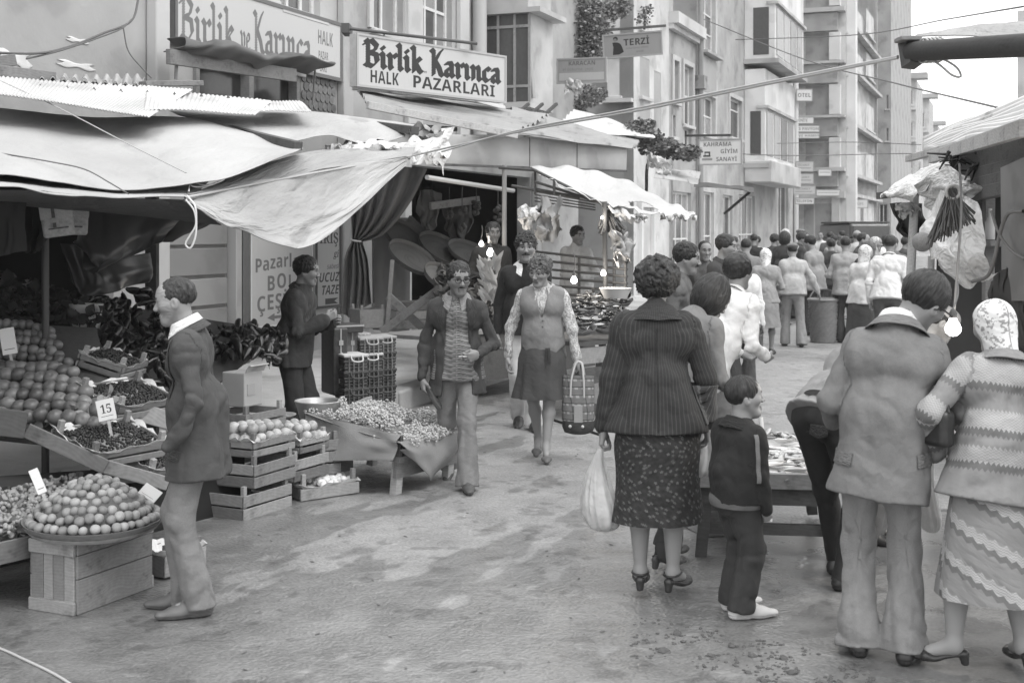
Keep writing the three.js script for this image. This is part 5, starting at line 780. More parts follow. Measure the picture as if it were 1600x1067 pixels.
{ // man in pale blazer
  const jm = fab(0.175, PT.tweed), tm = fab(0.24, PT.tweed);
  person('man in pale blazer and flared trousers seen from behind at the fish table', V(1.6, 0, -5.52), Math.PI * 0.93, {
    H: 1.735, hair: 'sleek', hs: 1.1, hairTone: 1, skin: 0.34, lean: 6, hunch: 15, side: -7, hy: -38, hp: 26, hr: -20, hf: 0.03, round: 0.02, pel: [0, -0.02], legs: 'trousers', trM: tm, tr: { flare: 0.034, e: 0.012, len: 0.052, fold: 0.012, bulk: 0.98 }, shoe: 'shoe', fL: [0.1, 0, 0.05], fR: [-0.1, 0, -0.02], fyL: 8, fyR: -18,
    hL: [0.2, 0.98, 0.25], hR: [-0.24, 1.02, 0.22], epL: [0.4, -0.3, -0.9], epR: [-0.4, -0.3, -0.7], hideL: 1, kR: { curl: 0.7 }, sw: 0.09,
    top: { m: jm, e: 0.02, hem: 0.19, flare: 0.022, hipX: 0.05, bulk: 0.97, fold: 0.007, sd: 41, r0: 0.052, r1: 0.046, r2: 0.038 },
    extra: (p, J) => {
      part('shirt_collar', collar(J, { r: 0.07, gap: 0.6, h: 0.035, fl: 0.016, dy: 0.008, df: 0.01 }), shirtW, p); part('jacket_collar', collar(J, { r: 0.094, gap: 0.9, h: 0.034, fl: 0.036, back: 0.018, dy: -0.018 }), jm, p);
      for (const s of [1, -1]) part('pocket_flap', laid(J.topF, null, V(s * 0.6, 0, 0.8), (u, v) => V(-s * 0.13, J.pel.y + 0.02 - v * 0.055, -0.02).add(V(0.8, 0, -s * 0.6).multiplyScalar((u - 0.5) * 0.14)), 8, 3, 0.004, 0.006), jm, p);
      const q = merge([rod(V(-0.083, 0.012, 0.02), V(-0.08, 0.014, 0.1), 0.0035), rod(V(-0.083, 0.012, 0.02), V(-0.084, -0.01, -0.025), 0.0035)]); q.applyMatrix4(J.hm); part('glasses', q, hairM[0], p);
    },
  });
}
{ // woman with headscarf
  const jm = fab(0.4, PT.zig), dm = fab(0.4, PT.dress);
  person('woman in pale headscarf and zigzag patterned cardigan and dress seen from behind', V(2.02, 0, -5.36), Math.PI + 0.12, {
    H: 1.56, fem: 1, skin: 0.38, hp: 14, hy: 6, hunch: 12, lean: 4, side: -9, bare: 1, hipY: 0.53, shoe: 'heel', shoeM: shoeM[0], shoeS: 1.05, calf: 0.062, bulk: 1.1, sw: 0.096, fL: [0.16, 0.03, 0.03], fR: [-0.12, 0.03, -0.02], fyL: 62, fyR: -6,
    hL: [0.2, 0.9, 0.16], hR: [-0.25, 0.85, 0.16], epL: [1, -0.2, -0.5], hideL: 1, top: { m: jm, name: 'cardigan', e: 0.026, hem: 0.11, flare: 0.045, hipX: 0.056, waist: 0.09, fold: 0.01, sd: 51, r0: 0.058, r1: 0.054, r2: 0.044, v0: { armL: 0.2, armR: 0.2, foreL: -0.04, foreR: -0.04 } },
    extra: (p, J) => {
      part('dress', skirtGeo(J, { top: 0.0, hemY: 0.33, rx0: 0.165, rz0: 0.135, rx1: 0.25, rz1: 0.23, hx: 0, hz: 0, A: 0.07, n: 5, sd: 9, hip: 0.0 }), dm, p); scarfHead(p, J, fab(0.66, PT.scarf));
      part('cardigan_collar', collar(J, { r: 0.085, gap: 0.9, h: 0.025, fl: 0.05, back: 0.03, dy: -0.022 }), jm, p);
    },
  });
}
person('person in grey trousers at the far right beside the zigzag dress', V(2.5, 0, -5.02), Math.PI - 0.4, { H: 1.66, hair: 'short', skin: 0.34, legs: 'trousers', trM: fab(0.22, PT.tweed), tr: { flare: 0.03 }, shoe: 'shoe', fL: [0.1, 0, 0.0], fR: [-0.1, 0, 0], hL: [0.26, 0.78, 0.04], hR: [-0.26, 0.78, 0.04], top: { m: fab(0.2), e: 0.03, hem: 0.1, sd: 61 } });
// ---------- people further off ----------
const FAR = [
  // px, head top py, distance, yaw, label, look
  [1102, 392, 9.0, 2.2, 'person with round dark hair and white jacket leaning over the fish table', { rh: 1, tone: 0, top: 0.72, tr: 0.2, lean: 30, hL: [0.1, 0.95, 0.45], hR: [-0.15, 0.95, 0.45] }],
  [1052, 372, 10.6, 1.3, 'dark haired man with moustache behind the pinstripe jacket woman', { hair: 'full', top: 0.12, tr: 0.1, mo: 1, hp: 8, face: 1 }],
  [1120, 361, 14, 1.0, 'young man with thick dark hair and black jacket facing right', { hair: 'full', top: 0.04, tr: 0.1, face: 1 }],
  [1099, 371, 16, 0.1, 'small dark haired face between two men in the crowd', { hair: 'short', top: 0.1, tr: 0.1 }],
  [1160, 390, 14.6, 3.1, 'woman in white pullover with a shoulder bag on her right', { fem: 1, hair: 'bob', tone: 0, top: 0.7, tr: 0.05, e: 0.02, bag: 1 }],
  [1166, 369, 20, 2.9, 'dark haired man in grey coat left of the white headscarf', { hair: 'short', top: 0.2, tr: 0.1 }],
  [1196, 384, 19, 2.8, 'woman in white headscarf among the crowd behind the pullover', { fem: 1, scarf: 0.75, top: 0.3, skirt: 0.25 }],
  [1240, 376, 20.4, 3.0, 'man in flat cap and pale jacket seen from behind beside a wicker basket', { cap: 1, top: 0.42, tr: 0.27, e: 0.035, hem: 0.03, fL: [0.12, 0, 0.1], fR: [-0.12, 0, -0.12], hL: [0.2, 0.8, 0.1], hR: [-0.4, 0.85, 0.1] }],
  [1275, 357, 22.5, 3.2, 'broad dark haired man in grey pullover behind the flat cap', { hair: 'full', top: 0.24, tr: 0.05, e: 0.03, bulk: 1.1 }],
  [1322, 366, 21, 2.9, 'man in pale grey jacket and dark trousers seen from behind', { hair: 'short', top: 0.3, tr: 0.05, e: 0.03 }],
  [1346, 378, 18.2, 2.2, 'woman in pale headscarf and long dark pinafore carrying white sleeves', { fem: 1, scarf: 0.62, top: 0.6, skirt: 0.06, long: 1, hL: [0.2, 0.9, 0.3], hR: [-0.2, 0.9, 0.3] }],
  [1387, 370, 17.4, 2.7, 'person in white top bending by the right hand awning pole', { fem: 1, hair: 'short', top: 0.62, tr: 0.08, lean: 18 }],
  [1362, 366, 24, 0.4, 'woman in striped headscarf facing us far in the crowd', { fem: 1, scarf: 0.5, top: 0.3, skirt: 0.2 }],
  [1230, 352, 27, 0.3, 'distant face of woman in light scarf left of the grey pullover', { fem: 1, scarf: 0.5, top: 0.35, skirt: 0.3 }],
  [1253, 354, 30, 3.1, 'distant man in flat cap right of the light scarf', { cap: 1, top: 0.3, tr: 0.1 }],
  [1206, 348, 26, 2.5, 'distant dark haired man in black and white by the house wall', { hair: 'full', top: 0.05, tr: 0.1 }],
  [1305, 354, 30, 3.0, 'distant man in grey shirt in front of the hotel door', { hair: 'short', top: 0.25, tr: 0.1 }],
  [1337, 359, 27, 3.0, 'distant person with pale bare head left of the van', { hair: 'bald', tone: 3, top: 0.4, tr: 0.1 }],
  [1294, 358, 33, 3.0, 'distant dark coated man before the hotel shop', { hair: 'short', top: 0.08, tr: 0.06 }],
  [1380, 362, 30, 0.0, 'distant woman in pale dress right of the van', { fem: 1, hair: 'bob', top: 0.55, skirt: 0.5 }],
  [1186, 362, 30, 3.0, 'distant man in pale shirt left of the white headscarf', { hair: 'short', top: 0.5, tr: 0.15 }],
  [1320, 352, 38, 3.1, 'far off person in dark clothes beside the van front', { hair: 'short', top: 0.06, tr: 0.06 }],
  [1262, 358, 36, 0.0, 'far off person in mid grey near the hotel corner', { hair: 'short', top: 0.2, tr: 0.1 }],
  [1410, 360, 26, 2.4, 'far off man in dark jacket beyond the plastic sheets', { hair: 'full', top: 0.06, tr: 0.08 }],
  [1215, 364, 34, 3.0, 'far off woman in pale coat along the pavement', { fem: 1, hair: 'bob', top: 0.5, skirt: 0.4 }],
  [1140, 366, 24, 1.6, 'man in grey by the shop door beyond the black jacket', { hair: 'short', top: 0.2, tr: 0.12 }],
  [1176, 356, 28, 3.0, 'distant man in black jacket at the edge of the pavement', { hair: 'short', top: 0.03, tr: 0.05 }],
  [1222, 360, 25, 2.2, 'distant woman in dark patterned coat left of the flat cap', { fem: 1, hair: 'bob', top: 0.06, skirt: 0.05 }],
  [1300, 364, 25.5, 3.4, 'distant man in black pullover behind the pale jacket', { hair: 'full', top: 0.035, tr: 0.1 }],
  [1341, 364, 22.5, 1.7, 'dark haired person in charcoal coat right of the pale jacket', { hair: 'short', top: 0.05, tr: 0.05 }],
  [1360, 372, 19.6, 2.9, 'woman in dark headscarf and coat behind the white top', { fem: 1, scarf: 0.12, top: 0.05, skirt: 0.06 }],
  [1400, 366, 21, 3.3, 'man in mid grey coat beside the pale pole', { hair: 'short', top: 0.12, tr: 0.06 }],
  [1283, 351, 40, 0.2, 'far off person in white before the hotel', { hair: 'short', top: 0.6, tr: 0.1 }],
  [1246, 364, 27, 1.4, 'distant dark haired person in black just right of the flat cap', { hair: 'full', top: 0.03, tr: 0.04 }],
  [768, 343, 15.6, 0.2, 'shopkeeper with thick dark hair in the dark greengrocery under the bulbs', { hair: 'full', top: 0.03, tr: 0.03, face: 1, skin: 0.2, y: 0.2 }],
  [905, 360, 16.8, -0.5, 'stallholder in white overall turned away behind the rail', { hair: 'full', top: 0.5, tr: 0.3, hy: 60, lean: 8, y: 0.2, face: 1 }],
  [1374, 452, 7.6, 1.2, 'bald man crouching behind the pale blazer at the fish table', { hair: 'bald', top: 0.2, tr: 0.1, lean: 30, hp: 30, H: 1.55, face: 1 }],
];
for (const [px, py, d, yaw, label, q] of FAR) {
  const pos = P(px, 0, d); pos.y = q.y || 0; const H = q.H || clamp(yAt(py, d) - pos.y + (q.lean ? 0.1 : 0) - (q.scarf !== undefined || q.cap ? 0.02 : 0.015), 1.45, 1.86) * (d > 21 ? rnd(0.95, 1.03) : 1), sd = px % 97;
  seed(px); const yw = d > 21 ? yaw + rnd(-0.9, 0.9) : yaw; const o = { H, fem: q.fem, hair: q.scarf !== undefined || q.rh ? null : q.cap ? 'short' : q.hair, hairTone: q.tone ?? 0, skin: q.skin ?? 0.33, hp: q.hp ?? rnd(0, 10), hy: q.hy ?? rnd(-14, 14), hunch: 8, lean: q.lean ?? 3, face: q.face && d < 13, faceO: q.face && !q.fem ? { stubble: 0.2 } : {}, bulk: q.bulk, fL: q.fL || [0.08, 0, rnd(-0.15, 0.15)], fR: q.fR || [-0.08, 0, rnd(-0.15, 0.15)], hL: q.hL || (rnd() < 0.4 ? [0.16, 0.6 * H, 0.25] : [0.24, 0.46 * H + 0.02, rnd(0, 0.15)]), hR: q.hR || (rnd() < 0.35 ? [-0.16, 0.62 * H, 0.22] : [-0.24, 0.46 * H + 0.02, rnd(0, 0.15)]), shoe: 'shoe', shoeM: shoeM[px % 2],
    top: { m: fab(d > 21 ? Math.round(clamp(q.top * rnd(0.7, 1.5), 0.03, 0.7) * 100) / 100 : q.top), e: q.e ?? 0.024, hem: q.hem ?? (q.fem ? 0.05 : 0.12), fold: 0.011, sd, name: q.fem ? 'blouse' : 'jacket', uv: d < 22 }, cell: d < 12 ? 0.014 : d < 19 ? 0.017 : 0.023, hcell: d < 11 ? 0.0042 : d < 15 ? 0.006 : 0.009 };
  if (q.tr !== undefined) Object.assign(o, { legs: 'trousers', trM: fab(q.tr), tr: { flare: 0.03, e: 0.018, sd } }); o.bare = q.skirt !== undefined && d < 22;
  o.extra = (p, J) => {
    if (q.skirt !== undefined) part('skirt', skirtGeo(J, { top: 0.1, hemY: q.long ? 0.18 : 0.42, rx0: 0.15, rz0: 0.12, rx1: 0.24, rz1: 0.22, hx: 0, hz: 0, A: 0.08, n: 6, sd }), fab(q.skirt), p);
    if (q.scarf !== undefined) scarfHead(p, J, fab(q.scarf, PT.scarf)); if (q.cap) flatCap(p, J, fab(0.16)); if (q.rh) roundHair(p, J, q.tone ?? 0); if (q.mo) moustache(p, J, 0.03, 0.008);
    if (d < 18 && !q.scarf) part('collar', collar(J, { r: 0.078, gap: 0.7, h: 0.03, fl: 0.03 }), o.top.m, p);
  };
  person(label, pos, yw, o);
}
// ---------- cloth roofs and sheets over the left stalls ----------
const q3 = (a) => a.map((p) => P(p[0], p[1], p[2]));
const canvas_ = (v, s = 1.9) => mat(v, { map: T.cloth, bump: TB.crumple, bs: 0.016, roughness: 0.95, transmission: 0 });
function tarp(name, label, rows, m, nu = 40, nv = 16, wob = 0.02, sd = 1, uvs = [3, 1.5]) {
  const f = patch(rows.map(q3)); return solo(name, sheet((u, v) => { const q = f(u, v); const e = Math.sin(u * Math.PI); q.y += wob * fbm3(u * 5 + sd, v * 3, sd, 3) * (0.4 + 0.6 * e); q.x += wob * 0.5 * noise3(u * 9, v * 6, sd + 4); return q; }, nu, nv, 0.006, uvs), m, label, 'awning');
}
const cvA = canvas_(0.43), cvB = canvas_(0.36), cvC = canvas_(0.44);
tarp('canvas_awning', 'large grey canvas over the fruit stall at the left edge', [[[-700, 235, 4.6], [-120, 262, 6.0], [0, 279, 6.5], [110, 289, 6.9], [230, 293, 7.4], [345, 278, 8.1], [460, 241, 9.3]], [[-700, 165, 6.4], [-120, 215, 7.4], [0, 228, 7.9], [110, 240, 8.3], [240, 245, 8.8], [355, 236, 9.4], [468, 234, 10.1]], [[-700, 105, 8.6], [-120, 160, 9.2], [0, 170, 9.6], [120, 182, 10], [260, 183, 10.4], [360, 204, 10.6], [474, 232, 10.9]]], cvA, 60, 24, 0.05, 3);
tarp('canvas_awning', 'lower canvas whose thin edge runs above the hanging satchels', [[[-700, 265, 4.6], [-300, 280, 5.2], [0, 294, 6.15], [90, 300, 6.5], [180, 306, 6.95], [292, 309, 7.6]], [[-700, 225, 6.2], [-300, 250, 6.8], [0, 268, 7.6], [90, 274, 8.0], [190, 277, 8.5], [330, 279, 9.0]], [[-700, 190, 8.6], [-300, 215, 9], [0, 240, 9.4], [100, 245, 9.8], [200, 248, 10.2], [345, 255, 10.6]]], canvas_(0.4), 56, 16, 0.03, 9);
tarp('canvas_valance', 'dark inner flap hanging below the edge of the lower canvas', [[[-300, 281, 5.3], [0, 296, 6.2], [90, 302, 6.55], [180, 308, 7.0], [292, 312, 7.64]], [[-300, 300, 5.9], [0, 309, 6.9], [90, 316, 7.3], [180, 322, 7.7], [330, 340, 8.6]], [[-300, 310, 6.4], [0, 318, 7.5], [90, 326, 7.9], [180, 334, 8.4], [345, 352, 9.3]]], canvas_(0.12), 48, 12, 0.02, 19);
tarp('canvas_awning', 'pale drooping canvas wing hanging below the long rope', [[[288, 309, 7.6], [400, 287, 8.9], [520, 265, 10.6], [640, 244, 12.8]], [[296, 316, 7.58], [385, 340, 8.5], [500, 338, 9.9], [636, 252, 12.7]], [[300, 322, 7.55], [372, 362, 8.2], [478, 384, 9.3], [632, 258, 12.6]]], cvC, 48, 22, 0.05, 5);
tarp('canvas_awning', 'shaded canvas strip rising behind the long rope', [[[288, 307, 7.62], [400, 285, 8.95], [520, 263, 10.65], [642, 242, 12.85]], [[345, 284, 9.0], [460, 248, 10.6], [560, 240, 12.0], [648, 232, 13.4]], [[350, 272, 9.8], [465, 240, 11], [565, 232, 12.6], [650, 226, 14]]], cvB, 40, 12, 0.03, 7);
tarp('canvas_awning', 'upper canvas on beams below the shop sign', [[[352, 203, 10.4], [440, 222, 10.8], [520, 213, 12], [575, 226, 12.8], [632, 213, 13.8]], [[310, 190, 11], [430, 196, 11.8], [525, 195, 12.9], [590, 202, 13.6], [640, 202, 14.3]], [[262, 174, 11.6], [400, 171, 12.7], [520, 178, 13.8], [600, 188, 14.6], [648, 194, 15.2]]], cvA, 44, 16, 0.03, 11);
// corrugated sheets
function corrugated(name, label, c, waves, amp, m, nv = 10, th = 0.006) {
  const f = quad(...q3(c)); const n = f(1, 0).sub(f(0, 0)).cross(f(0, 1).sub(f(0, 0))).normalize(); if (n.y < 0) n.negate();
  seed(waves); const sag = rnd(0.01, 0.04);
  return solo(name, sheet((u, v) => f(u, v).addScaledVector(n, amp * Math.sin(u * waves * Math.PI * 2) + sag * Math.sin(v * Math.PI + u * 5) * 0.5), waves * 8, nv, th, [3, 1.5]), m, label, 'roof sheet');
}
const tin = mat(0.62, { map: T.rust, roughness: 0.7 });
const asb = mat(0.6, { map: T.plaster, bump: TB.plaster, bs: 0.003, roughness: 0.9 });
corrugated('corrugated_sheet', 'white corrugated sheet lying above the canvas at the far left', [[-60, 141, 8.4], [232, 181, 9.3], [300, 141, 11.6], [-60, 112, 10.4]], 56, 0.0055, asb);
corrugated('corrugated_sheet', 'white corrugated sheet ending under the upper shop window', [[225, 172, 9.6], [398, 177, 10.8], [424, 160, 12.2], [230, 134, 11.4]], 28, 0.0055, asb);
corrugated('corrugated_sheet', 'short white corrugated sheet below the pebbled panel', [[392, 176, 11], [487, 172, 12.1], [470, 160, 13], [400, 154, 12.5]], 14, 0.0055, asb);
corrugated('corrugated_sheet', 'old corrugated sheet with dark hollow ends against the plaster wall', [[60, 126, 10.6], [222, 132, 11.2], [225, 122, 12.2], [62, 116, 11.6]], 10, 0.028, mat(0.4, { map: T.dirty }));
seed(77);
{ const screws = []; for (let i = 0; i < 9; i++) { const q = P(20 + i * 42, 133 + i * 2.4, 9.9 + i * 0.17); const g = new THREE.ConeGeometry(0.018, 0.03, 7); g.translate(q.x, q.y + 0.01, q.z); screws.push(g); } solo('nail_row', merge(screws), M.iron, 'row of small nail heads along the white corrugated sheet', 'nails', null, 'stuff'); }
const beam = (name, label, a, b, w, h, m, cat = 'beam') => solo(name, board(P(...a), P(...b), w, h, 0, 0.006), m, label, cat);
beam('wooden_beam', 'dark beam end poking out between two canvases', [345, 199, 11.2], [466, 228, 10.2], 0.08, 0.07, M.woodD);
beam('wooden_beam', 'short beam end at the tip of the upper canvas', [560, 192, 14.6], [649, 204, 13.7], 0.1, 0.09, M.woodD);
beam('wooden_beam', 'long dark lath under the upper edge of the canvas', [350, 173, 12.9], [712, 202, 15.8], 0.06, 0.05, M.woodD);
beam('roof_plank', 'weathered plank lying on the roof at the far left', [-30, 108, 10.4], [82, 122, 10.8], 0.14, 0.09, M.woodG, 'plank');
beam('roof_plank', 'thin plank across the old sheets by the pilaster', [222, 131, 11.4], [312, 130, 12], 0.1, 0.05, M.woodG, 'plank');
beam('roof_plank', 'splintered plank on top of the far left roof', [-30, 100, 10.8], [20, 94, 11], 0.12, 0.1, M.woodG, 'plank');
// torn plastic and rags at the canvas tips
function rag(label, pts, m, sd, name = 'plastic_rag', w = 0.1) { const f = patch(pts.map(q3)); return solo(name, sheet((u, v) => { const q = f(u, v); q.x += w * 0.4 * noise3(u * 7 + sd, v * 6, 1); q.y += w * 0.6 * noise3(u * 6, v * 8 + sd, 2) + w * 0.5 * v * Math.max(0, noise3(u * 14 + sd, 3, 1)); q.z += w * noise3(u * 6, v * 6, sd); return q; }, 26, 14, 0.004), m, label, 'rag'); }
const plast = mat(0.75, { roughness: 0.4, map: T.fine, transmission: 0.25, bump: TB.folds, bs: 0.02 });
rag('ragged white plastic scraps at the right tip of the upper canvas', [[[618, 222, 13.4], [660, 215, 13.8], [704, 203, 14.2]], [[630, 240, 13.3], [668, 238, 13.6], [700, 232, 14.1]], [[640, 252, 13.2], [665, 250, 13.6], [694, 268, 14]]], plast, 3);
rag('torn pale plastic tucked along the beam under the sign', [[[520, 226, 12.2], [560, 222, 12.6], [620, 226, 13]], [[505, 236, 12], [565, 236, 12.4], [625, 234, 12.9]]], plast, 8);
rag('grey scrap of cloth hanging from the short beam end', [[[640, 200, 13.7], [660, 198, 13.9], [690, 205, 14]], [[636, 226, 13.6], [660, 224, 13.8], [688, 216, 14]]], cvB, 12);
// rolled dark awning of the shop
{ const c = [[258, 66, 13.9], [290, 74, 14.2], [322, 70, 14.6], [352, 76, 15], [385, 92, 15.4], [405, 94, 15.7], [440, 86, 16.2], [470, 96, 16.8], [492, 108, 17.1]], c2 = [[258, 84, 13.6], [290, 84, 13.8], [322, 84, 14], [352, 92, 14.4], [385, 102, 14.8], [405, 104, 15.2], [440, 102, 15.8], [470, 112, 16.3], [490, 112, 16.9]];
  const a = solo('folded_awning', (() => { const f = patch([q3(c), q3(c2)]); return sheet((u, v) => { const q = f(u, v); const b = Math.sin(v * Math.PI); q.y += 0.07 * b + 0.04 * noise3(u * 12, v * 3, 4); q.addScaledVector(SN, -0.3 * b - 0.05 * noise3(u * 14, v * 4, 9)); return q; }, 60, 14, 0.012, [4, 1]); })(), mat(0.13, { map: T.dirty }), 'dark rolled up awning sagging across the flat shop sign', 'awning');
  part('support_rod', rod(P(276, 76, 13.8), P(274, 124, 13.8), 0.02), M.pipe, a); part('support_rod', rod(P(492, 110, 16.9), P(488, 164, 16.9), 0.014), M.pipe, a); part('front_bar', board(P(262, 88, 13.5), P(460, 118, 15.9), 0.06, 0.16), M.woodG, a); }
// ropes
function rope(label, pts, r, m, name = 'rope', seg = 40) { return solo(name, tube(q3(pts), r, seg, 6), m, label, name === 'wire' ? 'wire' : 'rope'); }
const ropeM = mat(0.42, { map: T.fine }), wireM = mat(0.12);
rope('long double rope from the canvas corner across the street to the right beam', [[288, 309, 7.58], [400, 287, 8.88], [520, 265, 10.5], [640, 244, 12.7], [800, 208, 11.2], [1000, 172, 9.6], [1200, 131, 8.2], [1404, 90, 7.1]], 0.009, ropeM, 'rope', 90);
rope('second strand of the long rope above the street', [[690, 237, 12.2], [800, 206, 11.2], [1000, 168, 9.6], [1200, 128, 8.2], [1404, 88, 7.1]], 0.008, ropeM, 'rope', 60);
rope('knotted rope end dangling in a loop from the canvas corner', [[292, 306, 7.55], [304, 322, 7.5], [306, 345, 7.5], [304, 372, 7.5], [296, 388, 7.5], [289, 382, 7.5], [296, 368, 7.5], [305, 352, 7.5], [303, 330, 7.5], [290, 312, 7.55]], 0.006, mat(0.6), 'rope', 50);
rope('frayed knot of twine on the edge of the large canvas', [[292, 278, 8.0], [298, 290, 7.9], [312, 292, 8], [330, 288, 8.1], [345, 282, 8.2], [320, 290, 8], [300, 284, 8], [294, 300, 7.7]], 0.005, mat(0.6), 'rope', 50);
solo('added_side_sheet', sheet((u, v) => V(-4.6 - 0.9 * u + 0.04 * Math.sin(u * 30), v * 2.3, -5.2 - u * 5.2), 24, 4, 0.01), mat(0.05, { map: T.cloth }), 'unseen dark sheet added at the far left end to keep the fruit stall dark', 'sheet');  // out of view, added to keep sky light out of the stall
rope('thin cord running down over the large canvas', [[0, 126, 9.2], [90, 168, 8.8], [200, 225, 8.2], [290, 270, 7.7]], 0.004, ropeM);
rope('thin cord lying across the far left canvas', [[-20, 236, 7.6], [80, 253, 7.4], [130, 264, 7.2], [170, 285, 6.95], [200, 303, 6.9]], 0.004, wireM);
rope('sagging cable along the plaster wall', [[-20, 82, 11.6], [60, 83, 12], [110, 72, 12.4], [160, 52, 12.8], [205, 32, 13.2], [215, 0, 13.4], [220, -40, 13.5]], 0.012, wireM, 'wire');
rope('second sagging cable on the plaster wall', [[40, 92, 11.9], [90, 80, 12.2], [150, 60, 12.7], [190, 44, 13], [205, 30, 13.2]], 0.008, wireM, 'wire');
rope('thin wire dropping to the roof at the pilaster', [[192, 44, 13], [200, 80, 13], [220, 105, 13], [236, 122, 13]], 0.007, wireM, 'wire');
// ---------- posts and things hung under the canvas ----------
solo('stall_post', merge([rod(V(P(70, 0, 8.2).x, 0, -8.2), V(P(70, 0, 8.2).x, 2.25, -8.2), 0.025, 0.022, 10)]), M.iron, 'thin metal post between the fruit heap and the satchels', 'post');
solo('stall_post', board(V(P(237, 0, 10.2).x, 0.1, -10.2), V(P(237, 0, 10.2).x, 2.35, -10.2), 0.09, 0.09), M.woodD, 'dark square post behind the older man', 'post');
solo('stall_post', board(V(P(-30, 0, 6.6).x, 0, -6.6), V(P(-30, 0, 6.6).x, 2.1, -6.6), 0.08, 0.08), M.woodD, 'dark wooden post at the left edge of the stall', 'post');
{ // two satchels
  const m = mat(0.5, { map: T.leather, roughness: 0.6 });
  const mk = (px, py, d, tilt, label) => { const c = P(px, py, d), t = thing('satchel', label, 'bag', c); t.rotation.set(0, 0.35, tilt); part('case', uvBox(new RoundedBoxGeometry(0.19, 0.24, 0.08, 2, 0.02)), m, t); part('flap', sheet((u, v) => V((u - 0.5) * 0.196, 0.125 - v * 0.13, 0.046 + 0.006 * Math.sin(v * 3)), 6, 6, 0.008), m, t); const s = part('strap', bx(-0.03, -0.06, 0.052, -0.01, 0.11, 0.06), shoeM[1], t); part('buckle', bx(-0.035, -0.03, 0.06, -0.005, 0.0, 0.066), M.zinc, s); part('strap', bx(-0.06, -0.07, 0.041, 0.06, -0.062, 0.046), shoeM[1], t); part('handle', tube([V(-0.05, 0.12, 0), V(-0.03, 0.16, 0), V(0.03, 0.16, 0), V(0.05, 0.12, 0)], 0.006, 12), shoeM[1], t); return t; };
  mk(88, 340, 8.0, 0.14, 'pale leather satchel hanging under the canvas, the nearer of two'); mk(113, 338, 8.3, -0.03, 'pale leather satchel hanging under the canvas, behind the nearer one');
}
function hung(name, label, cat, pts, m, amp, sd, nu = 30, nv = 24) { const f = patch(pts.map(q3)); return solo(name, sheet((u, v) => { const q = f(u, v); const w = amp * (0.4 + 0.6 * v); q.z += w * (1 - 2 * Math.abs(noise3(u * 7 + sd, v * 1.5, 1))); q.x += w * 0.5 * noise3(u * 5, v * 4 + sd, 5); return q; }, nu, nv, 0.006, [1, 1]), m, label, cat); }
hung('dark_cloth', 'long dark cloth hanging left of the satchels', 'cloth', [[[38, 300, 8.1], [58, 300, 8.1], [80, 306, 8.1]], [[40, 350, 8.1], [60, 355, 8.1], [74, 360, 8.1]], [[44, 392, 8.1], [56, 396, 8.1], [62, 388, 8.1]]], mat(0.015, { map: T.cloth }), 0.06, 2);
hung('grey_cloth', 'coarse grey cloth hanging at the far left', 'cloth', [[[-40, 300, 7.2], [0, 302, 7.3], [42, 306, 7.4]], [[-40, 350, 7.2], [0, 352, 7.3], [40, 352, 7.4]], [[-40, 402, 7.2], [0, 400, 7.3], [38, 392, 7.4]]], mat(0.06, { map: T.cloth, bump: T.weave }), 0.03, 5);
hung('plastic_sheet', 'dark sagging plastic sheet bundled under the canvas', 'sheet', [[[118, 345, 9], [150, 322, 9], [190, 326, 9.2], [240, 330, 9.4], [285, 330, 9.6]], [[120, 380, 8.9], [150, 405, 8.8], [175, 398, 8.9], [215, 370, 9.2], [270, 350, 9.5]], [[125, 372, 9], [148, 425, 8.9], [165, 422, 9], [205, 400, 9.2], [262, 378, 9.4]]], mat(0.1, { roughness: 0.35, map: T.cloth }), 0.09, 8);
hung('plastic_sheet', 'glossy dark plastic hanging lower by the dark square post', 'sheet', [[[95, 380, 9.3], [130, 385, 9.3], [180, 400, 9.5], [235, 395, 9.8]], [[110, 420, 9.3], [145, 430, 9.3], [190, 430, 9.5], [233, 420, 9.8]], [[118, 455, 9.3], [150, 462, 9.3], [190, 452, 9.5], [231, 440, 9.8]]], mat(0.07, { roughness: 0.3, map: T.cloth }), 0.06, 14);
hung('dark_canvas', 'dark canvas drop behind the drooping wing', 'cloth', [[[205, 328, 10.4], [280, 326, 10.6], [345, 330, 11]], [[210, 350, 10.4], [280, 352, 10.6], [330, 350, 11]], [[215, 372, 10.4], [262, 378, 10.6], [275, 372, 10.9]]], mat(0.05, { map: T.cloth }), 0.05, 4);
// ---------- crates, trays and heaps ----------
const crateM = [0.23, 0.29, 0.35, 0.18].map((v) => mat(v, { map: T.wood, bump: T.wood, bs: 0.002 }));
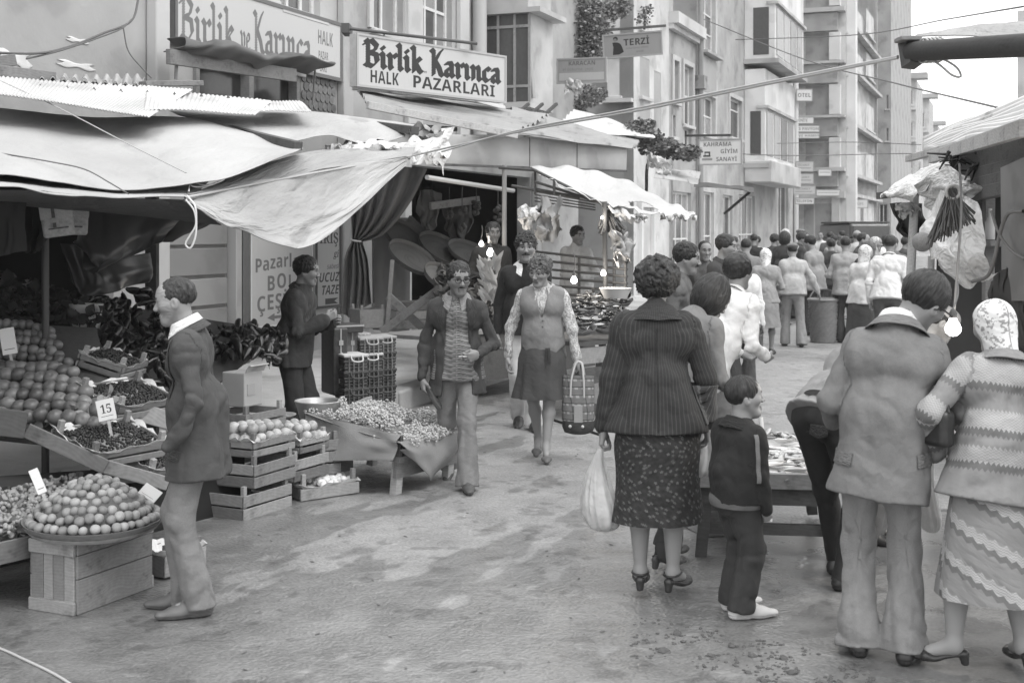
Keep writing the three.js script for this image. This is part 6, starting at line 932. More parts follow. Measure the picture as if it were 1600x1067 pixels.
// open fruit crate: w along local x, d along local z, h high; slatted sides, corner posts
function crate(label, pos, turn, w, d, h, o = {}) {
  const t = thing('wooden_crate', label, 'crate', pos, turn, o.group); if (o.tilt) t.rotation.set(o.tilt, turn, o.roll || 0, 'YXZ'); seed(Math.round(Math.abs(pos.x * 991 + pos.z * 77))); const n = o.n ?? 2, th = 0.012; const pk = () => crateM[rnd(4) | 0];
  for (const z of [-1, 1]) for (let i = 0; i < n; i++) { const y0 = h * i / n + 0.006, y1 = h * (i + 1) / n - 0.006; part('slat', board(V(-w / 2, (y0 + y1) / 2 + rnd(-0.003, 0.003), z * (d / 2)), V(w / 2, (y0 + y1) / 2 + rnd(-0.003, 0.003), z * (d / 2)), th, y1 - y0, 0, 0.003), pk(), t); }
  for (const x of [-1, 1]) for (let i = 0; i < (o.ends ?? n); i++) { const m = o.ends ?? n, y0 = h * i / m + 0.006, y1 = h * (i + 1) / m - 0.006; part('slat', board(V(x * (w / 2 - 0.008), (y0 + y1) / 2, -d / 2 + 0.012), V(x * (w / 2 - 0.008), (y0 + y1) / 2, d / 2 - 0.012), th, y1 - y0, 0, 0.003), pk(), t); }
  if (o.posts !== 0) for (const x of [-1, 1]) for (const z of [-1, 1]) part('corner_post', bx(x * (w / 2 - 0.035) - 0.016, 0, z * (d / 2 - 0.025) - 0.014, x * (w / 2 - 0.035) + 0.016, h + (o.post ?? 0.05), z * (d / 2 - 0.025) + 0.014, 0.003), pk(), t);
  part('base', bx(-w / 2 + 0.01, 0.001, -d / 2 + 0.01, w / 2 - 0.01, 0.014, d / 2 - 0.01), crateM[0], t); if (o.lining) { const s = o.seed ?? 3; part('paper_lining', sheet((u, v) => { const x = (u - 0.5) * w * 1.04, z = (v - 0.5) * d * 1.06, e = Math.max(Math.abs(u - 0.5), Math.abs(v - 0.5)) * 2; return V(x, h * (o.fill ?? 0.6) + smooth(0.75, 1, e) * (h * 0.5) + 0.02 * noise3(u * 9 + s, v * 9, s), z); }, 20, 16, 0.003), mat(0.7, { map: T.fine }), t); }
  return t;
}
// round fruit, with a dimple at the stem
const fruitG = (() => { const pts = []; for (let i = 0; i <= 12; i++) { const a = i / 12 * Math.PI; const r = Math.sin(a), y = Math.cos(a) * 0.93; pts.push(new THREE.Vector2(r * (1 + 0.03 * Math.sin(a * 2)), y - 0.16 * Math.exp(-r * r / 0.05) * (y > 0 ? 1 : 0.5))); } return new THREE.LatheGeometry(pts, 14); })();
const fruitTone = (lo, hi, rough = 0.42) => [0, 1, 2, 3].map((i) => mat(lerp(lo, hi, i / 3), { roughness: rough, map: T.skin }));
function fruits(name, label, group, cat, spots, ms, sd) { seed(sd); const protos = ms.map((m) => { const q = new THREE.Mesh(fruitG, m); q.castShadow = q.receiveShadow = true; tag(q, label, cat, group); return q; }); for (const [p, r] of spots) { const o = protos[rnd(ms.length) | 0].clone(); o.name = numbered(name); o.position.copy(p); o.rotation.set(rnd(-0.9, 0.9), rnd(6), rnd(-0.9, 0.9)); const rr = r * rnd(0.9, 1.1); o.scale.set(rr * rnd(0.93, 1.06), rr * rnd(0.9, 1.02), rr * rnd(0.93, 1.06)); o.position.y += rnd(-0.006, 0.006); scene.add(o); } }
// berries / leaves as uncountable fill
function fill(name, parent, geo, m, spots) { const q = new THREE.InstancedMesh(geo, m, spots.length); const o = new THREE.Object3D(); spots.forEach(([p, r, e], i) => { o.position.copy(p); o.scale.setScalar(1).multiplyScalar(1); if (Array.isArray(r)) o.scale.set(...r); else o.scale.setScalar(r); o.rotation.set(...(e || [0, 0, 0])); o.updateMatrix(); q.setMatrixAt(i, o.matrix); }); q.name = parent ? name : numbered(name); q.castShadow = q.receiveShadow = true; q.userData.kind = 'stuff'; (parent || scene).add(q); return q; }
const berryG = new THREE.IcosahedronGeometry(1, 1);
const leafG = (() => { const g = sheet((u, v) => V((v - 0.5) * Math.sin(u * Math.PI) * 0.75, 0.16 * Math.sin(u * 3) + 0.2 * Math.abs(v - 0.5), u), 5, 2, 0.006); return g; })();
// A: apricots heaped on a round wooden tray on a box
{
  const c = G(72, 955), c2 = G(118, 962), c3 = G(236, 918); const ang = Math.atan2(-(c3.z - c2.z), c3.x - c2.x); const w = 0.53, dd = 0.29, h = 0.35; const mid_ = c3.clone().add(c2).multiplyScalar(0.5); const inw = V(-Math.sin(ang), 0, -Math.cos(ang)); mid_.addScaledVector(inw, dd / 2);
  const t = thing('slatted_box', 'large weathered wooden box standing on the ground under the round tray', 'box', mid_, ang); seed(61);
  const bm = [0.27, 0.32, 0.23, 0.36].map((v) => mat(v, { map: sized(T.wood, 0.4), bump: T.wood, bs: 0.003 })); const hs = [0.17, 0.115, 0.065]; let y = 0;
  for (const z of [1, -1]) { y = 0; for (const q of hs) { part('plank', board(V(-w / 2, y + q / 2, z * dd / 2), V(w / 2, y + q / 2 + rnd(-0.002, 0.002), z * dd / 2), 0.016, q - 0.004, 0, 0.003), bm[rnd(4) | 0], t); y += q; } }
  for (const x of [-1, 1]) { const ws = [0.078, 0.062, 0.07, 0.064]; let z = -dd / 2 + 0.008; for (const q of ws) { part('plank', bx(x * w / 2 - 0.007, 0.05, z, x * w / 2 + 0.007, 0.29, z + q - 0.003, 0.003), bm[rnd(4) | 0], t); z += q; } part('rail', bx(x * (w / 2 + 0.012) - 0.009, 0.0, -dd / 2, x * (w / 2 + 0.012) + 0.009, 0.062, dd / 2, 0.004), bm[1], t); part('rail', bx(x * (w / 2 + 0.012) - 0.009, 0.282, -dd / 2, x * (w / 2 + 0.012) + 0.009, 0.348, dd / 2, 0.004), bm[3], t); }
  part('inside', bx(-w / 2 + 0.02, 0.02, -dd / 2 + 0.02, w / 2 - 0.02, 0.3, dd / 2 - 0.02), M.woodD, t);
  const tc = P(146, 828, 6.38); tc.y = 0.37; const tray = thing('round_tray', 'round shallow wooden tray holding the apricot heap on the large box', 'tray', tc); tray.rotation.set(0.05, 0, -0.02);
  part('rim', loft([[0, 0.3], [0.055, 0.345], [0.056, 0.335], [0.01, 0.29]].map(([y_, r]) => ({ y: y_, rx: r, rz: r })), 40, (a) => 1 + 0.006 * Math.sin(a * 3)), mat(0.2, { map: T.wood, roughness: 0.8 }), tray); part('hoop', loft([[0.002, 0.308], [0.024, 0.327], [0.024, 0.321], [0.002, 0.302]].map(([y_, r]) => ({ y: y_, rx: r, rz: r })), 40), mat(0.3, { map: T.wood }), tray); part('base', loft([{ y: 0.004, rx: 0.3, rz: 0.3 }, { y: 0.012, rx: 0.295, rz: 0.295 }], 36, null, [true, true]), M.woodG, tray);
  const pts = []; seed(8); for (let ring = 0; ring < 8; ring++) { const r = 0.305 - ring * 0.04, y_ = 0.055 + Math.sin(ring / 8 * 1.45) * 0.2, n = Math.max(1, Math.floor(2 * Math.PI * r / 0.047)); for (let i = 0; i < n; i++) { const a = (i + (ring % 2) * 0.5) / n * Math.PI * 2 + rnd(-0.04, 0.04); pts.push([V(tc.x + Math.cos(a) * r + rnd(-0.006, 0.006), tc.y + y_ + rnd(-0.006, 0.006), tc.z + Math.sin(a) * r), rnd(0.0225, 0.0255)]); } }
  fruits('apricot', 'one of the small pale apricots in the ringed heap on the round tray', 'apricots on the round tray', 'apricot', pts, fruitTone(0.2, 0.36, 0.6), 4);
  solo('apricot_shade_core', new THREE.SphereGeometry(1, 24, 8, 0, Math.PI * 2, 0, Math.PI / 2).scale(0.27, 0.2, 0.27).translate(tc.x, tc.y + 0.02, tc.z), mat(0.1, { map: T.skin }), 'dark dome inside the apricot heap on the round tray with the shade between the fruit put in its colour', 'fruit', null, 'stuff');  // plain dome, painted dark for the shade between the apricots
}
// B: two big heaps on the sloping shelves at the left
function slope(px0, py0, px1, py1, d0, d1, r, rows, per, sd) { // rows of fruit from the bottom (near) to the top (far)
  const out = []; seed(sd); for (let j = 0; j < rows; j++) { const t = j / (rows - 1), d = lerp(d0, d1, t), py = lerp(py1, py0, t); for (let i = 0; i < per; i++) { const px = lerp(px0, px1 - t * (px1 - px0) * 0.22, (i + (j % 2) * 0.5) / per); const q = P(px, py, d); q.x += rnd(-0.008, 0.008); q.y += rnd(-0.01, 0.01) - 0.05 * Math.pow(i / per, 3); out.push([q, r * rnd(0.93, 1.07)]); } } return out;
}
fruits('peach', 'one of the pale peaches in the upper heap at the left edge', 'peaches in the upper heap', 'peach', slope(-40, 506, 118, 568, 7.9, 8.3, 0.034, 6, 11, 21), fruitTone(0.13, 0.25), 11);
fruits('apple', 'one of the larger apples in the lower heap at the left edge', 'apples in the lower heap', 'apple', slope(-40, 572, 168, 648, 7.2, 7.75, 0.045, 6, 10, 31), fruitTone(0.1, 0.22, 0.38), 12);
// sloping boards that carry the heaps
function shelf(label, a, b, c, d, m, th = 0.03) { return solo('stall_shelf', sheet(quad(...q3([a, b, c, d])), 6, 6, th), m, label, 'shelf'); }
shelf('dark sloping shelf under the apple heap', [-60, 668, 7.2], [190, 690, 7.4], [150, 515, 8.5], [-60, 505, 8.4], M.woodD);
shelf('dark sloping shelf under the aubergine heap', [120, 640, 8.3], [290, 640, 8.8], [440, 520, 10.6], [120, 470, 9.8], M.woodD);
solo('stall_table', merge([bx(-0.01, 0, 0, 0.02, 0.6, 0.5)].map((g) => g.translate(-3.2, 0, -7.4)).concat([board(P(-40, 760, 7.0), P(300, 735, 8.4), 0.4, 0.04), board(P(60, 690, 7.4), P(360, 690, 8.9), 0.7, 0.04)])), M.woodD, 'dark plank table carrying the crates of the fruit stall', 'table');
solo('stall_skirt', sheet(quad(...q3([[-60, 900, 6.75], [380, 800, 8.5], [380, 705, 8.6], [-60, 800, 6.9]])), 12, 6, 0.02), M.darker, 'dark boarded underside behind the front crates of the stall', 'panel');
// aubergines
const aubG = loft([[0, 0.3], [0.06, 0.72], [0.18, 0.95], [0.38, 1], [0.62, 0.86], [0.82, 0.6], [0.95, 0.46], [1, 0.3]].map(([t, r]) => ({ c: V(0.09 * Math.sin(t * 3), t * 1 - 0.5, 0), rx: r * 0.2, rz: r * 0.2 })), 10, null, [true, true]);
const capG = loft([[0.28, 0.5], [0.4, 0.52], [0.47, 0.34], [0.56, 0.08], [0.66, 0.06]].map(([t, r]) => ({ c: V(0.09 * Math.sin((t + 0.5) * 3), t, 0), rx: r * 0.2, rz: r * 0.2 })), 8, (a, t) => 1 + 0.15 * Math.sin(a * 5), [false, true]);
{
  const skinA = mat(0.012, { roughness: 0.3, clearcoat: 0.25, clearcoatRoughness: 0.2 }), capM = mat(0.06, { map: T.fine });
  const mk = (label, group) => { const t = new THREE.Group(); tag(t, label, 'aubergine', group); part('fruit', aubG, skinA, t); part('cap', capG, capM, t); return t; };
  const lay = (name, label, group, n, f, sd) => { const p = mk(label, group); seed(sd); for (let i = 0; i < n; i++) { const c = p.clone(); c.name = numbered(name); c.position.copy(f()); c.rotation.set(Math.PI / 2 + rnd(-0.9, 0.9), rnd(6.3), rnd(-0.9, 0.9)); c.scale.set(...[1, rnd(0.9, 1.2), 1].map((k) => k * rnd(0.13, 0.165))); scene.add(c); } };
  lay('aubergine', 'one of the dark shiny aubergines heaped behind the older man', 'aubergines in the large heap', 190, () => { const u = rnd(1), v = rnd(1); return P(lerp(135, 285, u) + 6 * v, lerp(606, 458, v) + 20 * noise3(u * 4, v * 4, 2) + u * 20, lerp(8.0, 9.6, v)); }, 5);
  lay('aubergine', 'one of the dark shiny aubergines in the row left of the young stallholder', 'aubergines in the far row', 120, () => { const u = rnd(1), v = rnd(1); return P(lerp(318, 446, u), lerp(556, 512, v) + 5 * Math.sin(u * 9), lerp(9.5, 10.3, v)); }, 6);
}
// dark leaves stacked above the heaps
{ seed(15); const sp = []; for (let i = 0; i < 420; i++) { const u = rnd(1), v = rnd(1); const q = P(lerp(-30, 150, u), lerp(500, 415 + 60 * u, v), lerp(8.6, 9.6, v)); sp.push([q, rnd(0.05, 0.12), [rnd(6), rnd(6), rnd(6)]]); } const o = fill('leafy_greens', null, leafG, mat(0.035, { roughness: 0.6, map: T.fine }), sp); tag(o, 'dark leafy greens piled behind the peach heap', 'greens'); }
{ seed(16); const sp = []; for (let i = 0; i < 160; i++) { const u = rnd(1), v = rnd(1); sp.push([P(lerp(60, 170, u), lerp(656, 618, v), lerp(7.25, 7.6, v)), rnd(0.04, 0.09), [rnd(6), rnd(6), rnd(6)]]); } const o = fill('cabbage_leaves', null, leafG, mat(0.26, { roughness: 0.7, map: T.fine }), sp); tag(o, 'limp pale leaves along the foot of the apple heap', 'leaves'); }
solo('white_tub', loft([[0, 0.09], [0.16, 0.11], [0.165, 0.115], [0.175, 0.115], [0.172, 0.105], [0.03, 0.085]].map(([y, r]) => ({ c: P(134, 514, 8.9).add(V(0, y, 0)), rx: r, rz: r })), 24), mat(0.55, { roughness: 0.5, map: T.fine }), 'white plastic tub standing among the aubergines', 'tub');
// crates of black grapes, olives
function berryCrate(label, pos, turn, w, d, h, tone, r, n, o = {}) { const t = crate(label, pos, turn, w, d, h, { lining: 1, fill: 0.5, tilt: 0.3, ...o }); seed(n + (pos.x * 100 | 0)); const sp = []; for (let i = 0; i < n; i++) { const x = rnd(-0.47, 0.47), z = rnd(-0.46, 0.46); sp.push([V(x * w, h * 0.62 + 0.12 * h * rnd(1) + (0.06 + 0.02 * noise3(x * 6, z * 6, n)) * Math.cos(x * 3) * Math.cos(z * 3), z * d), r * rnd(0.85, 1.15)]); } fill('berries', t, berryG, mat(tone, { roughness: 0.3, map: T.fine }), sp); return t; }
const ST = Math.atan2(-(-8.5 + 6.98), -1.77 + 2.8); // the stall front's direction
berryCrate('tilted crate of black grapes behind the price card', P(196, 622, 7.75).add(V(0, -0.05, 0)), ST + 0.1, 0.5, 0.36, 0.1, 0.012, 0.0085, 900);
berryCrate('tilted crate of black grapes nearest the apple heap', P(168, 690, 7.15).add(V(0, -0.05, 0)), ST, 0.52, 0.36, 0.1, 0.014, 0.0085, 900);
berryCrate('tilted crate of black grapes half hidden by the older man', P(244, 716, 7.35).add(V(0, -0.06, 0)), ST, 0.42, 0.34, 0.1, 0.014, 0.0085, 700);
berryCrate('small upper crate of dark berries below the aubergines', P(172, 566, 8.15).add(V(0, -0.05, 0)), ST + 0.5, 0.4, 0.3, 0.09, 0.014, 0.0085, 600);
beam('side_board', 'long worn board along the front of the grape crates', [40, 672, 6.75], [165, 730, 6.85], 0.02, 0.08, crateM[3], 'board'); beam('side_board', 'second worn board running on behind the older man', [160, 728, 6.85], [262, 756, 7.05], 0.02, 0.075, crateM[1], 'board'); beam('side_board', 'pale plank above the grape crates', [172, 632, 7.5], [275, 660, 7.8], 0.02, 0.11, crateM[2], 'board');
beam('side_board', 'dark plank end at the left edge', [-40, 655, 6.5], [40, 664, 6.6], 0.03, 0.14, M.woodD, 'board');
// pale greens in the front tray at the left
{ const t = crate('long low crate of pale greens at the left edge', P(70, 812, 6.6).add(V(-0.1, -0.08, 0)), ST, 1.0, 0.5, 0.13, { tilt: 0.22, n: 1, post: 0.06 }); seed(19); const sp = []; for (let i = 0; i < 900; i++) { const x = rnd(-0.48, 0.48), z = rnd(-0.47, 0.47); sp.push([V(x * 1.0, 0.12 + 0.08 * rnd(1) * Math.cos(x * 3), z * 0.5), [rnd(0.02, 0.045), rnd(0.012, 0.03), rnd(0.03, 0.06)], [rnd(6), rnd(6), rnd(6)]]); } fill('greens', t, leafG, mat(0.34, { roughness: 0.7, map: T.fine }), sp); const sp2 = []; for (let i = 0; i < 1100; i++) { const x = rnd(-0.48, 0.48), z = rnd(-0.47, 0.47); sp2.push([V(x, 0.12 + 0.07 * rnd(1), z * 0.5), rnd(0.009, 0.015)]); } fill('pods', t, berryG, mat(0.3, { roughness: 0.6 }), sp2); }
crate('plain low crate at the lower left corner', P(-4, 872, 6.35).add(V(-0.12, -0.02, 0.0)), ST, 0.42, 0.34, 0.2, { n: 2, posts: 0 });
crate('small crate of pale pods behind the older man’s legs', P(262, 884, 6.95).add(V(0, -0.02, 0)), ST + 0.05, 0.3, 0.26, 0.12, { n: 1, lining: 1 });
// crates to the right of the older man
function fruitCrate(label, pos, turn, w, d, h, r, grp, lab, tones, sd, o = {}) { const t = crate(label, pos, turn, w, d, h, { lining: 1, fill: 0.55, seed: sd, ...o }); const pts = []; seed(sd); t.updateMatrixWorld(); const nx = Math.floor(w / (2 * r)), nz = Math.floor(d / (2 * r)); for (let L = 0; L < (o.layers ?? 2); L++) for (let i = 0; i < nx - L; i++) for (let k = 0; k < nz - L; k++) pts.push([V((i - (nx - 1 - L) / 2) * 2 * r + rnd(-0.006, 0.006), h * 0.8 + r * 0.5 + L * r * 1.5 + rnd(-0.005, 0.005), (k - (nz - 1 - L) / 2) * 2 * r + rnd(-0.006, 0.006)).applyMatrix4(t.matrixWorld), r * rnd(0.94, 1.06)]); fruits('apple', lab, grp, 'apple', pts, tones, sd); return t; }
const cT = ST + 0.12;
fruitCrate('crate of pale apples on top of the stack right of the older man', P(398, 706, 8.55), cT, 0.44, 0.32, 0.11, 0.04, 'apples in the nearer stacked crate', 'one of the pale apples in the crate right beside the older man', fruitTone(0.3, 0.48, 0.4), 71);
fruitCrate('crate of pale apples at the far end of the stack beside the tub', P(462, 702, 9.0), cT, 0.34, 0.32, 0.1, 0.04, 'apples in the farther stacked crate', 'one of the pale apples in the crate next to the metal tub', fruitTone(0.3, 0.48, 0.4), 72);
crate('slatted crate under the nearer apple crate', P(396, 752, 8.5), cT + 0.04, 0.46, 0.34, 0.16, { n: 2 }); crate('slatted crate under the farther apple crate', P(456, 744, 8.95), cT - 0.03, 0.38, 0.34, 0.16, { n: 2 });
crate('lowest slatted crate of the stack right of the older man', P(384, 800, 8.45), cT, 0.5, 0.36, 0.17, { n: 2 }); crate('dark crate standing on end between stack and cart', P(498, 738, 9.2), cT - 0.5, 0.2, 0.3, 0.26, { n: 3 });
{ const c = P(378, 622, 9.0), t = thing('paper_box', 'crushed pale cardboard box on the crates right of the older man', 'box', c.add(V(0, -0.05, 0)), cT); part('box', uvBox(new RoundedBoxGeometry(0.2, 0.24, 0.2, 2, 0.01)).translate(0, 0.12, 0), mat(0.42, { map: T.dirty }), t); part('lid_flap', sheet((u, v) => V((u - 0.5) * 0.2, 0.243 + 0.05 * Math.sin(v * 2) , 0.11 + v * 0.05), 6, 4, 0.005), mat(0.5, { map: T.dirty }), t); part('label', bx(-0.07, 0.08, 0.101, 0.01, 0.16, 0.104), mat(0.3), t); crate('crate under the crushed cardboard box', P(384, 668, 8.9), cT, 0.44, 0.34, 0.13, { n: 2 }); }
{ // low crate on the ground
  const a = G(432, 786), b = G(540, 772), t = crate('low crate with white garlic standing alone on the wet ground', a.clone().add(b).multiplyScalar(0.5).add(V(0.02, 0, -0.16)), Math.atan2(-(b.z - a.z), b.x - a.x) + 0.05, 0.46, 0.34, 0.09, { n: 1, post: 0.09, lining: 1 }); seed(44); const sp = []; for (let i = 0; i < 46; i++) sp.push([V(rnd(-0.05, 0.2), 0.075 + rnd(0.03), rnd(-0.14, 0.14)), rnd(0.02, 0.032)]); fill('garlic_bulbs', t, fruitG, mat(0.68, { roughness: 0.6 }), sp); }
// price cards
function card(label, px, py, d, w, h, text, rot, tone = 0.72) {
  const cv = document.createElement('canvas'); cv.width = 128; cv.height = 128; const c = cv.getContext('2d'); c.fillStyle = '#e4e4e4'; c.fillRect(0, 0, 128, 128); c.fillStyle = '#333'; c.textAlign = 'center'; c.font = 'bold 74px serif'; if (text) c.fillText(text, 64, 84); c.fillRect(20, 102, 88, 3);
  const t = thing('price_card', label, 'price card', P(px, py, d)); t.rotation.set(...rot); const tx = new THREE.CanvasTexture(cv); tx.colorSpace = THREE.SRGBColorSpace; const g = new THREE.PlaneGeometry(w, h); g.translate(0, 0, 0.0025); part('card', bx(-w / 2, -h / 2, -0.002, w / 2, h / 2, 0.002), mat(tone, { map: T.fine }), t); part('print', g, new THREE.MeshStandardMaterial({ map: tx, roughness: 0.8, color: grey(0.8) }), t); part('stake', bx(-0.008, -h / 2 - 0.1, -0.01, 0.008, -h / 2 + 0.03, -0.003), M.woodL, t);
}
card('price card marked 15 in the black grape crate', 165, 640, 7.05, 0.095, 0.115, '15', [-0.2, 0.2, 0.25], 0.6); card('blank looking price card leaning on the peach heap', 12, 533, 7.75, 0.085, 0.16, '', [-0.2, 0.3, 0.22]); card('narrow curled price card in the pale greens', 58, 752, 6.35, 0.045, 0.13, '', [-0.4, 0.3, 0.5]); card('bent price card beside the apricot heap', 234, 770, 6.5, 0.1, 0.07, '', [-0.7, 0.2, -0.5]);
// ---------- grape cart ----------
{
  const A = G(592, 748), B = G(682, 712), yT = 0.38; const o = P(598, 676, 9.45); o.y = 0; const tr = cT - 0.1;
  const t = thing('grape_cart', 'low wooden hand cart with sacking cloth under a heap of pale grapes', 'cart', o, tr); const w = 0.78, d = 0.86; t.rotation.set(0.1, tr, 0, 'YXZ');
  part('bed', bx(-w / 2, yT - 0.1, -d / 2, w / 2, yT - 0.06, d / 2), M.woodG, t); for (const [x, z] of [[-1, 1], [1, 1], [-1, -1], [1, -1]]) part('leg', bx(x * (w / 2 - 0.08) - 0.035, 0, z * (d / 2 - 0.07) - 0.03, x * (w / 2 - 0.08) + 0.035, yT - 0.103, z * (d / 2 - 0.07) + 0.03, 0.006), M.woodL, t); part('apron', bx(-w / 2 + 0.02, yT - 0.22, d / 2 - 0.06, w / 2 - 0.02, yT - 0.103, d / 2 - 0.03), M.woodG, t); part('apron', bx(w / 2 - 0.05, yT - 0.2, -d / 2 + 0.05, w / 2 - 0.02, yT - 0.103, d / 2 - 0.1), M.woodG, t);
  part('tray', merge([bx(-w / 2, yT - 0.057, -d / 2, -w / 2 + 0.025, yT + 0.09, d / 2), bx(w / 2 - 0.025, yT - 0.057, -d / 2, w / 2, yT + 0.09, d / 2), bx(-w / 2 + 0.026, yT - 0.057, -d / 2, w / 2 - 0.026, yT + 0.09, -d / 2 + 0.025)]), M.woodD, t);
  const sack = mat(0.32, { map: T.cloth, bump: T.weave, bs: 0.002 });
  part('sack_cloth', sheet((u, v) => { const x = (u - 0.5) * w * 1.08, drop = Math.max(0, 0.3 * (1 - Math.abs(u - 0.45) * 2.1)); if (v < 0.5) return V(x, yT + 0.05 + 0.05 * Math.pow(1 - v * 2, 2), lerp(-d / 2, d / 2 + 0.02, v * 2)); const k = (v - 0.5) * 2; return V(x * (1 - 0.0 * k), yT + 0.05 - drop * k - 0.03 * k, d / 2 + 0.02 + 0.05 * Math.sin(k * 2.6) + 0.03 * noise3(u * 6, v * 5, 2) * k); }, 36, 24, 0.006), sack, t);
  part('sack_cloth', sheet((u, v) => V(-w / 2 - 0.02 - 0.05 * v + 0.02 * noise3(u * 6, v * 4, 6), yT + 0.1 - v * 0.34 * (1 - u * 0.5), lerp(-d / 2, d / 2, u)), 16, 10, 0.006), sack, t);
  part('sack_cloth', sheet((u, v) => V((u - 0.5) * w, yT + 0.02 + v * 0.09 + 0.02 * Math.sin(u * 8), -d / 2 - 0.01 - 0.04 * v), 16, 6, 0.006), sack, t);
  seed(50); const sp = []; for (let c = 0; c < 105; c++) { const cx = rnd(-0.44, 0.46) * w * 1.04, cz = rnd(-0.42, 0.54) * d, hy = yT + 0.05 + 0.1 * Math.exp(-((cx + 0.1) ** 2) / 0.05) * 0.4 + 0.07 * rnd(1) - (cz > 0.27 ? 0.06 : 0); const a = rnd(6.3); for (let i = 0; i < 60; i++) { const l = rnd(-0.09, 0.09), r = 0.045 * (1 - Math.abs(l) * 6) * Math.sqrt(rnd(1)) + 0.01, b = rnd(6.3); sp.push([V(cx + Math.cos(a) * l + Math.cos(b) * r * Math.sin(a), hy + Math.sin(b) * r * 0.8, cz + Math.sin(a) * l + Math.cos(b) * r * Math.cos(a)), rnd(0.0065, 0.009)]); } }
  const gm = mat(0.5, { roughness: 0.35, map: T.fine, transmission: 0 }); const o2 = fill('grape_heap', null, berryG, gm, sp.map(([p, r]) => [p.applyEuler(new THREE.Euler(0.1, tr, 0, 'YXZ')).add(o), r])); tag(o2, 'heap of pale green grapes spilling over the cart', 'grapes');
  card('handwritten price card stuck in the pale grapes', 581, 646, 9.35, 0.11, 0.09, '', [-0.3, 0.1, 0.25]);
}
// metal tub, scale
{ const c = P(497, 652, 9.5); const t = thing('metal_tub', 'wide metal tub on the crates behind the grape cart', 'tub', c.add(V(0, -0.07, 0))); part('bowl', loft([[0, 0.11], [0.02, 0.12], [0.18, 0.17], [0.19, 0.178], [0.198, 0.175], [0.185, 0.164], [0.03, 0.11]].map(([y, r]) => ({ y, rx: r, rz: r })), 32, null, [true, true]), mat(0.45, { metalness: 0.6, roughness: 0.4, map: T.fine }), t); crate('dark crate that carries the metal tub', c.clone().add(V(0, -0.34, 0)), cT, 0.4, 0.34, 0.33, { n: 3 });
  const s = thing('balance_scale', 'balance scale with shallow pan beside the older man’s crates', 'scale', P(434, 672, 9.15).add(V(0, -0.02, 0))); part('pan', loft([[0.1, 0.03], [0.105, 0.09], [0.13, 0.13], [0.135, 0.128], [0.112, 0.088]].map(([y, r]) => ({ y, rx: r, rz: r })), 28, null, [true, false]), M.zinc, s); part('body', bx(-0.05, 0, -0.06, 0.05, 0.1, 0.06, 0.02), M.iron, s); part('weight', loft([[0.135, 0.026], [0.16, 0.026], [0.17, 0.012], [0.185, 0.018]].map(([y, r]) => ({ y, rx: r, rz: r })), 14, null, [true, true]), M.iron, s); }
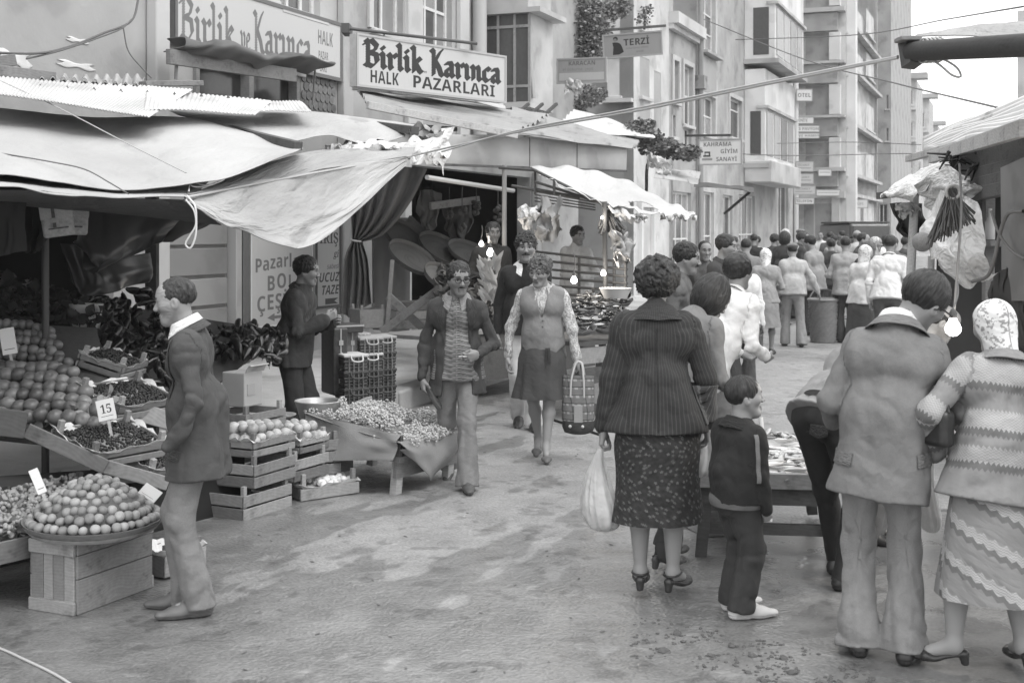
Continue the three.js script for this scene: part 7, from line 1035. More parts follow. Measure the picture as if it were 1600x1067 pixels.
// suitcases and woven baskets by the kerb
{
  const mk = (label, px, py, d, w, h, dep, turn, m) => { const t = thing('suitcase', label, 'suitcase', P(px, py, d), turn); part('shell', uvBox(new RoundedBoxGeometry(dep, h, w, 2, 0.02)).translate(0, h / 2, 0), m, t); part('rim', merge([bx(-0.004, 0.01, -w / 2 - 0.004, 0.006, h - 0.01, w / 2 + 0.004)]), M.zinc, t); part('handle', tube([V(0, h * 0.62, w / 2 + 0.005), V(0, h * 0.6, w / 2 + 0.045), V(0, h * 0.4, w / 2 + 0.045), V(0, h * 0.38, w / 2 + 0.005)], 0.012, 14), shoeM[2], t); for (const y of [0.22, 0.78]) part('clasp', bx(-0.018, h * y - 0.02, w / 2 + 0.001, 0.018, h * y + 0.02, w / 2 + 0.012), M.zinc, t); return t; };
  const dk = mat(0.05, { map: T.leather, roughness: 0.45 }), md = mat(0.17, { map: T.leather, roughness: 0.5 }); const b = 0.16;
  mk('dark upright suitcase nearest the stallholder’s hand', 522, 615, 10.7, 0.3, 0.56, 0.13, 0.5, dk); mk('brown upright suitcase in the middle of the row', 540, 612, 10.9, 0.3, 0.55, 0.12, 0.5, md); mk('grey upright suitcase at the right of the row', 560, 608, 11.1, 0.3, 0.5, 0.13, 0.5, mat(0.3, { map: T.leather, roughness: 0.5 }));
  const tin_ = thing('flat_case', 'flat metal edged case lying on the upright suitcases', 'case', P(537, 512, 10.8), 0.5); part('shell', uvBox(new RoundedBoxGeometry(0.24, 0.07, 0.3, 2, 0.012)), dk, tin_); part('rim', bx(-0.123, 0.018, -0.153, 0.123, 0.03, 0.153), M.zinc, tin_);
  const bask = (label, px, py, d, tone, rimTone) => { const t = thing('woven_basket', label, 'basket', P(px, py, d), 0.45, 'woven baskets stacked by the kerb'); const w = 0.19, dd = 0.26, h = 0.13; part('body', merge([0, 1, 2, 3, 4].map((i) => { const y = i * 0.026; const g = uvBox(new RoundedBoxGeometry(w + i * 0.004 + (i % 2) * 0.006, 0.025, dd + (i % 2) * 0.006, 2, 0.01)); return g.translate(0, y + 0.013, 0); }).concat([bx(-w / 2 + 0.008, 0.004, -dd / 2 + 0.008, w / 2 - 0.008, h - 0.006, dd / 2 - 0.008)])), mat(tone, { map: T.weave, roughness: 0.6 }), t); for (let i = -1.5; i <= 1.5; i++) part('stake', bx(i * 0.04 - 0.006, 0, dd / 2 + 0.004, i * 0.04 + 0.006, h, dd / 2 + 0.01), mat(tone * 1.4), t); part('rim', bx(-w / 2 - 0.012, h - 0.004, -dd / 2 - 0.012, w / 2 + 0.012, h + 0.02, dd / 2 + 0.012, 0.008), mat(rimTone), t); part('handle', tube([V(-0.05, h + 0.01, dd / 2 + 0.012), V(-0.04, h - 0.03, dd / 2 + 0.05), V(0.04, h - 0.03, dd / 2 + 0.05), V(0.05, h + 0.01, dd / 2 + 0.012)], 0.008, 12), mat(rimTone), t); };
  const nm = [['left', 548, 10.6], ['middle', 572, 10.9], ['right', 594, 11.3]], lv = [['bottom', 632, 0.09], ['second', 606, 0.08], ['third', 580, 0.12], ['top', 556, 0.15]];
  nm.forEach(([n, px, d], i) => lv.forEach(([l, py, tone], j) => { if (i === 0 && j === 3) return; bask(`woven basket, ${l} of the ${n} pile by the kerb`, px, py - i * 3, d, tone, j === 2 && i < 2 ? 0.5 : j === 3 ? 0.3 : 0.06); }));
}
// ---------- signs ----------
const BL = { // broad nib strokes, x to the right, y up; x-height 1
  B: [[[0.1, 1.75], [0.25, 1.62], [0.25, 0.05]], [[0, 1.5], [0.5, 1.78], [0.9, 1.45], [0.75, 1.1], [0.3, 0.95]], [[0.3, 0.95], [0.85, 0.85], [0.95, 0.4], [0.6, 0.02], [0.05, 0.15]]],
  i: [[[0.15, 1.0], [0.3, 0.86], [0.3, 0.16], [0.45, 0.02]], [[0.24, 1.4], [0.34, 1.3]]], 'ı': [[[0.15, 1.0], [0.3, 0.86], [0.3, 0.16], [0.45, 0.02]]],
  r: [[[0.15, 1.0], [0.3, 0.86], [0.3, 0.16], [0.4, 0.02]], [[0.35, 0.8], [0.62, 1.02], [0.75, 0.86]]], l: [[[0.15, 1.75], [0.3, 1.6], [0.3, 0.16], [0.45, 0.02]]],
  k: [[[0.15, 1.75], [0.3, 1.6], [0.3, 0.05]], [[0.35, 0.6], [0.62, 1.0], [0.8, 0.85], [0.45, 0.55], [0.75, 0.12], [0.9, 0.02]]], K: [[[0.1, 1.75], [0.28, 1.6], [0.28, 0.02]], [[0.9, 1.78], [0.72, 1.55], [0.4, 0.95], [0.72, 0.5], [0.85, 0.12], [1.02, 0.0]]],
  a: [[[0.2, 0.92], [0.55, 1.0], [0.66, 0.82], [0.66, 0.16], [0.8, 0.02]], [[0.62, 0.6], [0.25, 0.5], [0.2, 0.15], [0.42, 0.03], [0.64, 0.2]]], n: [[[0.15, 1.0], [0.3, 0.86], [0.3, 0.05]], [[0.35, 0.82], [0.62, 1.0], [0.75, 0.84], [0.75, 0.16], [0.9, 0.02]]],
  c: [[[0.72, 0.86], [0.5, 1.0], [0.25, 0.82], [0.25, 0.2], [0.48, 0.02], [0.72, 0.16]]], v: [[[0.12, 1.05], [0.28, 0.88], [0.32, 0.3], [0.5, 0.02], [0.74, 0.3], [0.76, 0.8], [0.6, 1.02]]], e: [[[0.25, 0.5], [0.66, 0.68], [0.6, 0.95], [0.4, 1.0], [0.22, 0.8], [0.22, 0.2], [0.45, 0.02], [0.68, 0.18]]],
};
const BW = { B: 1.08, i: 0.56, 'ı': 0.56, r: 0.74, l: 0.56, k: 0.9, K: 1.08, a: 0.88, n: 0.98, c: 0.78, v: 0.9, e: 0.78, ' ': 0.5 };
function blackletter(c, text, x, y, s, sx, nib) { c.lineCap = 'butt'; for (const ch of text) { for (const st of BL[ch] || []) for (let k = 0; k + 1 < st.length; k++) { const [ax, ay] = st[k], [bx_, by] = st[k + 1], n = 14; for (let i = 0; i <= n; i++) { const px = x + lerp(ax, bx_, i / n) * s * sx, py = y - lerp(ay, by, i / n) * s, w = nib * s; c.beginPath(); c.moveTo(px - w * 0.5 * sx, py + w * 0.42); c.lineTo(px + w * 0.5 * sx, py - w * 0.42); c.lineTo(px + w * 0.5 * sx + w * 0.25, py - w * 0.25); c.lineTo(px - w * 0.5 * sx + w * 0.25, py + w * 0.6); c.fill(); } } x += (BW[ch] ?? 0.8) * s * sx; } return x; }
function signTex(w, h, bg, draw) { const cv = document.createElement('canvas'); cv.width = w; cv.height = h; const c = cv.getContext('2d'); c.fillStyle = bg; c.fillRect(0, 0, w, h); draw(c, w, h); seed(w + h); for (let i = 0; i < 260; i++) { c.fillStyle = `rgba(${rnd() < 0.5 ? '60,60,60' : '235,235,235'},${rnd(0.02, 0.07)})`; const x = rnd(w), y = rnd(h), l = rnd(4, h * 0.3); c.fillRect(x, y, rnd(1, 3), l); } const t = new THREE.CanvasTexture(cv); t.colorSpace = THREE.SRGBColorSpace; t.anisotropy = 4; return t; }
function signBoard(name, label, p0, p1, y0, y1, depth, tex, o = {}) { // p0,p1: left and right ends as seen
  const dx = p1.x - p0.x, dz = p1.z - p0.z, L = Math.hypot(dx, dz), t = thing(name, label, 'sign', V(p0.x, y0, p0.z), Math.atan2(-dz, dx)), h = y1 - y0; t.rotation.z = o.roll || 0;
  part('board', bx(0, 0, -depth, L, h, -0.002, 0.004), mat(o.side ?? 0.5, { map: T.fine, roughness: 0.6 }), t); const g = new THREE.PlaneGeometry(L - 0.04, h - 0.04); g.translate(L / 2, h / 2, 0.0015); part('face', g, new THREE.MeshStandardMaterial({ map: tex, color: grey(o.c ?? 0.85), roughness: 0.55 }), t);
  const e = o.e ?? 0.03; part('frame', merge([bx(-0.005, -0.005, -0.002, L + 0.005, e, 0.014), bx(-0.005, h - e, -0.002, L + 0.005, h + 0.005, 0.014), bx(-0.005, e, -0.002, e, h - e, 0.014), bx(L - e, e, -0.002, L + 0.005, h - e, 0.014)]), mat(o.fc ?? 0.3, { roughness: 0.6 }), t); if (o.after) o.after(t, L, h); return t;
}
const INK = '#242424'; const fit = (c, t, x0, x1, y) => { c.save(); c.translate(x0, y); c.scale((x1 - x0) / c.measureText(t).width, 1); c.fillText(t, 0, 0); c.restore(); };
{ // hanging double line sign
  const d0 = 15.5, p0 = P(557, 0, d0), dir = V(Math.sin(41 * D2R), 0, -Math.cos(41 * D2R)), p1 = p0.clone().addScaledVector(dir, 2.74);
  signBoard('hanging_sign', 'pale hanging shop sign with two lines of dark lettering', p0, p1, 3.6, 4.24, 0.13, signTex(1360, 330, '#cfcfcf', (c, w, h) => { c.fillStyle = INK; blackletter(c, 'Birlik', 50, 196, 100, 1.12, 0.34); blackletter(c, 'Karınca', 622, 196, 100, 1.16, 0.34); c.font = 'bold 26px serif'; c.fillText('ve', 566, 196); c.font = 'bold 118px sans-serif'; fit(c, 'HALK', 95, 345, 306); fit(c, 'PAZARLARI', 460, 1260, 306); }), { c: 0.72, side: 0.55, fc: 0.36, e: 0.022 });
  const a = P(541, 44, 16.1), b = P(745, 68, 16.9); solo('sign_rod', merge([rod(a, b, 0.022, 0.022, 10), rod(P(600, 53, 16.4), P(600, 62, 16.1), 0.012), rod(P(736, 66, 16.9), P(738, 78, 17.1), 0.012), bx(a.x - 0.06, a.y - 0.06, a.z - 0.3, a.x + 0.04, a.y + 0.06, a.z + 0.04)]), M.iron, 'dark iron rod carrying the hanging shop sign', 'rod');
}
{ const { b, toX } = shopB, x0 = toX(262), x1 = toX(525); const p = (x) => V(b.position.x + Math.cos(b.rotation.y) * x + Math.sin(b.rotation.y) * 0.09, 0, b.position.z - Math.sin(b.rotation.y) * x + Math.cos(b.rotation.y) * 0.09);
  signBoard('wall_sign', 'long flat shop sign fixed to the wall behind the rolled awning', p(x0), p(x1), 3.96, 4.78, 0.08, signTex(1800, 380, '#d2d2d2', (c) => { c.fillStyle = '#777'; blackletter(c, 'Birlik', 34, 350, 140, 0.82, 0.23); blackletter(c, 've', 605, 330, 105, 0.6, 0.2); blackletter(c, 'Karınca', 740, 322, 140, 0.8, 0.23); c.font = 'bold 130px sans-serif'; c.save(); c.translate(1490, 170); c.scale(0.6, 1); c.fillText('HALK', 0, 0); c.restore(); c.save(); c.translate(1500, 270); c.scale(0.55, 1); c.font = 'bold 76px sans-serif'; c.fillText('PAZAR', 0, 0); c.fillText('LARI', 30, 82); c.restore(); }), { c: 0.72, fc: 0.12, e: 0.045, side: 0.2 });
  const q0 = p(toX(381)), q1 = p(toX(478)); signBoard('billboard', 'pale painted billboard with large bowed lettering behind the stallholder', q0, q1, 0.62, 2.02, 0.05, signTex(760, 900, '#cdcdcd', (c) => { c.fillStyle = '#777'; c.textAlign = 'left'; const bow = (t, x, y, s, f, amp) => { c.font = f; let q = x; [...t].forEach((ch, i) => { c.save(); c.translate(q, y - amp * Math.sin(i / (t.length - 1) * Math.PI)); c.fillText(ch, 0, 0); c.restore(); q += c.measureText(ch).width + s; }); }; bow('Pazarları', 36, 450, 0, 'bold 160px sans-serif', 36); bow('BOL', 180, 610, 10, 'bold 175px sans-serif', 16); bow('ÇEŞİT', 60, 780, 4, 'bold 180px sans-serif', 12); c.fillRect(260, 826, 260, 26); c.beginPath(); c.moveTo(190, 839); c.lineTo(280, 804); c.lineTo(280, 874); c.fill(); }), { c: 0.72, fc: 0.55, e: 0.02 });
  const r0 = p(toX(484)), r1 = p(toX(523)); signBoard('poster_board', 'narrow framed poster with black lettering beside the billboard', r0, r1, 0.78, 2.4, 0.05, signTex(330, 980, '#bdbdbd', (c) => { c.fillStyle = '#222'; c.textAlign = 'right'; const ln = (t, y, f) => { c.font = f; c.fillText(t, 310, y); }; ln('çi', 150, 'italic bold 90px serif'); ln('mülleri', 290, 'italic 70px serif'); ln('GİRİŞ', 440, 'bold 130px serif'); ln('gi', 560, 'italic bold 80px serif'); ln('sabesi', 660, 'italic 60px sans-serif'); ln('UCUZ', 770, 'italic bold 110px sans-serif'); ln('TAZE', 880, 'italic bold 110px sans-serif'); c.fillRect(120, 915, 190, 50); c.fillStyle = '#bdbdbd'; c.beginPath(); c.moveTo(312, 912); c.lineTo(250, 940); c.lineTo(312, 968); c.fill(); }), { c: 0.7, fc: 0.05, e: 0.03 });
}
function faceSign(name, label, px0, py0, px1, py1, d, tex, o = {}) { const a = P(px0, 0, d), b = P(px1, 0, d - (o.dd ?? 0.3)); return signBoard(name, label, a, b, yAt(py1, d), yAt(py0, d), o.depth ?? 0.06, tex, { fc: 0.3, e: 0.025, ...o }); }
faceSign('tailor_sign', 'hanging tailor sign with a dark painted suited figure', 943, 55, 1036, 92, 27, signTex(720, 290, '#a5a5a5', (c) => { c.fillStyle = '#1c1c1c'; c.beginPath(); c.arc(150, 52, 30, 0, 7); c.fill(); c.fillStyle = '#8a8a8a'; c.beginPath(); c.arc(145, 66, 22, 0, 7); c.fill(); c.fillStyle = '#1c1c1c'; c.beginPath(); c.moveTo(110, 100); c.quadraticCurveTo(200, 85, 225, 150); c.lineTo(250, 230); c.lineTo(190, 262); c.lineTo(110, 262); c.lineTo(120, 160); c.closePath(); c.fill(); c.fillStyle = '#333'; c.font = 'bold 122px sans-serif'; c.fillText('TERZİ', 250, 150); c.fillStyle = '#777'; c.font = 'italic 38px sans-serif'; c.fillText('ısmarlama dikim', 270, 200); c.fillText('erkek', 400, 250); }), { c: 0.62, roll: 0.045 });
faceSign('clothing_sign', 'white clothing workshop sign in three lines above the crowd', 1092, 218, 1160, 258, 27.5, signTex(680, 400, '#dedede', (c) => { c.fillStyle = '#6a6a6a'; c.font = 'bold 96px sans-serif'; c.fillText('KAHRAMA', 60, 105); c.fillText('GİYİM', 340, 225); c.fillText('SANAYİ', 270, 355); c.fillStyle = '#444'; c.fillRect(60, 250, 120, 30); c.fillRect(150, 190, 26, 80); c.fillRect(80, 190, 90, 26); c.fillRect(84, 210, 14, 40); c.fillStyle = '#999'; c.fillRect(40, 300, 170, 40); }), { c: 0.8 });
faceSign('faded_sign', 'faded pale sign under the ivy', 870, 92, 948, 131, 26.2, signTex(680, 340, '#aaaaaa', (c) => { c.fillStyle = '#6c6c6c'; c.font = 'bold 84px sans-serif'; c.fillText('KARACAN', 150, 90); c.fillStyle = '#888'; c.font = '60px sans-serif'; c.fillText('el dokuma  çeşit', 70, 170); c.fillStyle = '#cfcfcf'; c.fillRect(20, 200, 640, 110); }), { c: 0.6 });
faceSign('hotel_sign', 'small white hotel name plate on the banded front', 1245, 139, 1270, 158, 55, signTex(260, 200, '#e0e0e0', (c) => { c.fillStyle = '#777'; c.font = 'bold 96px sans-serif'; c.fillText('OTEL', 12, 135); }), { dd: 0 });
[['ÜNİTE', 183, 193, 1272, 'first line'], ['3 PAVYON', 196, 206, 1281, 'second line'], ['VE HAMAM', 208, 216, 1281, 'third line']].forEach(([t, a, b, x1, w]) => faceSign('name_plate', `narrow white name plate on the hotel front, ${w} of three`, 1246, a, x1, b, 55.2, signTex(300, 84, '#dadada', (c) => { c.fillStyle = '#777'; c.font = 'bold 60px sans-serif'; c.fillText(t, 12, 64); }), { dd: 0, e: 0.01 }));
[[1244, 252, 1272, 268, 'upper'], [1244, 271, 1272, 287, 'middle'], [1240, 290, 1275, 304, 'lower']].forEach(([a, b, c_, d_, w]) => faceSign('shop_plate', `small grey plate left of the hotel entrance, ${w} one`, a, b, c_, d_, 53.5, signTex(280, 150, '#c4c4c4', (c) => { c.fillStyle = '#888'; c.font = 'bold 50px sans-serif'; c.fillText('TİCARET', 20, 70); c.fillRect(20, 95, 220, 12); }), { dd: 0 }));
faceSign('shop_plate', 'white plate over the hotel shop door', 1243, 309, 1273, 319, 53, signTex(300, 100, '#dcdcdc', (c) => { c.fillStyle = '#666'; c.font = 'bold 62px sans-serif'; c.fillText('TELEFON', 10, 74); }), { dd: 0 });
faceSign('shop_plate', 'long white shop board across the hotel ground floor', 1276, 296, 1314, 306, 55.5, signTex(300, 80, '#d8d8d8', (c) => { c.fillStyle = '#999'; c.fillRect(20, 34, 250, 10); }), { dd: 0 }); faceSign('shop_plate', 'pale square plate over the apartment block shop', 1332, 311, 1357, 325, 58, signTex(200, 110, '#dcdcdc', (c) => { c.fillStyle = '#888'; c.font = '50px sans-serif'; c.fillText('BÜFE', 34, 74); }), { dd: 0 }); faceSign('roof_notice', 'faint pale notice high on the grey side block', 1390, 106, 1403, 124, 80, signTex(160, 200, '#9c9c9c', (c) => { c.fillStyle = '#c6c6c6'; for (let i = 0; i < 4; i++) c.fillRect(16, 24 + i * 44, 120, 20); }), { dd: 0 }); faceSign('shop_plate', 'white plate on the hotel first floor spandrel', 1279, 264, 1300, 275, 55.4, signTex(200, 100, '#dedede', (c) => { c.fillStyle = '#999'; c.fillRect(20, 40, 160, 14); }), { dd: 0 });
beam('sign_rod', 'iron bar holding the tailor sign', [946, 47, 26.6], [1041, 40, 26.4], 0.05, 0.05, M.iron, 'rod'); beam('sign_rod', 'iron bar above the white clothing sign', [1071, 212, 28.2], [1143, 211, 27], 0.05, 0.05, M.iron, 'rod');
// ---------- roofs of the middle shops ----------
function boards(name, label, a, b, c, d, n, m, cat = 'roof sheet') { const f = quad(...q3([a, b, c, d])); return solo(name, sheet((u, v) => { const q = f(u, v); q.y += 0.03 * Math.sin(v * n * Math.PI * 2) + 0.03 * noise3(u * 4, v * 5, n); return q; }, 20, n * 7, 0.006, [3, 1]), m, label, cat); }
const oldTin = mat(0.3, { map: T.rust, roughness: 0.7 });
boards('corrugated_roof', 'rusty corrugated roof under the hanging shop sign', [572, 161, 14.6], [806, 207, 16.4], [858, 180, 20], [556, 133, 17.4], 7, oldTin); boards('corrugated_roof', 'sloping corrugated roof beside the glazed bay', [800, 205, 16.5], [988, 232, 19.8], [1000, 222, 24], [800, 168, 20.5], 7, oldTin); boards('corrugated_roof', 'pale corrugated roof of the shop below the ivy', [866, 200, 21], [1024, 217, 24], [1010, 206, 26], [900, 170, 25], 6, mat(0.6, { map: T.rust }));
boards('sheet_scraps', 'bent metal sheets jammed below the hanging sign', [550, 138, 15.6], [790, 168, 18.5], [780, 158, 19], [550, 128, 16.2], 3, mat(0.5, { map: T.rust }));
beam('eave_board', 'pale eave board under the rusty roof', [574, 164, 14.6], [808, 211, 16.4], 0.04, 0.09, M.woodL); beam('eave_board', 'dark eave board beneath the pale roof by the ivy', [800, 172, 21.5], [960, 214, 23.5], 0.1, 0.1, M.woodD);
seed(31); for (let i = 0; i < 3; i++) beam('roof_strut', ['first', 'second', 'third'][i] + ' slanting strut below the glazed bay, counted from the left', [806 + i * 22, 180, 21.3], [826 + i * 22, 162, 21.6], 0.05, 0.05, M.woodD, 'strut');
const fascM = mat(0.38, { map: T.dirty, roughness: 0.6 });
{ const t = thing('shop_fascia', 'pale sheet metal fascia over the middle shops', 'fascia', P(690, 214, 15.2)); const o = t.position.clone(); const pp = (a) => P(...a).sub(o); [[[688, 213, 15.2], [826, 214, 17.4], [826, 260, 17.4], [688, 256, 15.2]], [[828, 213, 17.4], [900, 222, 18.5], [900, 263, 18.5], [828, 261, 17.4]], [[902, 222, 18.5], [979, 231, 19.8], [978, 266, 19.8], [902, 263, 18.5]]].forEach((c, i) => part('panel', sheet((u, v) => quad(...c.map(pp))(u, v).add(V(0, 0, 0.02 * Math.sin(u * 9))), 12, 3, 0.02, [1.4, 0.4]), fascM, t)); part('edge_strip', board(pp([686, 257, 15.18]), pp([979, 267, 19.75]), 0.03, 0.03), M.iron, t); part('edge_strip', board(pp([686, 212, 15.2]), pp([826, 213, 17.4]), 0.05, 0.03), M.zinc, t); }
// white torn awning
{ const f = patch([[[828, 260, 16.4], [905, 263, 17.4], [980, 284, 17.6], [1048, 318, 17.2], [1088, 334, 16.6]], [[832, 263, 15.6], [893, 276, 15.8], [963, 302, 15.9], [1030, 326, 15.9], [1082, 337, 15.9]], [[838, 266, 15], [884, 292, 14.4], [950, 322, 14], [1010, 334, 14.2], [1066, 342, 14.8]]].map(q3));
  const g = sheet((u, v) => { const q = f(u, v); q.y += 0.02 * Math.sin(u * 40) * (1 - v) + 0.04 * fbm3(u * 6, v * 5, 3, 3) + (v > 0.85 ? 0.03 * noise3(u * 30, 1, 2) : 0); return q; }, 60, 24, 0.005, [3, 1]); const ix = g.index.array, uv = g.attributes.uv, keep = []; for (let i = 0; i < ix.length; i += 3) { let u = 0, v = 0; for (let k = 0; k < 3; k++) { u += uv.getX(ix[i + k]) / 9; v += uv.getY(ix[i + k]) / 3; } const h = ((u - 0.68) / 0.09) ** 2 + ((v - 0.66) / 0.17) ** 2 + 0.35 * noise3(u * 40, v * 16, 1); if (h > 1) keep.push(ix[i], ix[i + 1], ix[i + 2]); } g.setIndex(keep); solo('torn_awning', g, mat(0.5, { map: T.cloth, bump: TB.crumple, bs: 0.02 }), 'white torn awning with a hole over the vegetable stall', 'awning'); }
rag('bunched white plastic along the lower edge of the torn awning', [[[940, 322, 14.1], [975, 330, 14.1], [1010, 336, 14.2]], [[960, 332, 14], [980, 336, 14], [1006, 342, 14.1]], [[978, 340, 14], [992, 350, 14], [1008, 342, 14]]], plast, 22); rag('white plastic tatter at the tip of the torn awning', [[[1035, 335, 14.6], [1060, 336, 14.7], [1088, 335, 15]], [[1036, 342, 14.5], [1062, 345, 14.6], [1086, 342, 14.8]]], plast, 27); rag('white plastic hanging over the roof edge by the climbing plant', [[[1012, 240, 24], [1030, 244, 24], [1050, 262, 24]], [[1010, 262, 24], [1032, 268, 24], [1046, 275, 24]]], plast, 33); rag('pale cloth drying under the ivy', [[[884, 126, 26], [896, 124, 26], [908, 128, 26]], [[884, 148, 26], [896, 146, 26], [908, 150, 26]]], plast, 36);
{ const t = thing('iron_frame', 'dark iron frame carrying the torn awning', 'frame', P(840, 300, 14.8)); const o = t.position.clone(), r = (a, b, w = 0.018) => part('bar', rod(P(...a).sub(o), P(...b).sub(o), w, w, 6), M.iron, t); r([832, 264, 15], [950, 323, 14]); r([836, 284, 15], [946, 319, 14.1]); r([836, 264, 16.2], [836, 302, 15]); r([866, 280, 14.6], [866, 305, 14.6]); r([800, 290, 15.4], [905, 310, 14.8]); r([780, 262, 16], [836, 266, 15.6]); r([945, 315, 14], [946, 470, 14], 0.03); for (let i = 0; i < 5; i++) part('shelf_bar', rod(P(836, 294 + i * 5, 15.4).sub(o), P(930, 312 + i * 4, 14.6).sub(o), 0.008), M.iron, t); }
{ const t = thing('stall_rail', 'iron rail fence between vegetable stall and pavement', 'railing', P(850, 400, 15)); const o = t.position.clone(); for (let i = 0; i < 6; i++) part('rail', rod(P(838, 393 + i * 13, 15.8).sub(o), P(980, 410 + i * 11, 13.8).sub(o), 0.016, 0.016, 6), M.iron, t); for (const px of [852, 905, 960, 978]) part('upright', rod(P(px, 393 + (px - 838) * 0.12, 15.8 - (px - 838) * 0.014).sub(o), P(px, 462, 15.8 - (px - 838) * 0.014).sub(o), 0.018), M.iron, t); }
solo('awning_pole', merge([rod(P(667, 277, 15), P(802, 298, 17), 0.03, 0.03, 10)]), M.zinc, 'slanting metal pipe under the middle fascia', 'pole'); solo('awning_post', rod(V(P(788, 0, 16).x, 0.2, -16), V(P(788, 0, 16).x, yAt(258, 16), -16), 0.035, 0.03, 10), M.pipe, 'upright pipe before the dark shop', 'post');
// tied curtain
{ const m = mat(0.12, { map: T.cloth, bump: T.weave, bs: 0.002 }), t = thing('curtain', 'dark striped curtain gathered with a cord beside the shop opening', 'curtain', P(556, 376, 16.2)), o = t.position.clone(); const up = patch([[[550, 296, 16.3], [580, 284, 16.2], [622, 262, 16], [668, 264, 15.8]], [[549, 330, 16.2], [570, 325, 16.1], [600, 315, 16], [640, 318, 15.9]], [[550, 360, 16.2], [560, 360, 16.15], [576, 360, 16.1], [596, 368, 16.1]], [[551, 374, 16.2], [555, 376, 16.2], [560, 377, 16.2], [565, 378, 16.2]]].map(q3)); const lo = patch([[[551, 375, 16.2], [556, 377, 16.2], [561, 378, 16.2], [566, 378, 16.2]], [[540, 400, 16.2], [553, 402, 16.2], [564, 404, 16.2], [574, 404, 16.2]], [[536, 440, 16.2], [551, 446, 16.2], [566, 446, 16.2], [577, 442, 16.2]], [[533, 488, 16.2], [548, 496, 16.2], [566, 482, 16.2], [580, 474, 16.2]]].map(q3)); const fold = (f, n, A) => sheet((u, v) => { const q = f(u, v).sub(o); q.z += A * Math.sin(u * n + 1.5 * noise3(u * 3, v * 2, 1)) + 0.03 * noise3(u * 9, v * 3, 4); return q; }, 48, 24, 0.008, [1, 1.4]); part('upper_drape', fold(up, 34, 0.06), m, t); part('lower_drape', fold(lo, 26, 0.06), m, t); part('tie_cord', tube([V(-0.05, 0.01, 0.08), V(0.0, 0.0, 0.12), V(0.07, -0.01, 0.08), V(0.02, 0.0, -0.05)], 0.012, 20, 6, true), ropeM, t); }
solo('board_wall', sheet(quad(...q3([[582, 340, 17], [640, 340, 17.6], [638, 520, 17.6], [584, 515, 17]])), 6, 6, 0.04), mat(0.16, { map: T.dirty }), 'dark grey board wall behind the curtain', 'panel');
// ---------- dark greengrocery: pans, trestle, boxes ----------
const pan = (label, px, py, d, r, rx, rz, v) => { const t = thing('round_pan', label, 'tray', P(px, py, d)); t.rotation.set(rx, 0, rz); part('base', loft([{ y: 0, rx: r * 0.94, rz: r * 0.94 }, { y: 0.012, rx: r * 0.94, rz: r * 0.94 }], 30, null, [true, true]), mat(v, { map: T.wood, roughness: 0.7 }), t); part('rim', loft([[0, 0.945], [0.06, 1], [0.062, 0.975], [0.014, 0.93]].map(([y, k]) => ({ y, rx: r * k, rz: r * k })), 30), mat(v * 1.25, { map: T.wood, roughness: 0.7 }), t); };
pan('round shallow tray tipped up at the left of the dark shop', 642, 405, 16, 0.34, 0.45, -0.52, 0.06); pan('second tipped round tray behind the first', 632, 374, 16.8, 0.36, 0.5, -0.6, 0.04); pan('round tray in the middle of the dark shop', 690, 392, 16.8, 0.36, 0.45, -0.5, 0.05); pan('round tray behind the walking man’s head', 735, 400, 16.8, 0.34, 0.4, -0.4, 0.06); pan('small round tray low by the trestle', 690, 436, 15.6, 0.26, 0.5, -0.5, 0.09);
beam('trestle_board', 'long trestle board rising to the right', [596, 519, 15.6], [684, 453, 15.4], 0.03, 0.1, M.woodG, 'board'); beam('trestle_board', 'trestle board falling to the right', [606, 462, 15.7], [664, 516, 15.6], 0.03, 0.1, M.woodG, 'board'); beam('trestle_post', 'upright trestle post under the tipped tray', [613, 406, 15.7], [605, 508, 15.7], 0.05, 0.05, M.woodG, 'post'); beam('loose_plank', 'short plank leaning in the dark shop below the pipe', [672, 322, 17], [748, 312, 17.6], 0.05, 0.1, M.woodG, 'plank'); beam('loose_plank', 'slanting plank behind the tipped trays', [638, 342, 17.4], [668, 370, 17.2], 0.05, 0.12, M.woodD, 'plank'); beam('shop_board', 'low board along the kerb before the dark shop', [575, 524, 15], [690, 524, 14.6], 0.05, 0.06, M.woodG, 'board');
crate('dark box with open lid under the curtain', P(574, 512, 15.8), 0.5, 0.34, 0.34, 0.24, { n: 1 }); crate('dark crate in shadow behind the trestle', P(640, 512, 16.6), 0.4, 0.5, 0.4, 0.35, { n: 3 });
{ seed(63); const sp = [], sl = []; for (let i = 0; i < 520; i++) { const u = rnd(1), v = rnd(1); sp.push([P(lerp(690, 790, u), lerp(486, 412, v) + u * 14, lerp(14.6, 15.8, v)), rnd(0.06, 0.16), [rnd(6), rnd(6), rnd(6)]]); } tag(fill('dark_greens', null, leafG, mat(0.045, { roughness: 0.6 }), sp), 'dark heaped greens behind the two walking men', 'greens'); for (let i = 0; i < 60; i++) { const u = rnd(1), v = rnd(1); sl.push([P(lerp(752, 778, u), lerp(478, 416, v), 14.4), [0.07, 0.05, rnd(0.12, 0.24)], [-1.2 + rnd(-0.5, 0.5), rnd(-0.7, 0.7), 0]]); } tag(fill('pale_leaves', null, leafG, mat(0.4, { roughness: 0.6 }), sl), 'pale celery leaves standing between the walking men', 'leaves'); }
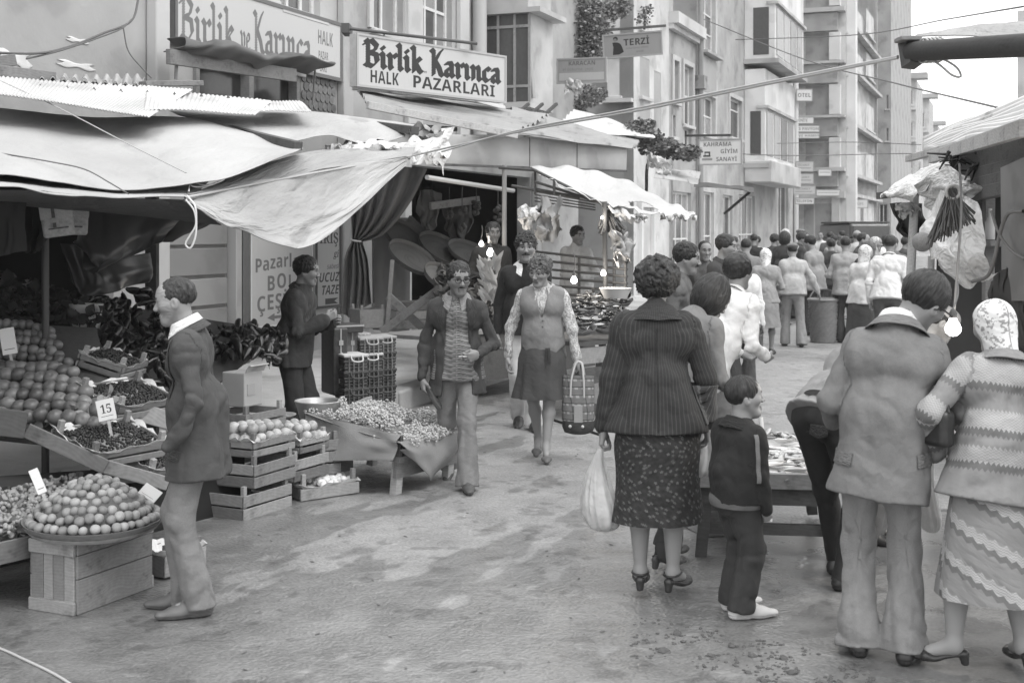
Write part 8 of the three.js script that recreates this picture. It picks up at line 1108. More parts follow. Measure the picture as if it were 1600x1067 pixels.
// ---------- vegetable stall beyond the woman ----------
{ const t = thing('vegetable_table', 'dark plank table under the vegetable pans', 'table', V(P(925, 0, 13.2).x, 0, -13.3), 0.75); part('top', bx(-0.7, 0.72, -0.5, 0.7, 0.76, 0.5), M.woodD, t); for (const [x, z] of [[-1, 1], [1, 1], [-1, -1], [1, -1]]) part('leg', bx(x * 0.62 - 0.03, 0, z * 0.42 - 0.03, x * 0.62 + 0.03, 0.718, z * 0.42 + 0.03), M.woodD, t); for (let i = 0; i < 3; i++) part('plank', bx(-0.68, 0.14 + i * 0.2, 0.46, 0.3 + i * 0.12, 0.3 + i * 0.2, 0.48), [M.woodG, M.woodD, M.wood][i], t); }
for (const [px, py, d, r, w] of [[908, 517, 12.6, 0.16, 'nearest pan'], [948, 515, 12.8, 0.15, 'pan right of the nearest'], [905, 495, 13.1, 0.17, 'middle pan'], [955, 492, 13.3, 0.17, 'right middle pan'], [925, 478, 13.7, 0.17, 'rear pan'], [968, 474, 13.8, 0.15, 'right rear pan']]) { const c = P(px, py, d), t = thing('vegetable_pan', `shallow pan of peppers on the vegetable table, ${w}`, 'pan', c); t.rotation.set(0.35, 0, 0); part('pan', loft([[0, 0.75], [0.05, 1], [0.056, 0.98], [0.01, 0.72]].map(([y, k]) => ({ y, rx: r * k, rz: r * k })), 24, null, [true, false]), M.woodG, t); seed(px); const A = [], B = []; for (let i = 0; i < 46; i++) (i % 2 ? A : B).push([V(rnd(-0.8, 0.8) * r, 0.06 + rnd(0.07), rnd(-0.8, 0.8) * r), [rnd(0.03, 0.045), rnd(0.02, 0.03), rnd(0.07, 0.13)], [rnd(-1.2, 0.2), rnd(6), rnd(1)]]); fill('dark_peppers', t, berryG, mat(0.04, { roughness: 0.25 }), A.map(([p, s, e]) => [p, s.map((q) => q * 0.55), e])); fill('pale_leaves', t, leafG, mat(0.4, { roughness: 0.6 }), B); }
solo('stone_block', uvBox(new RoundedBoxGeometry(0.14, 0.26, 0.14, 2, 0.03)).translate(P(942, 560, 13).x, 0.5, -13), mat(0.4, { map: T.dirty, bump: TB.plaster }), 'pale rough block at the end of the vegetable table', 'block');
solo('white_basin', loft([[0, 0.12], [0.1, 0.17], [0.105, 0.178], [0.11, 0.174], [0.01, 0.11]].map(([y, r]) => ({ c: P(962, 466, 13.6).add(V(0, y, 0)), rx: r, rz: r })), 24), mat(0.5, { roughness: 0.4 }), 'pale basin on the vegetable stall by the pinstripe shoulder', 'basin'); 
{ const c = P(740, 0, 13); const t = thing('stall_counter', 'long dark counter in front of the greengrocery', 'counter', V(P(800, 0, 14.4).x, 0, -14.4), STREET - 0.3); part('front', bx(-1.5, 0.2, -0.02, 1.6, 0.72, 0.02), M.woodD, t); part('top', bx(-1.55, 0.722, -0.6, 1.65, 0.76, 0.06), M.woodG, t); }
rag('white paper bundle hanging beside the moustached man', [[[812, 322, 14.6], [824, 320, 14.5], [840, 324, 14.6]], [[810, 338, 14.5], [826, 338, 14.4], [842, 340, 14.5]], [[812, 350, 14.6], [826, 356, 14.5], [840, 352, 14.6]]], plast, 41, 'paper_bundle', 0.06); rag('grey skins hanging on a bar under the torn awning', [[[842, 316, 14.6], [858, 314, 14.5], [872, 312, 14.6]], [[840, 345, 14.5], [857, 350, 14.4], [874, 342, 14.5]], [[838, 372, 14.6], [856, 384, 14.5], [872, 366, 14.6]]], mat(0.3, { map: T.cloth }), 44, 'hanging_skin', 0.12);
{ seed(71); const g = []; for (let i = 0; i < 46; i++) { const a = P(945 + rnd(-3, 14), 328, 14.1), b = P(935 + rnd(0, 42), 352 + rnd(20), 14 + rnd(-0.1, 0.1)); g.push(rod(a, b, 0.006, 0.012, 5)); } solo('dried_bunch', merge(g), mat(0.06, { roughness: 0.8 }), 'dark dried bunch hanging below the torn awning', 'bunch'); }
rag('cloudy plastic bag hanging behind the pinstripe woman', [[[960, 366, 13.9], [970, 364, 13.8], [982, 368, 13.9]], [[953, 385, 13.8], [970, 386, 13.6], [990, 384, 13.8]], [[962, 408, 13.8], [974, 412, 13.7], [984, 404, 13.8]]], mat(0.45, { roughness: 0.3, transmission: 0.45 }), 66, 'plastic_bag', 0.12);
// bulbs
function bulb(label, px, py, d, r, wireTo, I) { const c = P(px, py, d), t = thing('light_bulb', label, 'light bulb', c); const g = loft([[-1, 0.02], [-0.9, 0.45], [-0.5, 0.9], [0, 1], [0.5, 0.82], [1.0, 0.5], [1.35, 0.42]].map(([y, k]) => ({ y: y * r, rx: k * r, rz: k * r })), 20); const m = new THREE.MeshStandardMaterial({ color: grey(0.8), emissive: grey(1), emissiveIntensity: 6, roughness: 0.3 }); part('glass', g, m, t); part('socket', loft([[1.3, 0.46], [1.9, 0.5], [2.3, 0.3], [2.5, 0.1]].map(([y, k]) => ({ y: y * r, rx: k * r, rz: k * r })), 14), M.iron, t); part('flex', tube([V(0, 2.4 * r, 0), P(...wireTo).sub(c).lerp(V(0, 2.4 * r, 0), 0.5).add(V(0.01, 0, 0.01)), P(...wireTo).sub(c)], 0.005, 12, 5), wireM, t); const L = new THREE.PointLight(0xfff6ea, I, 6, 2); L.castShadow = true; L.shadow.radius = 2; t.add(L); L.name = 'lamp'; }
bulb('small lit bulb highest and left in the dark shop', 752, 381, 15.6, 0.03, [753, 352, 15.6], 0.5); bulb('bright lit bulb in the dark shop above the man with glasses', 766, 395, 14.6, 0.042, [764, 355, 14.6], 0.9); bulb('lit bulb beside the curly haired woman with the bag', 897, 438, 13.6, 0.036, [897, 395, 13.6], 0.7); bulb('lit bulb on the iron post of the vegetable stall', 943, 427, 13.7, 0.03, [941, 395, 13.7], 0.5); bulb('tiny lit bulb near the dried bunch', 941, 340, 13.9, 0.016, [941, 322, 14], 0.2);
// ---------- climbing plants ----------
function ivy(label, boxes, d, n, lo, hi, sd, stem) { const t = thing('climbing_plant', label, 'plant', P(boxes[0][0], boxes[0][1], d)), o = t.position.clone(); seed(sd); const A = [], B = []; for (const [px, py, rx, ry, k] of boxes) for (let i = 0; i < n * k; i++) { const a = rnd(6.3), q = Math.pow(rnd(1), 0.6); const c = P(px + Math.cos(a) * q * rx, py + Math.sin(a) * q * ry, d + rnd(-0.6, 0.6)).sub(o); c.x += 0.12 * noise3(c.x * 3, c.y * 3, sd); if (noise3(c.x * 2.6, c.y * 2.6, sd + c.z * 2) < -0.5) continue; (rnd() < 0.5 ? A : B).push([c, rnd(0.045, 0.1), [rnd(-1, 0.6), rnd(6), rnd(6)]]); } fill('foliage', t, leafG, mat(lo, { roughness: 0.65 }), A); fill('foliage', t, leafG, mat(hi, { roughness: 0.65 }), B); part('stem', tube(stem.map((p) => P(...p).sub(o)), 0.035, 16, 6), M.woodD, t); }
ivy('large ivy growing up beside the glazed bay', [[892, 20, 40, 44, 1.1], [898, 82, 38, 42, 1.1], [880, 120, 20, 40, 0.5], [932, 40, 24, 50, 0.6], [965, 12, 26, 16, 0.3], [892, 170, 26, 22, 0.5], [920, 150, 22, 16, 0.25]], 28.5, 2600, 0.12, 0.32, 3, [[905, 230, 28.5], [898, 170, 28.5], [905, 100, 28.6], [900, 20, 28.6]]);
ivy('low climbing plant over the roof right of the torn awning', [[1010, 215, 26, 14, 0.5], [1040, 232, 36, 16, 0.6], [1072, 238, 26, 12, 0.4], [1000, 198, 22, 12, 0.3]], 25, 1600, 0.08, 0.2, 7, [[1010, 300, 25], [1015, 250, 25], [1040, 235, 25], [1070, 236, 25]]); ivy('flower pot plant in the high slit window', [[1008, 30, 12, 8, 0.25], [1006, 16, 10, 8, 0.2]], 31, 400, 0.1, 0.22, 12, [[1007, 46, 31], [1008, 30, 31], [1006, 14, 31]]);
// shop canopies further along
boards('shop_canopy', 'dark flat canopy of the shop beyond the torn awning', [1085, 290, 24], [1178, 300, 26.5], [1178, 294, 30], [1085, 284, 29], 3, mat(0.07, { map: T.rust }), 'canopy'); beam('canopy_strut', 'diagonal strut below the dark shop canopy', [1132, 334, 27], [1172, 300, 26.6], 0.05, 0.05, M.iron, 'strut'); boards('shop_canopy', 'pale cluttered canopy below the clothing sign', [1022, 276, 23], [1090, 290, 24.5], [1095, 270, 27], [1030, 260, 26], 3, mat(0.4, { map: T.rust }), 'canopy');
// wires over the street
rope('thin wire from the houses to the right roof', [[1100, 30, 36], [1250, 90, 30], [1400, 130, 22], [1560, 168, 14]], 0.012, wireM, 'wire'); rope('faint wire high across the street', [[1150, 62, 40], [1330, 55, 34], [1480, 30, 24], [1600, 10, 16]], 0.012, wireM, 'wire'); rope('level wire across the far house fronts', [[1100, 238, 30], [1250, 243, 34], [1400, 240, 36], [1460, 242, 30]], 0.012, wireM, 'wire'); rope('lower wire across the hotel front', [[1215, 224, 44], [1330, 222, 46], [1440, 226, 42]], 0.012, wireM, 'wire');
// van far down the street
{ const t = thing('dark_van', 'dark van facing us beyond the crowd', 'van', V(P(1368, 0, 42).x, 0, -42), 0.1); const m = mat(0.06, { roughness: 0.3, clearcoat: 0.5 }); part('body', uvBox(new RoundedBoxGeometry(1.5, 1.2, 3.6, 3, 0.12)).translate(0, 1.0, -1.8), m, t); part('roof', uvBox(new RoundedBoxGeometry(1.4, 0.5, 3, 3, 0.1)).translate(0, 1.83, -1.9), m, t); part('roof_rack', bx(-0.72, 2.09, -3.2, 0.72, 2.15, -0.5, 0.02), mat(0.08), t); part('windscreen', bx(-0.6, 1.6, -0.4, 0.6, 2.0, -0.36, 0.01), M.glassM, t); for (const s of [-1, 1]) { const h = new THREE.SphereGeometry(0.1, 12, 8); h.translate(s * 0.5, 0.8, 0); part('headlight', h, mat(0.7, { roughness: 0.2 }), t); const w = part('wheel', new THREE.CylinderGeometry(0.3, 0.3, 0.18, 18).rotateZ(Math.PI / 2).translate(s * 0.66, 0.3, -0.7), M.dark, t); part('bonnet_badge', bx(s * 0.2 - 0.04, 1.1, 0, s * 0.2 + 0.04, 1.16, 0.02), M.zinc, t); } }
// wicker basket and carried things
{ const c = G(1287, 535), t = thing('wicker_basket', 'tall round wicker basket beside the man in the flat cap', 'basket', c); const r = (y) => 0.2 + 0.035 * y / 0.7; part('weave', loft(Array.from({ length: 29 }, (_, i) => ({ y: i * 0.025, rx: r(i * 0.025) + (i % 2) * 0.012, rz: r(i * 0.025) + (i % 2) * 0.012 })), 44, (a, tt, k) => 1 + 0.035 * Math.sin(a * 14 + (k % 4 < 2 ? 0 : Math.PI))), mat(0.2, { map: T.wood }), t); part('rim', new THREE.TorusGeometry(0.24, 0.022, 8, 36).rotateX(Math.PI / 2).translate(0, 0.71, 0), mat(0.3, { map: T.wood }), t); part('handle', tube([V(-0.24, 0.7, 0), V(-0.16, 0.84, 0), V(0, 0.88, 0), V(0.16, 0.84, 0), V(0.24, 0.7, 0)], 0.012, 16), mat(0.2), t); }

hung('hanging_cloth', 'ragged dark cloth hanging under the pipe in the dark shop', 'cloth', [[[690, 318, 17.6], [712, 314, 17.6], [738, 318, 17.6]], [[694, 345, 17.6], [716, 350, 17.5], [740, 345, 17.6]], [[700, 368, 17.6], [716, 378, 17.5], [736, 362, 17.6]]], mat(0.06, { map: T.dirty }), 0.1, 3); hung('hanging_cloth', 'grey sack hanging by the curtain in the dark shop', 'cloth', [[[655, 298, 17.2], [672, 296, 17.2], [688, 302, 17.2]], [[652, 330, 17.2], [672, 336, 17.1], [690, 326, 17.2]], [[658, 352, 17.2], [670, 360, 17.1], [684, 348, 17.2]]], mat(0.1, { map: T.dirty }), 0.1, 9);
{ const S_ = ['first', 'second', 'third', 'fourth']; [[702, 17.3, 40], [722, 17, 62], [744, 17.4, 34], [778, 16.6, 52]].forEach(([px, d, L], i) => { seed(px); const g = [rod(P(px, 292, d), P(px, 300 + L * 0.4, d), 0.006)]; for (let k = 0; k < 12; k++) { const s = new THREE.IcosahedronGeometry(0.03, 1); const q = P(px + rnd(-5, 5), 300 + L * 0.4 + rnd(L * 0.6), d + rnd(-0.05, 0.05)); g.push(s.translate(q.x, q.y, q.z)); } solo('hanging_string', merge(g), mat(0.07, { map: T.dirty }), S_[i] + ' string of dried produce hanging in the dark shop from the left', 'string'); }); }
// ---------- stalls on the right ----------
boards('corrugated_roof', 'pale corrugated roof of the right hand stall', [1444, 236, 12.4], [1640, 190, 7.0], [1760, 92, 7.6], [1444, 218, 13.4], 9, mat(0.6, { map: T.rust, roughness: 0.7 }));
beam('eave_pole', 'thick pole under the right hand roof edge', [1420, 248, 12], [1500, 226, 10], 0.06, 0.06, M.woodL, 'pole'); beam('eave_board', 'bent pale board under the right hand roof', [1456, 246, 11], [1600, 200, 7.2], 0.05, 0.1, M.woodL);
seed(91); for (let i = 0; i < 5; i++) beam('rafter', ['first', 'second', 'third', 'fourth', 'fifth'][i] + ' dark rafter under the right hand roof from the front', [1478 + i * 12, 252 + i * 13, 10.4 - i * 0.3], [1660, 208 + i * 17, 7.2], 0.07, 0.09, M.woodD, 'rafter');
{ seed(95); const g = []; for (let i = 0; i < 60; i++) { const a = P(1480 + rnd(70), 236 + rnd(30), 10 - rnd(1)); g.push(rod(a, a.clone().add(V(rnd(-0.18, 0.18), rnd(-0.2, 0.06), rnd(-0.1, 0.1))), 0.012, 0.006, 5)); } solo('tangled_rags', merge(g), M.dark, 'dark tangle of twine and rags under the right hand roof edge', 'tangle'); }
{ const t = thing('right_kiosk', 'dark boarded kiosk behind the woman in the headscarf', 'kiosk', P(1560, 0, 9)); t.position.y = 0; const o = t.position.clone(); const pp = (a) => P(...a).sub(o); part('back_wall', sheet(quad(...[[1455, 700, 11], [1760, 700, 9.4], [1760, 190, 9.4], [1475, 240, 11]].map(pp)), 6, 6, 0.05), mat(0.05, { map: T.dirty }), t); part('side_board', sheet(quad(...[[1570, 470, 8.2], [1640, 470, 7.2], [1640, 230, 7.2], [1568, 262, 8.2]].map(pp)), 6, 6, 0.03), mat(0.2, { map: T.dirty }), t); part('door_post', board(pp([1545, 470, 9.2]), pp([1546, 285, 9.2]), 0.07, 0.07), M.woodG, t); part('shelf', board(pp([1525, 382, 9.3]), pp([1575, 380, 9]), 0.3, 0.04), M.woodG, t); part('bottle', loft([[0, 0.035], [0.12, 0.035], [0.16, 0.015], [0.22, 0.014]].map(([y, r]) => ({ c: pp([1548, 374, 9.1]).add(V(0, y, 0)), rx: r, rz: r })), 14), mat(0.5, { roughness: 0.2 }), t); part('roof_board', sheet(quad(...[[1470, 262, 11], [1760, 205, 7], [1760, 190, 9], [1480, 244, 12]].map(pp)), 4, 4, 0.03), M.woodD, t); }
rope('loose black cable looping down the kiosk boards', [[1600, 330, 7.6], [1575, 335, 7.8], [1562, 370, 7.9], [1556, 400, 7.9], [1545, 430, 8], [1520, 440, 8.2]], 0.012, wireM, 'wire'); rope('second black cable on the kiosk', [[1550, 330, 8], [1562, 365, 7.9], [1580, 390, 7.8], [1602, 405, 7.6]], 0.01, wireM, 'wire'); rope('straight dark cord before the hanging plastic', [[1500, 256, 7.6], [1503, 330, 7.3], [1496, 430, 7.1], [1492, 486, 6.9]], 0.007, wireM, 'wire');
solo('awning_pole', rod(P(1419, 520, 10.8), P(1433, 252, 10.8), 0.04, 0.033, 10), mat(0.55, { map: T.wood }), 'pale wooden pole holding up the right hand plastic', 'pole'); solo('awning_pole', rod(V(P(1450, 0, 11).x, 0, -11), P(1456, 400, 11), 0.03, 0.03, 8), mat(0.5, { map: T.wood }), 'short pale post behind the balding head', 'pole');
const pl2 = (v) => mat(v, { roughness: 0.4, map: T.fine, transmission: 0.3, bump: TB.folds, bs: 0.02 });
rag('white plastic roof sheet sloping down left of the pale pole', [[[1498, 244, 10.2], [1486, 250, 9.6], [1480, 262, 9.2]], [[1450, 262, 10.8], [1446, 272, 10.2], [1450, 292, 9.6]], [[1396, 294, 11], [1400, 300, 10.4], [1428, 306, 9.9]], [[1374, 306, 11], [1386, 310, 10.6], [1420, 312, 10.2]]], pl2(0.7), 51, 'plastic_sheet', 0.05);
rag('greyish plastic flap in front of the pale pole', [[[1428, 294, 9.8], [1480, 264, 9.2], [1512, 276, 9]], [[1446, 312, 9.7], [1490, 300, 9], [1524, 290, 8.9]], [[1448, 330, 9.7], [1500, 318, 9], [1546, 294, 8.9]]], pl2(0.55), 55, 'plastic_sheet', 0.04);
rag('large white plastic sheet hanging over the right hand stall', [[[1452, 318, 9.4], [1490, 300, 8.9], [1528, 306, 8.7]], [[1446, 370, 9.2], [1490, 370, 8.7], [1532, 372, 8.5]], [[1452, 398, 9], [1496, 410, 8.5], [1540, 410, 8.4]], [[1466, 420, 8.9], [1514, 446, 8.5], [1556, 428, 8.4]]], pl2(0.72), 58, 'plastic_sheet', 0.07);
rag('small bright plastic patch between pole and kiosk', [[[1400, 320, 10.9], [1420, 318, 10.8], [1438, 320, 10.7]], [[1406, 340, 10.9], [1420, 338, 10.8], [1436, 336, 10.7]]], pl2(0.75), 62, 'plastic_sheet', 0.05);
beam('awning_edge', 'dark edge batten of the right hand plastic awning', [1372, 306, 11.2], [1442, 298, 10.2], 0.03, 0.06, M.woodD, 'batten'); hung('dark_cloth', 'dark goods hanging beside the pale pole', 'cloth', [[[1390, 318, 11.4], [1410, 316, 11.4], [1446, 318, 11.4]], [[1398, 345, 11.4], [1415, 350, 11.4], [1446, 350, 11.4]], [[1406, 368, 11.4], [1420, 372, 11.4], [1446, 376, 11.4]]], M.dark, 0.08, 3); hung('dark_cloth', 'dark garment hanging low beside the kiosk', 'cloth', [[[1545, 440, 8.2], [1580, 415, 8], [1620, 430, 7.8]], [[1542, 480, 8.2], [1580, 480, 8], [1620, 480, 7.8]], [[1540, 540, 8.2], [1580, 540, 8], [1620, 540, 7.8]]], mat(0.04, { map: T.cloth }), 0.1, 7);
{ seed(101); const t = thing('twig_bundle', 'bundle of thin dark twigs hung in the white plastic', 'bundle', P(1490, 340, 8.3)), o = t.position.clone(); const A = []; for (let i = 0; i < 150; i++) { const a = P(1486 + rnd(-6, 10), 296 + rnd(-4, 8), 8.35 + rnd(-0.05, 0.05)), k = rnd(1), b = P(lerp(1452, 1524, Math.pow(k, 1.1)) + rnd(-5, 5), lerp(384, 344, k) + rnd(-12, 6), 8.3 + rnd(-0.12, 0.1)); A.push(rod(a.sub(o), b.sub(o), 0.004, 0.0055, 4)); } part('twigs', merge(A), mat(0.1, { map: T.fine }), t).userData.kind = 'stuff'; part('tie', new THREE.TorusGeometry(0.045, 0.012, 6, 18).translate(0, P(1490, 300, 8.3).y - o.y, 0), ropeM, t); }
solo('red_bundle', new THREE.SphereGeometry(0.07, 18, 14).translate(P(1442, 378, 9).x, P(1442, 378, 9).y, -9), mat(0.25, { map: T.leather }), 'small round bundle tied at the corner of the hanging plastic', 'bundle');
bulb('bright lit bulb hanging low on the right between blazer and headscarf', 1490, 513, 6.7, 0.042, [1497, 440, 7], 1.6);
// beam with tarpaulin at the top right
{ const t = thing('roof_beam', 'thick dark roof beam with lashed end at the top right', 'beam', P(1422, 84, 7.1)), o = t.position.clone(); part('log', rod(P(1424, 80, 7.1).sub(o), P(1760, 62, 5.6).sub(o), 0.055, 0.06, 14), mat(0.045, { map: T.wood }), t); part('end_block', board(P(1420, 64, 7.15).sub(o), P(1426, 103, 7.1).sub(o), 0.085, 0.085, 0.2), mat(0.09, { map: T.wood }), t); part('end_cap', bx(-0.07, P(0, 64, 7.1).y - o.y - 0.005, -0.06, 0.05, P(0, 58, 7.1).y - o.y, 0.07, 0.008), M.woodG, t); part('under_pole', rod(P(1432, 70, 7.2).sub(o), P(1760, 50, 5.8).sub(o), 0.02, 0.02, 8), mat(0.4), t); for (let i = 0; i < 5; i++) part('lashing', new THREE.TorusGeometry(0.066, 0.006, 6, 20).rotateY(Math.PI / 2 + 0.25).translate(P(1444 + i * 6, 0, 7).x - o.x, P(0, 79 - i * 0.4, 7).y - o.y, -7 - o.z), ropeM, t); part('rope_loop', tube([[1452, 90, 6.95], [1470, 102, 6.9], [1490, 118, 6.85], [1502, 120, 6.85], [1498, 108, 6.85], [1478, 94, 6.9], [1462, 90, 6.95]].map((q) => P(...q).sub(o)), 0.006, 40, 6), ropeM, t); }
tarp('canvas_awning', 'pale canvas stretched over the beam at the top right', [[[1432, 56, 7.2], [1500, 54, 6.9], [1580, 57, 6.4], [1760, 52, 5.6]], [[1436, 54, 7.4], [1510, 44, 7.3], [1590, 40, 7], [1760, 30, 6.4]], [[1440, 54, 7.7], [1520, 42, 8], [1600, 34, 7.8], [1760, 22, 7.2]]], canvas_(0.32), 36, 12, 0.02, 15);
solo('roof_post', merge([rod(V(P(1720, 0, 5.9).x, 0, -5.9), V(P(1720, 0, 5.9).x, 2.75, -5.9), 0.06, 0.055, 10)]), M.woodD, 'dark post carrying the roof beam at the far right', 'post');
// fish table
{ const c = V(P(1190, 0, 7.7).x, 0, -7.75), turn = -0.12, t = thing('fish_table', 'low dark table with a wide tray of fish', 'table', c, turn); const w = 0.78, d = 1.15, h = 0.44; part('tray', merge([bx(-w / 2, h, -d / 2, w / 2, h + 0.025, d / 2), bx(-w / 2, h + 0.026, d / 2 - 0.03, w / 2, h + 0.085, d / 2), bx(-w / 2, h + 0.026, -d / 2, w / 2, h + 0.07, -d / 2 + 0.03), bx(-w / 2, h + 0.026, -d / 2 + 0.031, -w / 2 + 0.03, h + 0.08, d / 2 - 0.031), bx(w / 2 - 0.03, h + 0.026, -d / 2 + 0.031, w / 2, h + 0.08, d / 2 - 0.031)]), mat(0.3, { map: T.wood, roughness: 0.5 }), t); part('bed', bx(-w / 2 + 0.031, h + 0.026, -d / 2 + 0.031, w / 2 - 0.031, h + 0.045, d / 2 - 0.031), mat(0.75, { roughness: 0.35, map: T.fine }), t); for (const [x, z] of [[-1, 1], [1, 1], [-1, -1], [1, -1]]) part('leg', board(V(x * (w / 2 - 0.06), h - 0.003, z * (d / 2 - 0.08)), V(x * (w / 2 - 0.02), 0, z * (d / 2 - 0.05)), 0.065, 0.065), M.woodD, t); part('cross_bar', bx(-w / 2 + 0.06, 0.16, d / 2 - 0.1, w / 2 - 0.06, 0.22, d / 2 - 0.06), M.woodD, t); part('cross_bar', bx(-w / 2 + 0.02, h - 0.1, d / 2 - 0.07, w / 2 - 0.02, h - 0.004, d / 2 - 0.03), M.woodD, t); part('cross_bar', bx(-w / 2 + 0.05, h - 0.1, -d / 2 + 0.1, -w / 2 + 0.09, h - 0.004, d / 2 - 0.11), M.woodD, t);
  t.rotation.set(0.06, turn, 0, 'YXZ'); t.updateMatrixWorld();
  const fg = loft([[0, 0.05], [0.08, 0.5], [0.25, 1], [0.45, 0.95], [0.7, 0.5], [0.84, 0.2], [0.92, 0.35], [1, 0.75]].map(([z, r], i) => ({ c: V(0.05 * Math.sin(z * 4), 0, z - 0.5), rx: r * (i > 5 ? 0.02 : 0.075), rz: r * 0.13 })), 12, null, [true, true]); // rings lie in xz: turn them
  const fish = (() => { const R = [[0, 0.02], [0.06, 0.5], [0.22, 1], [0.45, 0.92], [0.68, 0.5], [0.82, 0.22], [0.88, 0.26], [1, 0.8]], n = 10, p = [], ix = []; R.forEach(([z, r], k) => { for (let i = 0; i < n; i++) { const a = i / n * 6.2832; p.push(Math.cos(a) * r * 0.13 + 0.04 * Math.sin(z * 4), Math.sin(a) * r * (k > 5 ? 0.02 : 0.065), z - 0.5); } }); for (let k = 0; k < R.length - 1; k++) for (let i = 0; i < n; i++) { const a = k * n + i, b = k * n + (i + 1) % n; ix.push(a, a + n, b, b, a + n, b + n); } const g = new THREE.BufferGeometry(); g.setAttribute('position', new THREE.Float32BufferAttribute(p, 3)); g.setAttribute('uv', new THREE.BufferAttribute(new Float32Array(p.length / 3 * 2), 2)); g.setIndex(ix); g.computeVertexNormals(); return g; })();
  const ms = [0.62, 0.42, 0.2].map((v) => mat(v, { roughness: 0.22, metalness: 0.25 })); seed(131); for (let i = 0; i < 110; i++) { const m = new THREE.Mesh(fish, ms[rnd(3) | 0]); m.castShadow = m.receiveShadow = true; tag(m, 'one of the small silvery fish spread on the low fish table', 'fish', 'fish on the low table'); m.name = numbered('fish'); m.position.copy(V(rnd(-0.33, 0.33), h + 0.06 + rnd(0.035), rnd(-0.52, 0.52)).applyMatrix4(t.matrixWorld)); m.rotation.set(rnd(-0.25, 0.25), rnd(6.3), rnd(-0.5, 0.5)); m.scale.setScalar(rnd(0.13, 0.19)); scene.add(m); } }
solo('pale_stick', rod(P(1189, 652, 6.5), P(1204, 815, 6.42), 0.012, 0.011, 8), mat(0.6), 'pale stick standing between the boy and the fish table', 'stick');
crate('low dark crate under the fish table', V(P(1130, 0, 7.9).x, 0, -7.9), 0.3, 0.4, 0.3, 0.16, { n: 1 });
// bags
function softBag(name, label, px, py, d, w, h, dep, v, sd, o = {}) { const c = P(px, py, d); const g = loft([[0, 0.3], [0.04, 0.72], [0.1, 0.9], [0.2, 1], [0.32, 0.97], [0.44, 0.86], [0.56, 0.72], [0.68, 0.56], [0.8, 0.4], [0.9, 0.26], [1, 0.14]].map(([y, k]) => ({ c: c.clone().add(V(0.02 * Math.sin(y * 4 + sd), y * h, 0)), rx: k * w / 2, rz: k * dep / 2 })), 48, (a, t) => 1 + 0.22 * noise3(Math.cos(a) * 3 + sd, t * 3, Math.sin(a) * 3) + (0.1 + 0.14 * t) * (0.4 - Math.abs(noise3(Math.cos(a) * 6 + sd, t * 2.4, Math.sin(a) * 6)) * 1.8), [true, false]); return solo(name, g, mat(v, { roughness: 0.35, transmission: o.tr ?? 0.4, map: T.fine, bump: TB.folds, bs: 0.01 }), label, 'bag'); }
softBag('plastic_bag', 'bulging white plastic bag in the left hand of the pinstripe woman', 940, 830, 6.5, 0.19, 0.42, 0.13, 0.7, 2); softBag('plastic_bag', 'clear white plastic bag between pinstripe jacket and boy', 1098, 745, 6.75, 0.14, 0.34, 0.12, 0.72, 6); softBag('plastic_bag', 'tall white plastic bag between blazer and zigzag cardigan', 1455, 832, 5.75, 0.1, 0.36, 0.08, 0.7, 9);
{ const t = thing('handbag', 'dark leather handbag on the forearm of the woman in the headscarf', 'handbag', P(1466, 668, 5.38), 0.5); part('body', uvBox(new RoundedBoxGeometry(0.08, 0.16, 0.14, 3, 0.03)), shoeM[0], t); part('strap', tube([V(0, 0.07, -0.06), V(0, 0.16, -0.03), V(0, 0.16, 0.03), V(0, 0.07, 0.06)], 0.008, 16), shoeM[0], t); part('clasp', new THREE.SphereGeometry(0.01, 8, 6).translate(0.043, 0.05, 0.0), M.zinc, t); }
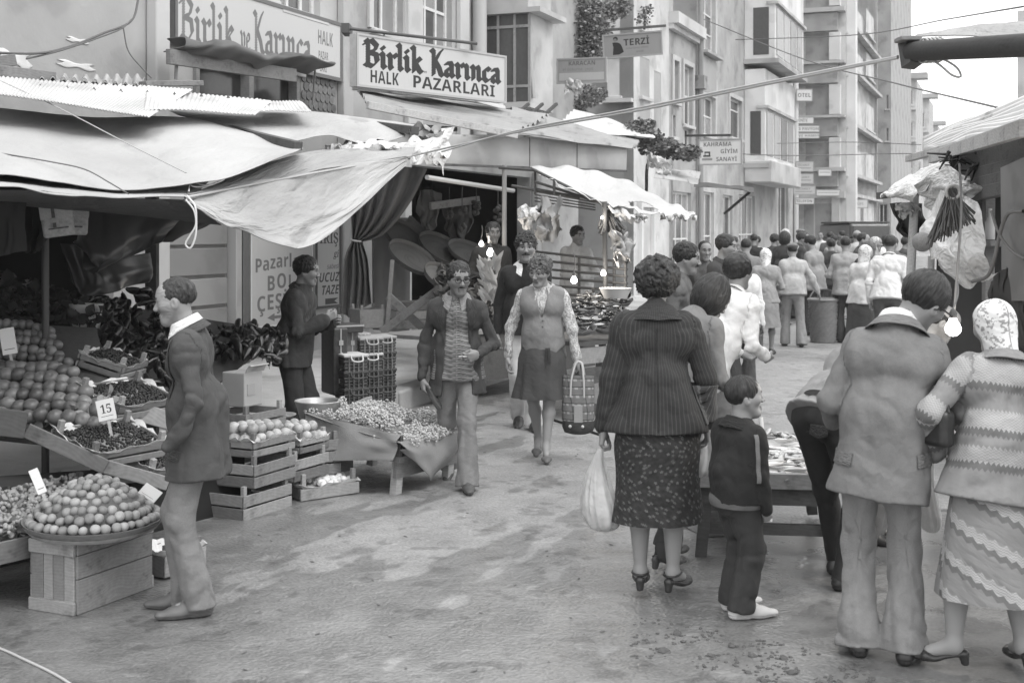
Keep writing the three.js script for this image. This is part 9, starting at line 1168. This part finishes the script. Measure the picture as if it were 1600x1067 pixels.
{ // shopping bag
  const c = P(904, 678, 10.25), t = thing('shopping_bag', 'patterned cloth shopping bag with dark base and long handles', 'bag', c, -0.15); const tex = dataTex(256, 256, (u, v) => { let k = 0.36 + 0.1 * tile(u, v, 10, 3, 4); const s = (v * 7) % 1; if (s < 0.26) k = ((u * 24 | 0) % 2) ? 0.75 : 0.4; else if (s < 0.36) k = 0.12; if (((u * 5) % 1) < 0.08) k *= 0.5; return k; }, 1); tex.repeat.set(2.2, 2.2);
  part('body', loft([[0.1, 0.128, 0.075], [0.2, 0.13, 0.07], [0.33, 0.125, 0.05], [0.45, 0.125, 0.035], [0.47, 0.124, 0.03]].map(([y, a, b]) => ({ y, rx: a, rz: b })), 36, (a, q) => 1 + 0.05 * noise3(Math.cos(a) * 3, q * 4, Math.sin(a) * 3)), mat(0.5, { map: tex, bump: T.weave }), t); part('base', loft([[0, 0.06, 0.04], [0.015, 0.11, 0.07], [0.06, 0.13, 0.08], [0.11, 0.131, 0.077]].map(([y, a, b]) => ({ y, rx: a, rz: b })), 36, (a, q) => 1 + 0.04 * noise3(Math.cos(a) * 3, q * 3, Math.sin(a) * 3), [true, false]), mat(0.06, { map: T.leather }), t); for (const z of [1, -1]) part('handle', tube([V(-0.06, 0.3, z * 0.05), V(-0.05, 0.45, z * 0.045), V(-0.01, 0.575, z * 0.01), V(0.02, 0.575, z * 0.01), V(0.045, 0.45, z * 0.045), V(0.05, 0.3, z * 0.05)], 0.009, 24), mat(0.45), t); for (const x of [-0.06, 0.04]) { const s = new THREE.SphereGeometry(0.013, 10, 8).translate(x, 0.07, 0.075); part('stud', s, mat(0.5), t); } part('front_pocket', bx(-0.03, 0.1, 0.07, 0.04, 0.24, 0.082, 0.006), mat(0.4, { map: T.cloth }), t); }
solo('black_cane', rod(P(858, 654, 10.6), P(940, 680, 10.2), 0.012, 0.012, 8), mat(0.02, { roughness: 0.5 }), 'thin black cane crossing behind the shopping bag', 'cane');
// the woman's shoulder bag
softBag('shoulder_bag', 'dark shoulder bag on the woman in the white pullover', 1181, 478, 17.3, 0.16, 0.3, 0.12, 0.05, 3, { tr: 0 });
// ---------- on the ground ----------
{ seed(151); const g = new THREE.IcosahedronGeometry(1, 0), sp = []; const gp = g.attributes.position; for (let i = 0; i < 600; i++) { const u = rnd(1), px = lerp(985, 1370, Math.pow(u, 0.9)), py = lerp(992, 1066, u) + rnd(-30, 36); if (noise3(px * 0.03, py * 0.06, 2) < -0.1) continue; const q = G(px, Math.min(py, 1090)); const s = rnd(0.002, 0.009) * (rnd() < 0.06 ? 2.4 : 1); sp.push([q.add(V(0, s * 0.2, 0)), [s * 1.5, s * 0.6, s * 1.2], [rnd(0.4), rnd(6), rnd(0.4)]]); } tag(fill('mud_clods', null, g, mat(0.09, { map: T.dirty }), sp), 'scattered mud clods on the wet ground at the lower right', 'mud', null, 'stuff'); const s2 = []; for (let i = 0; i < 46; i++) { const q = G(rnd(350, 1150), rnd(640, 1060)); s2.push([q.add(V(0, 0.004, 0)), [rnd(0.006, 0.022), 0.002, rnd(0.004, 0.01)], [0, rnd(6), 0]]); } tag(fill('litter', null, g, mat(0.12), s2), 'small dark scraps trodden into the street', 'litter', null, 'stuff'); }
solo('hose', tube([G(-60, 1000), G(-5, 1014), G(40, 1034), G(85, 1056), G(130, 1085)].map((p) => p.add(V(0, 0.006, 0))), 0.006, 40, 8), mat(0.4, { roughness: 0.7 }), 'pale hose lying on the ground at the lower left corner', 'hose');
renderer.render(scene, camera);
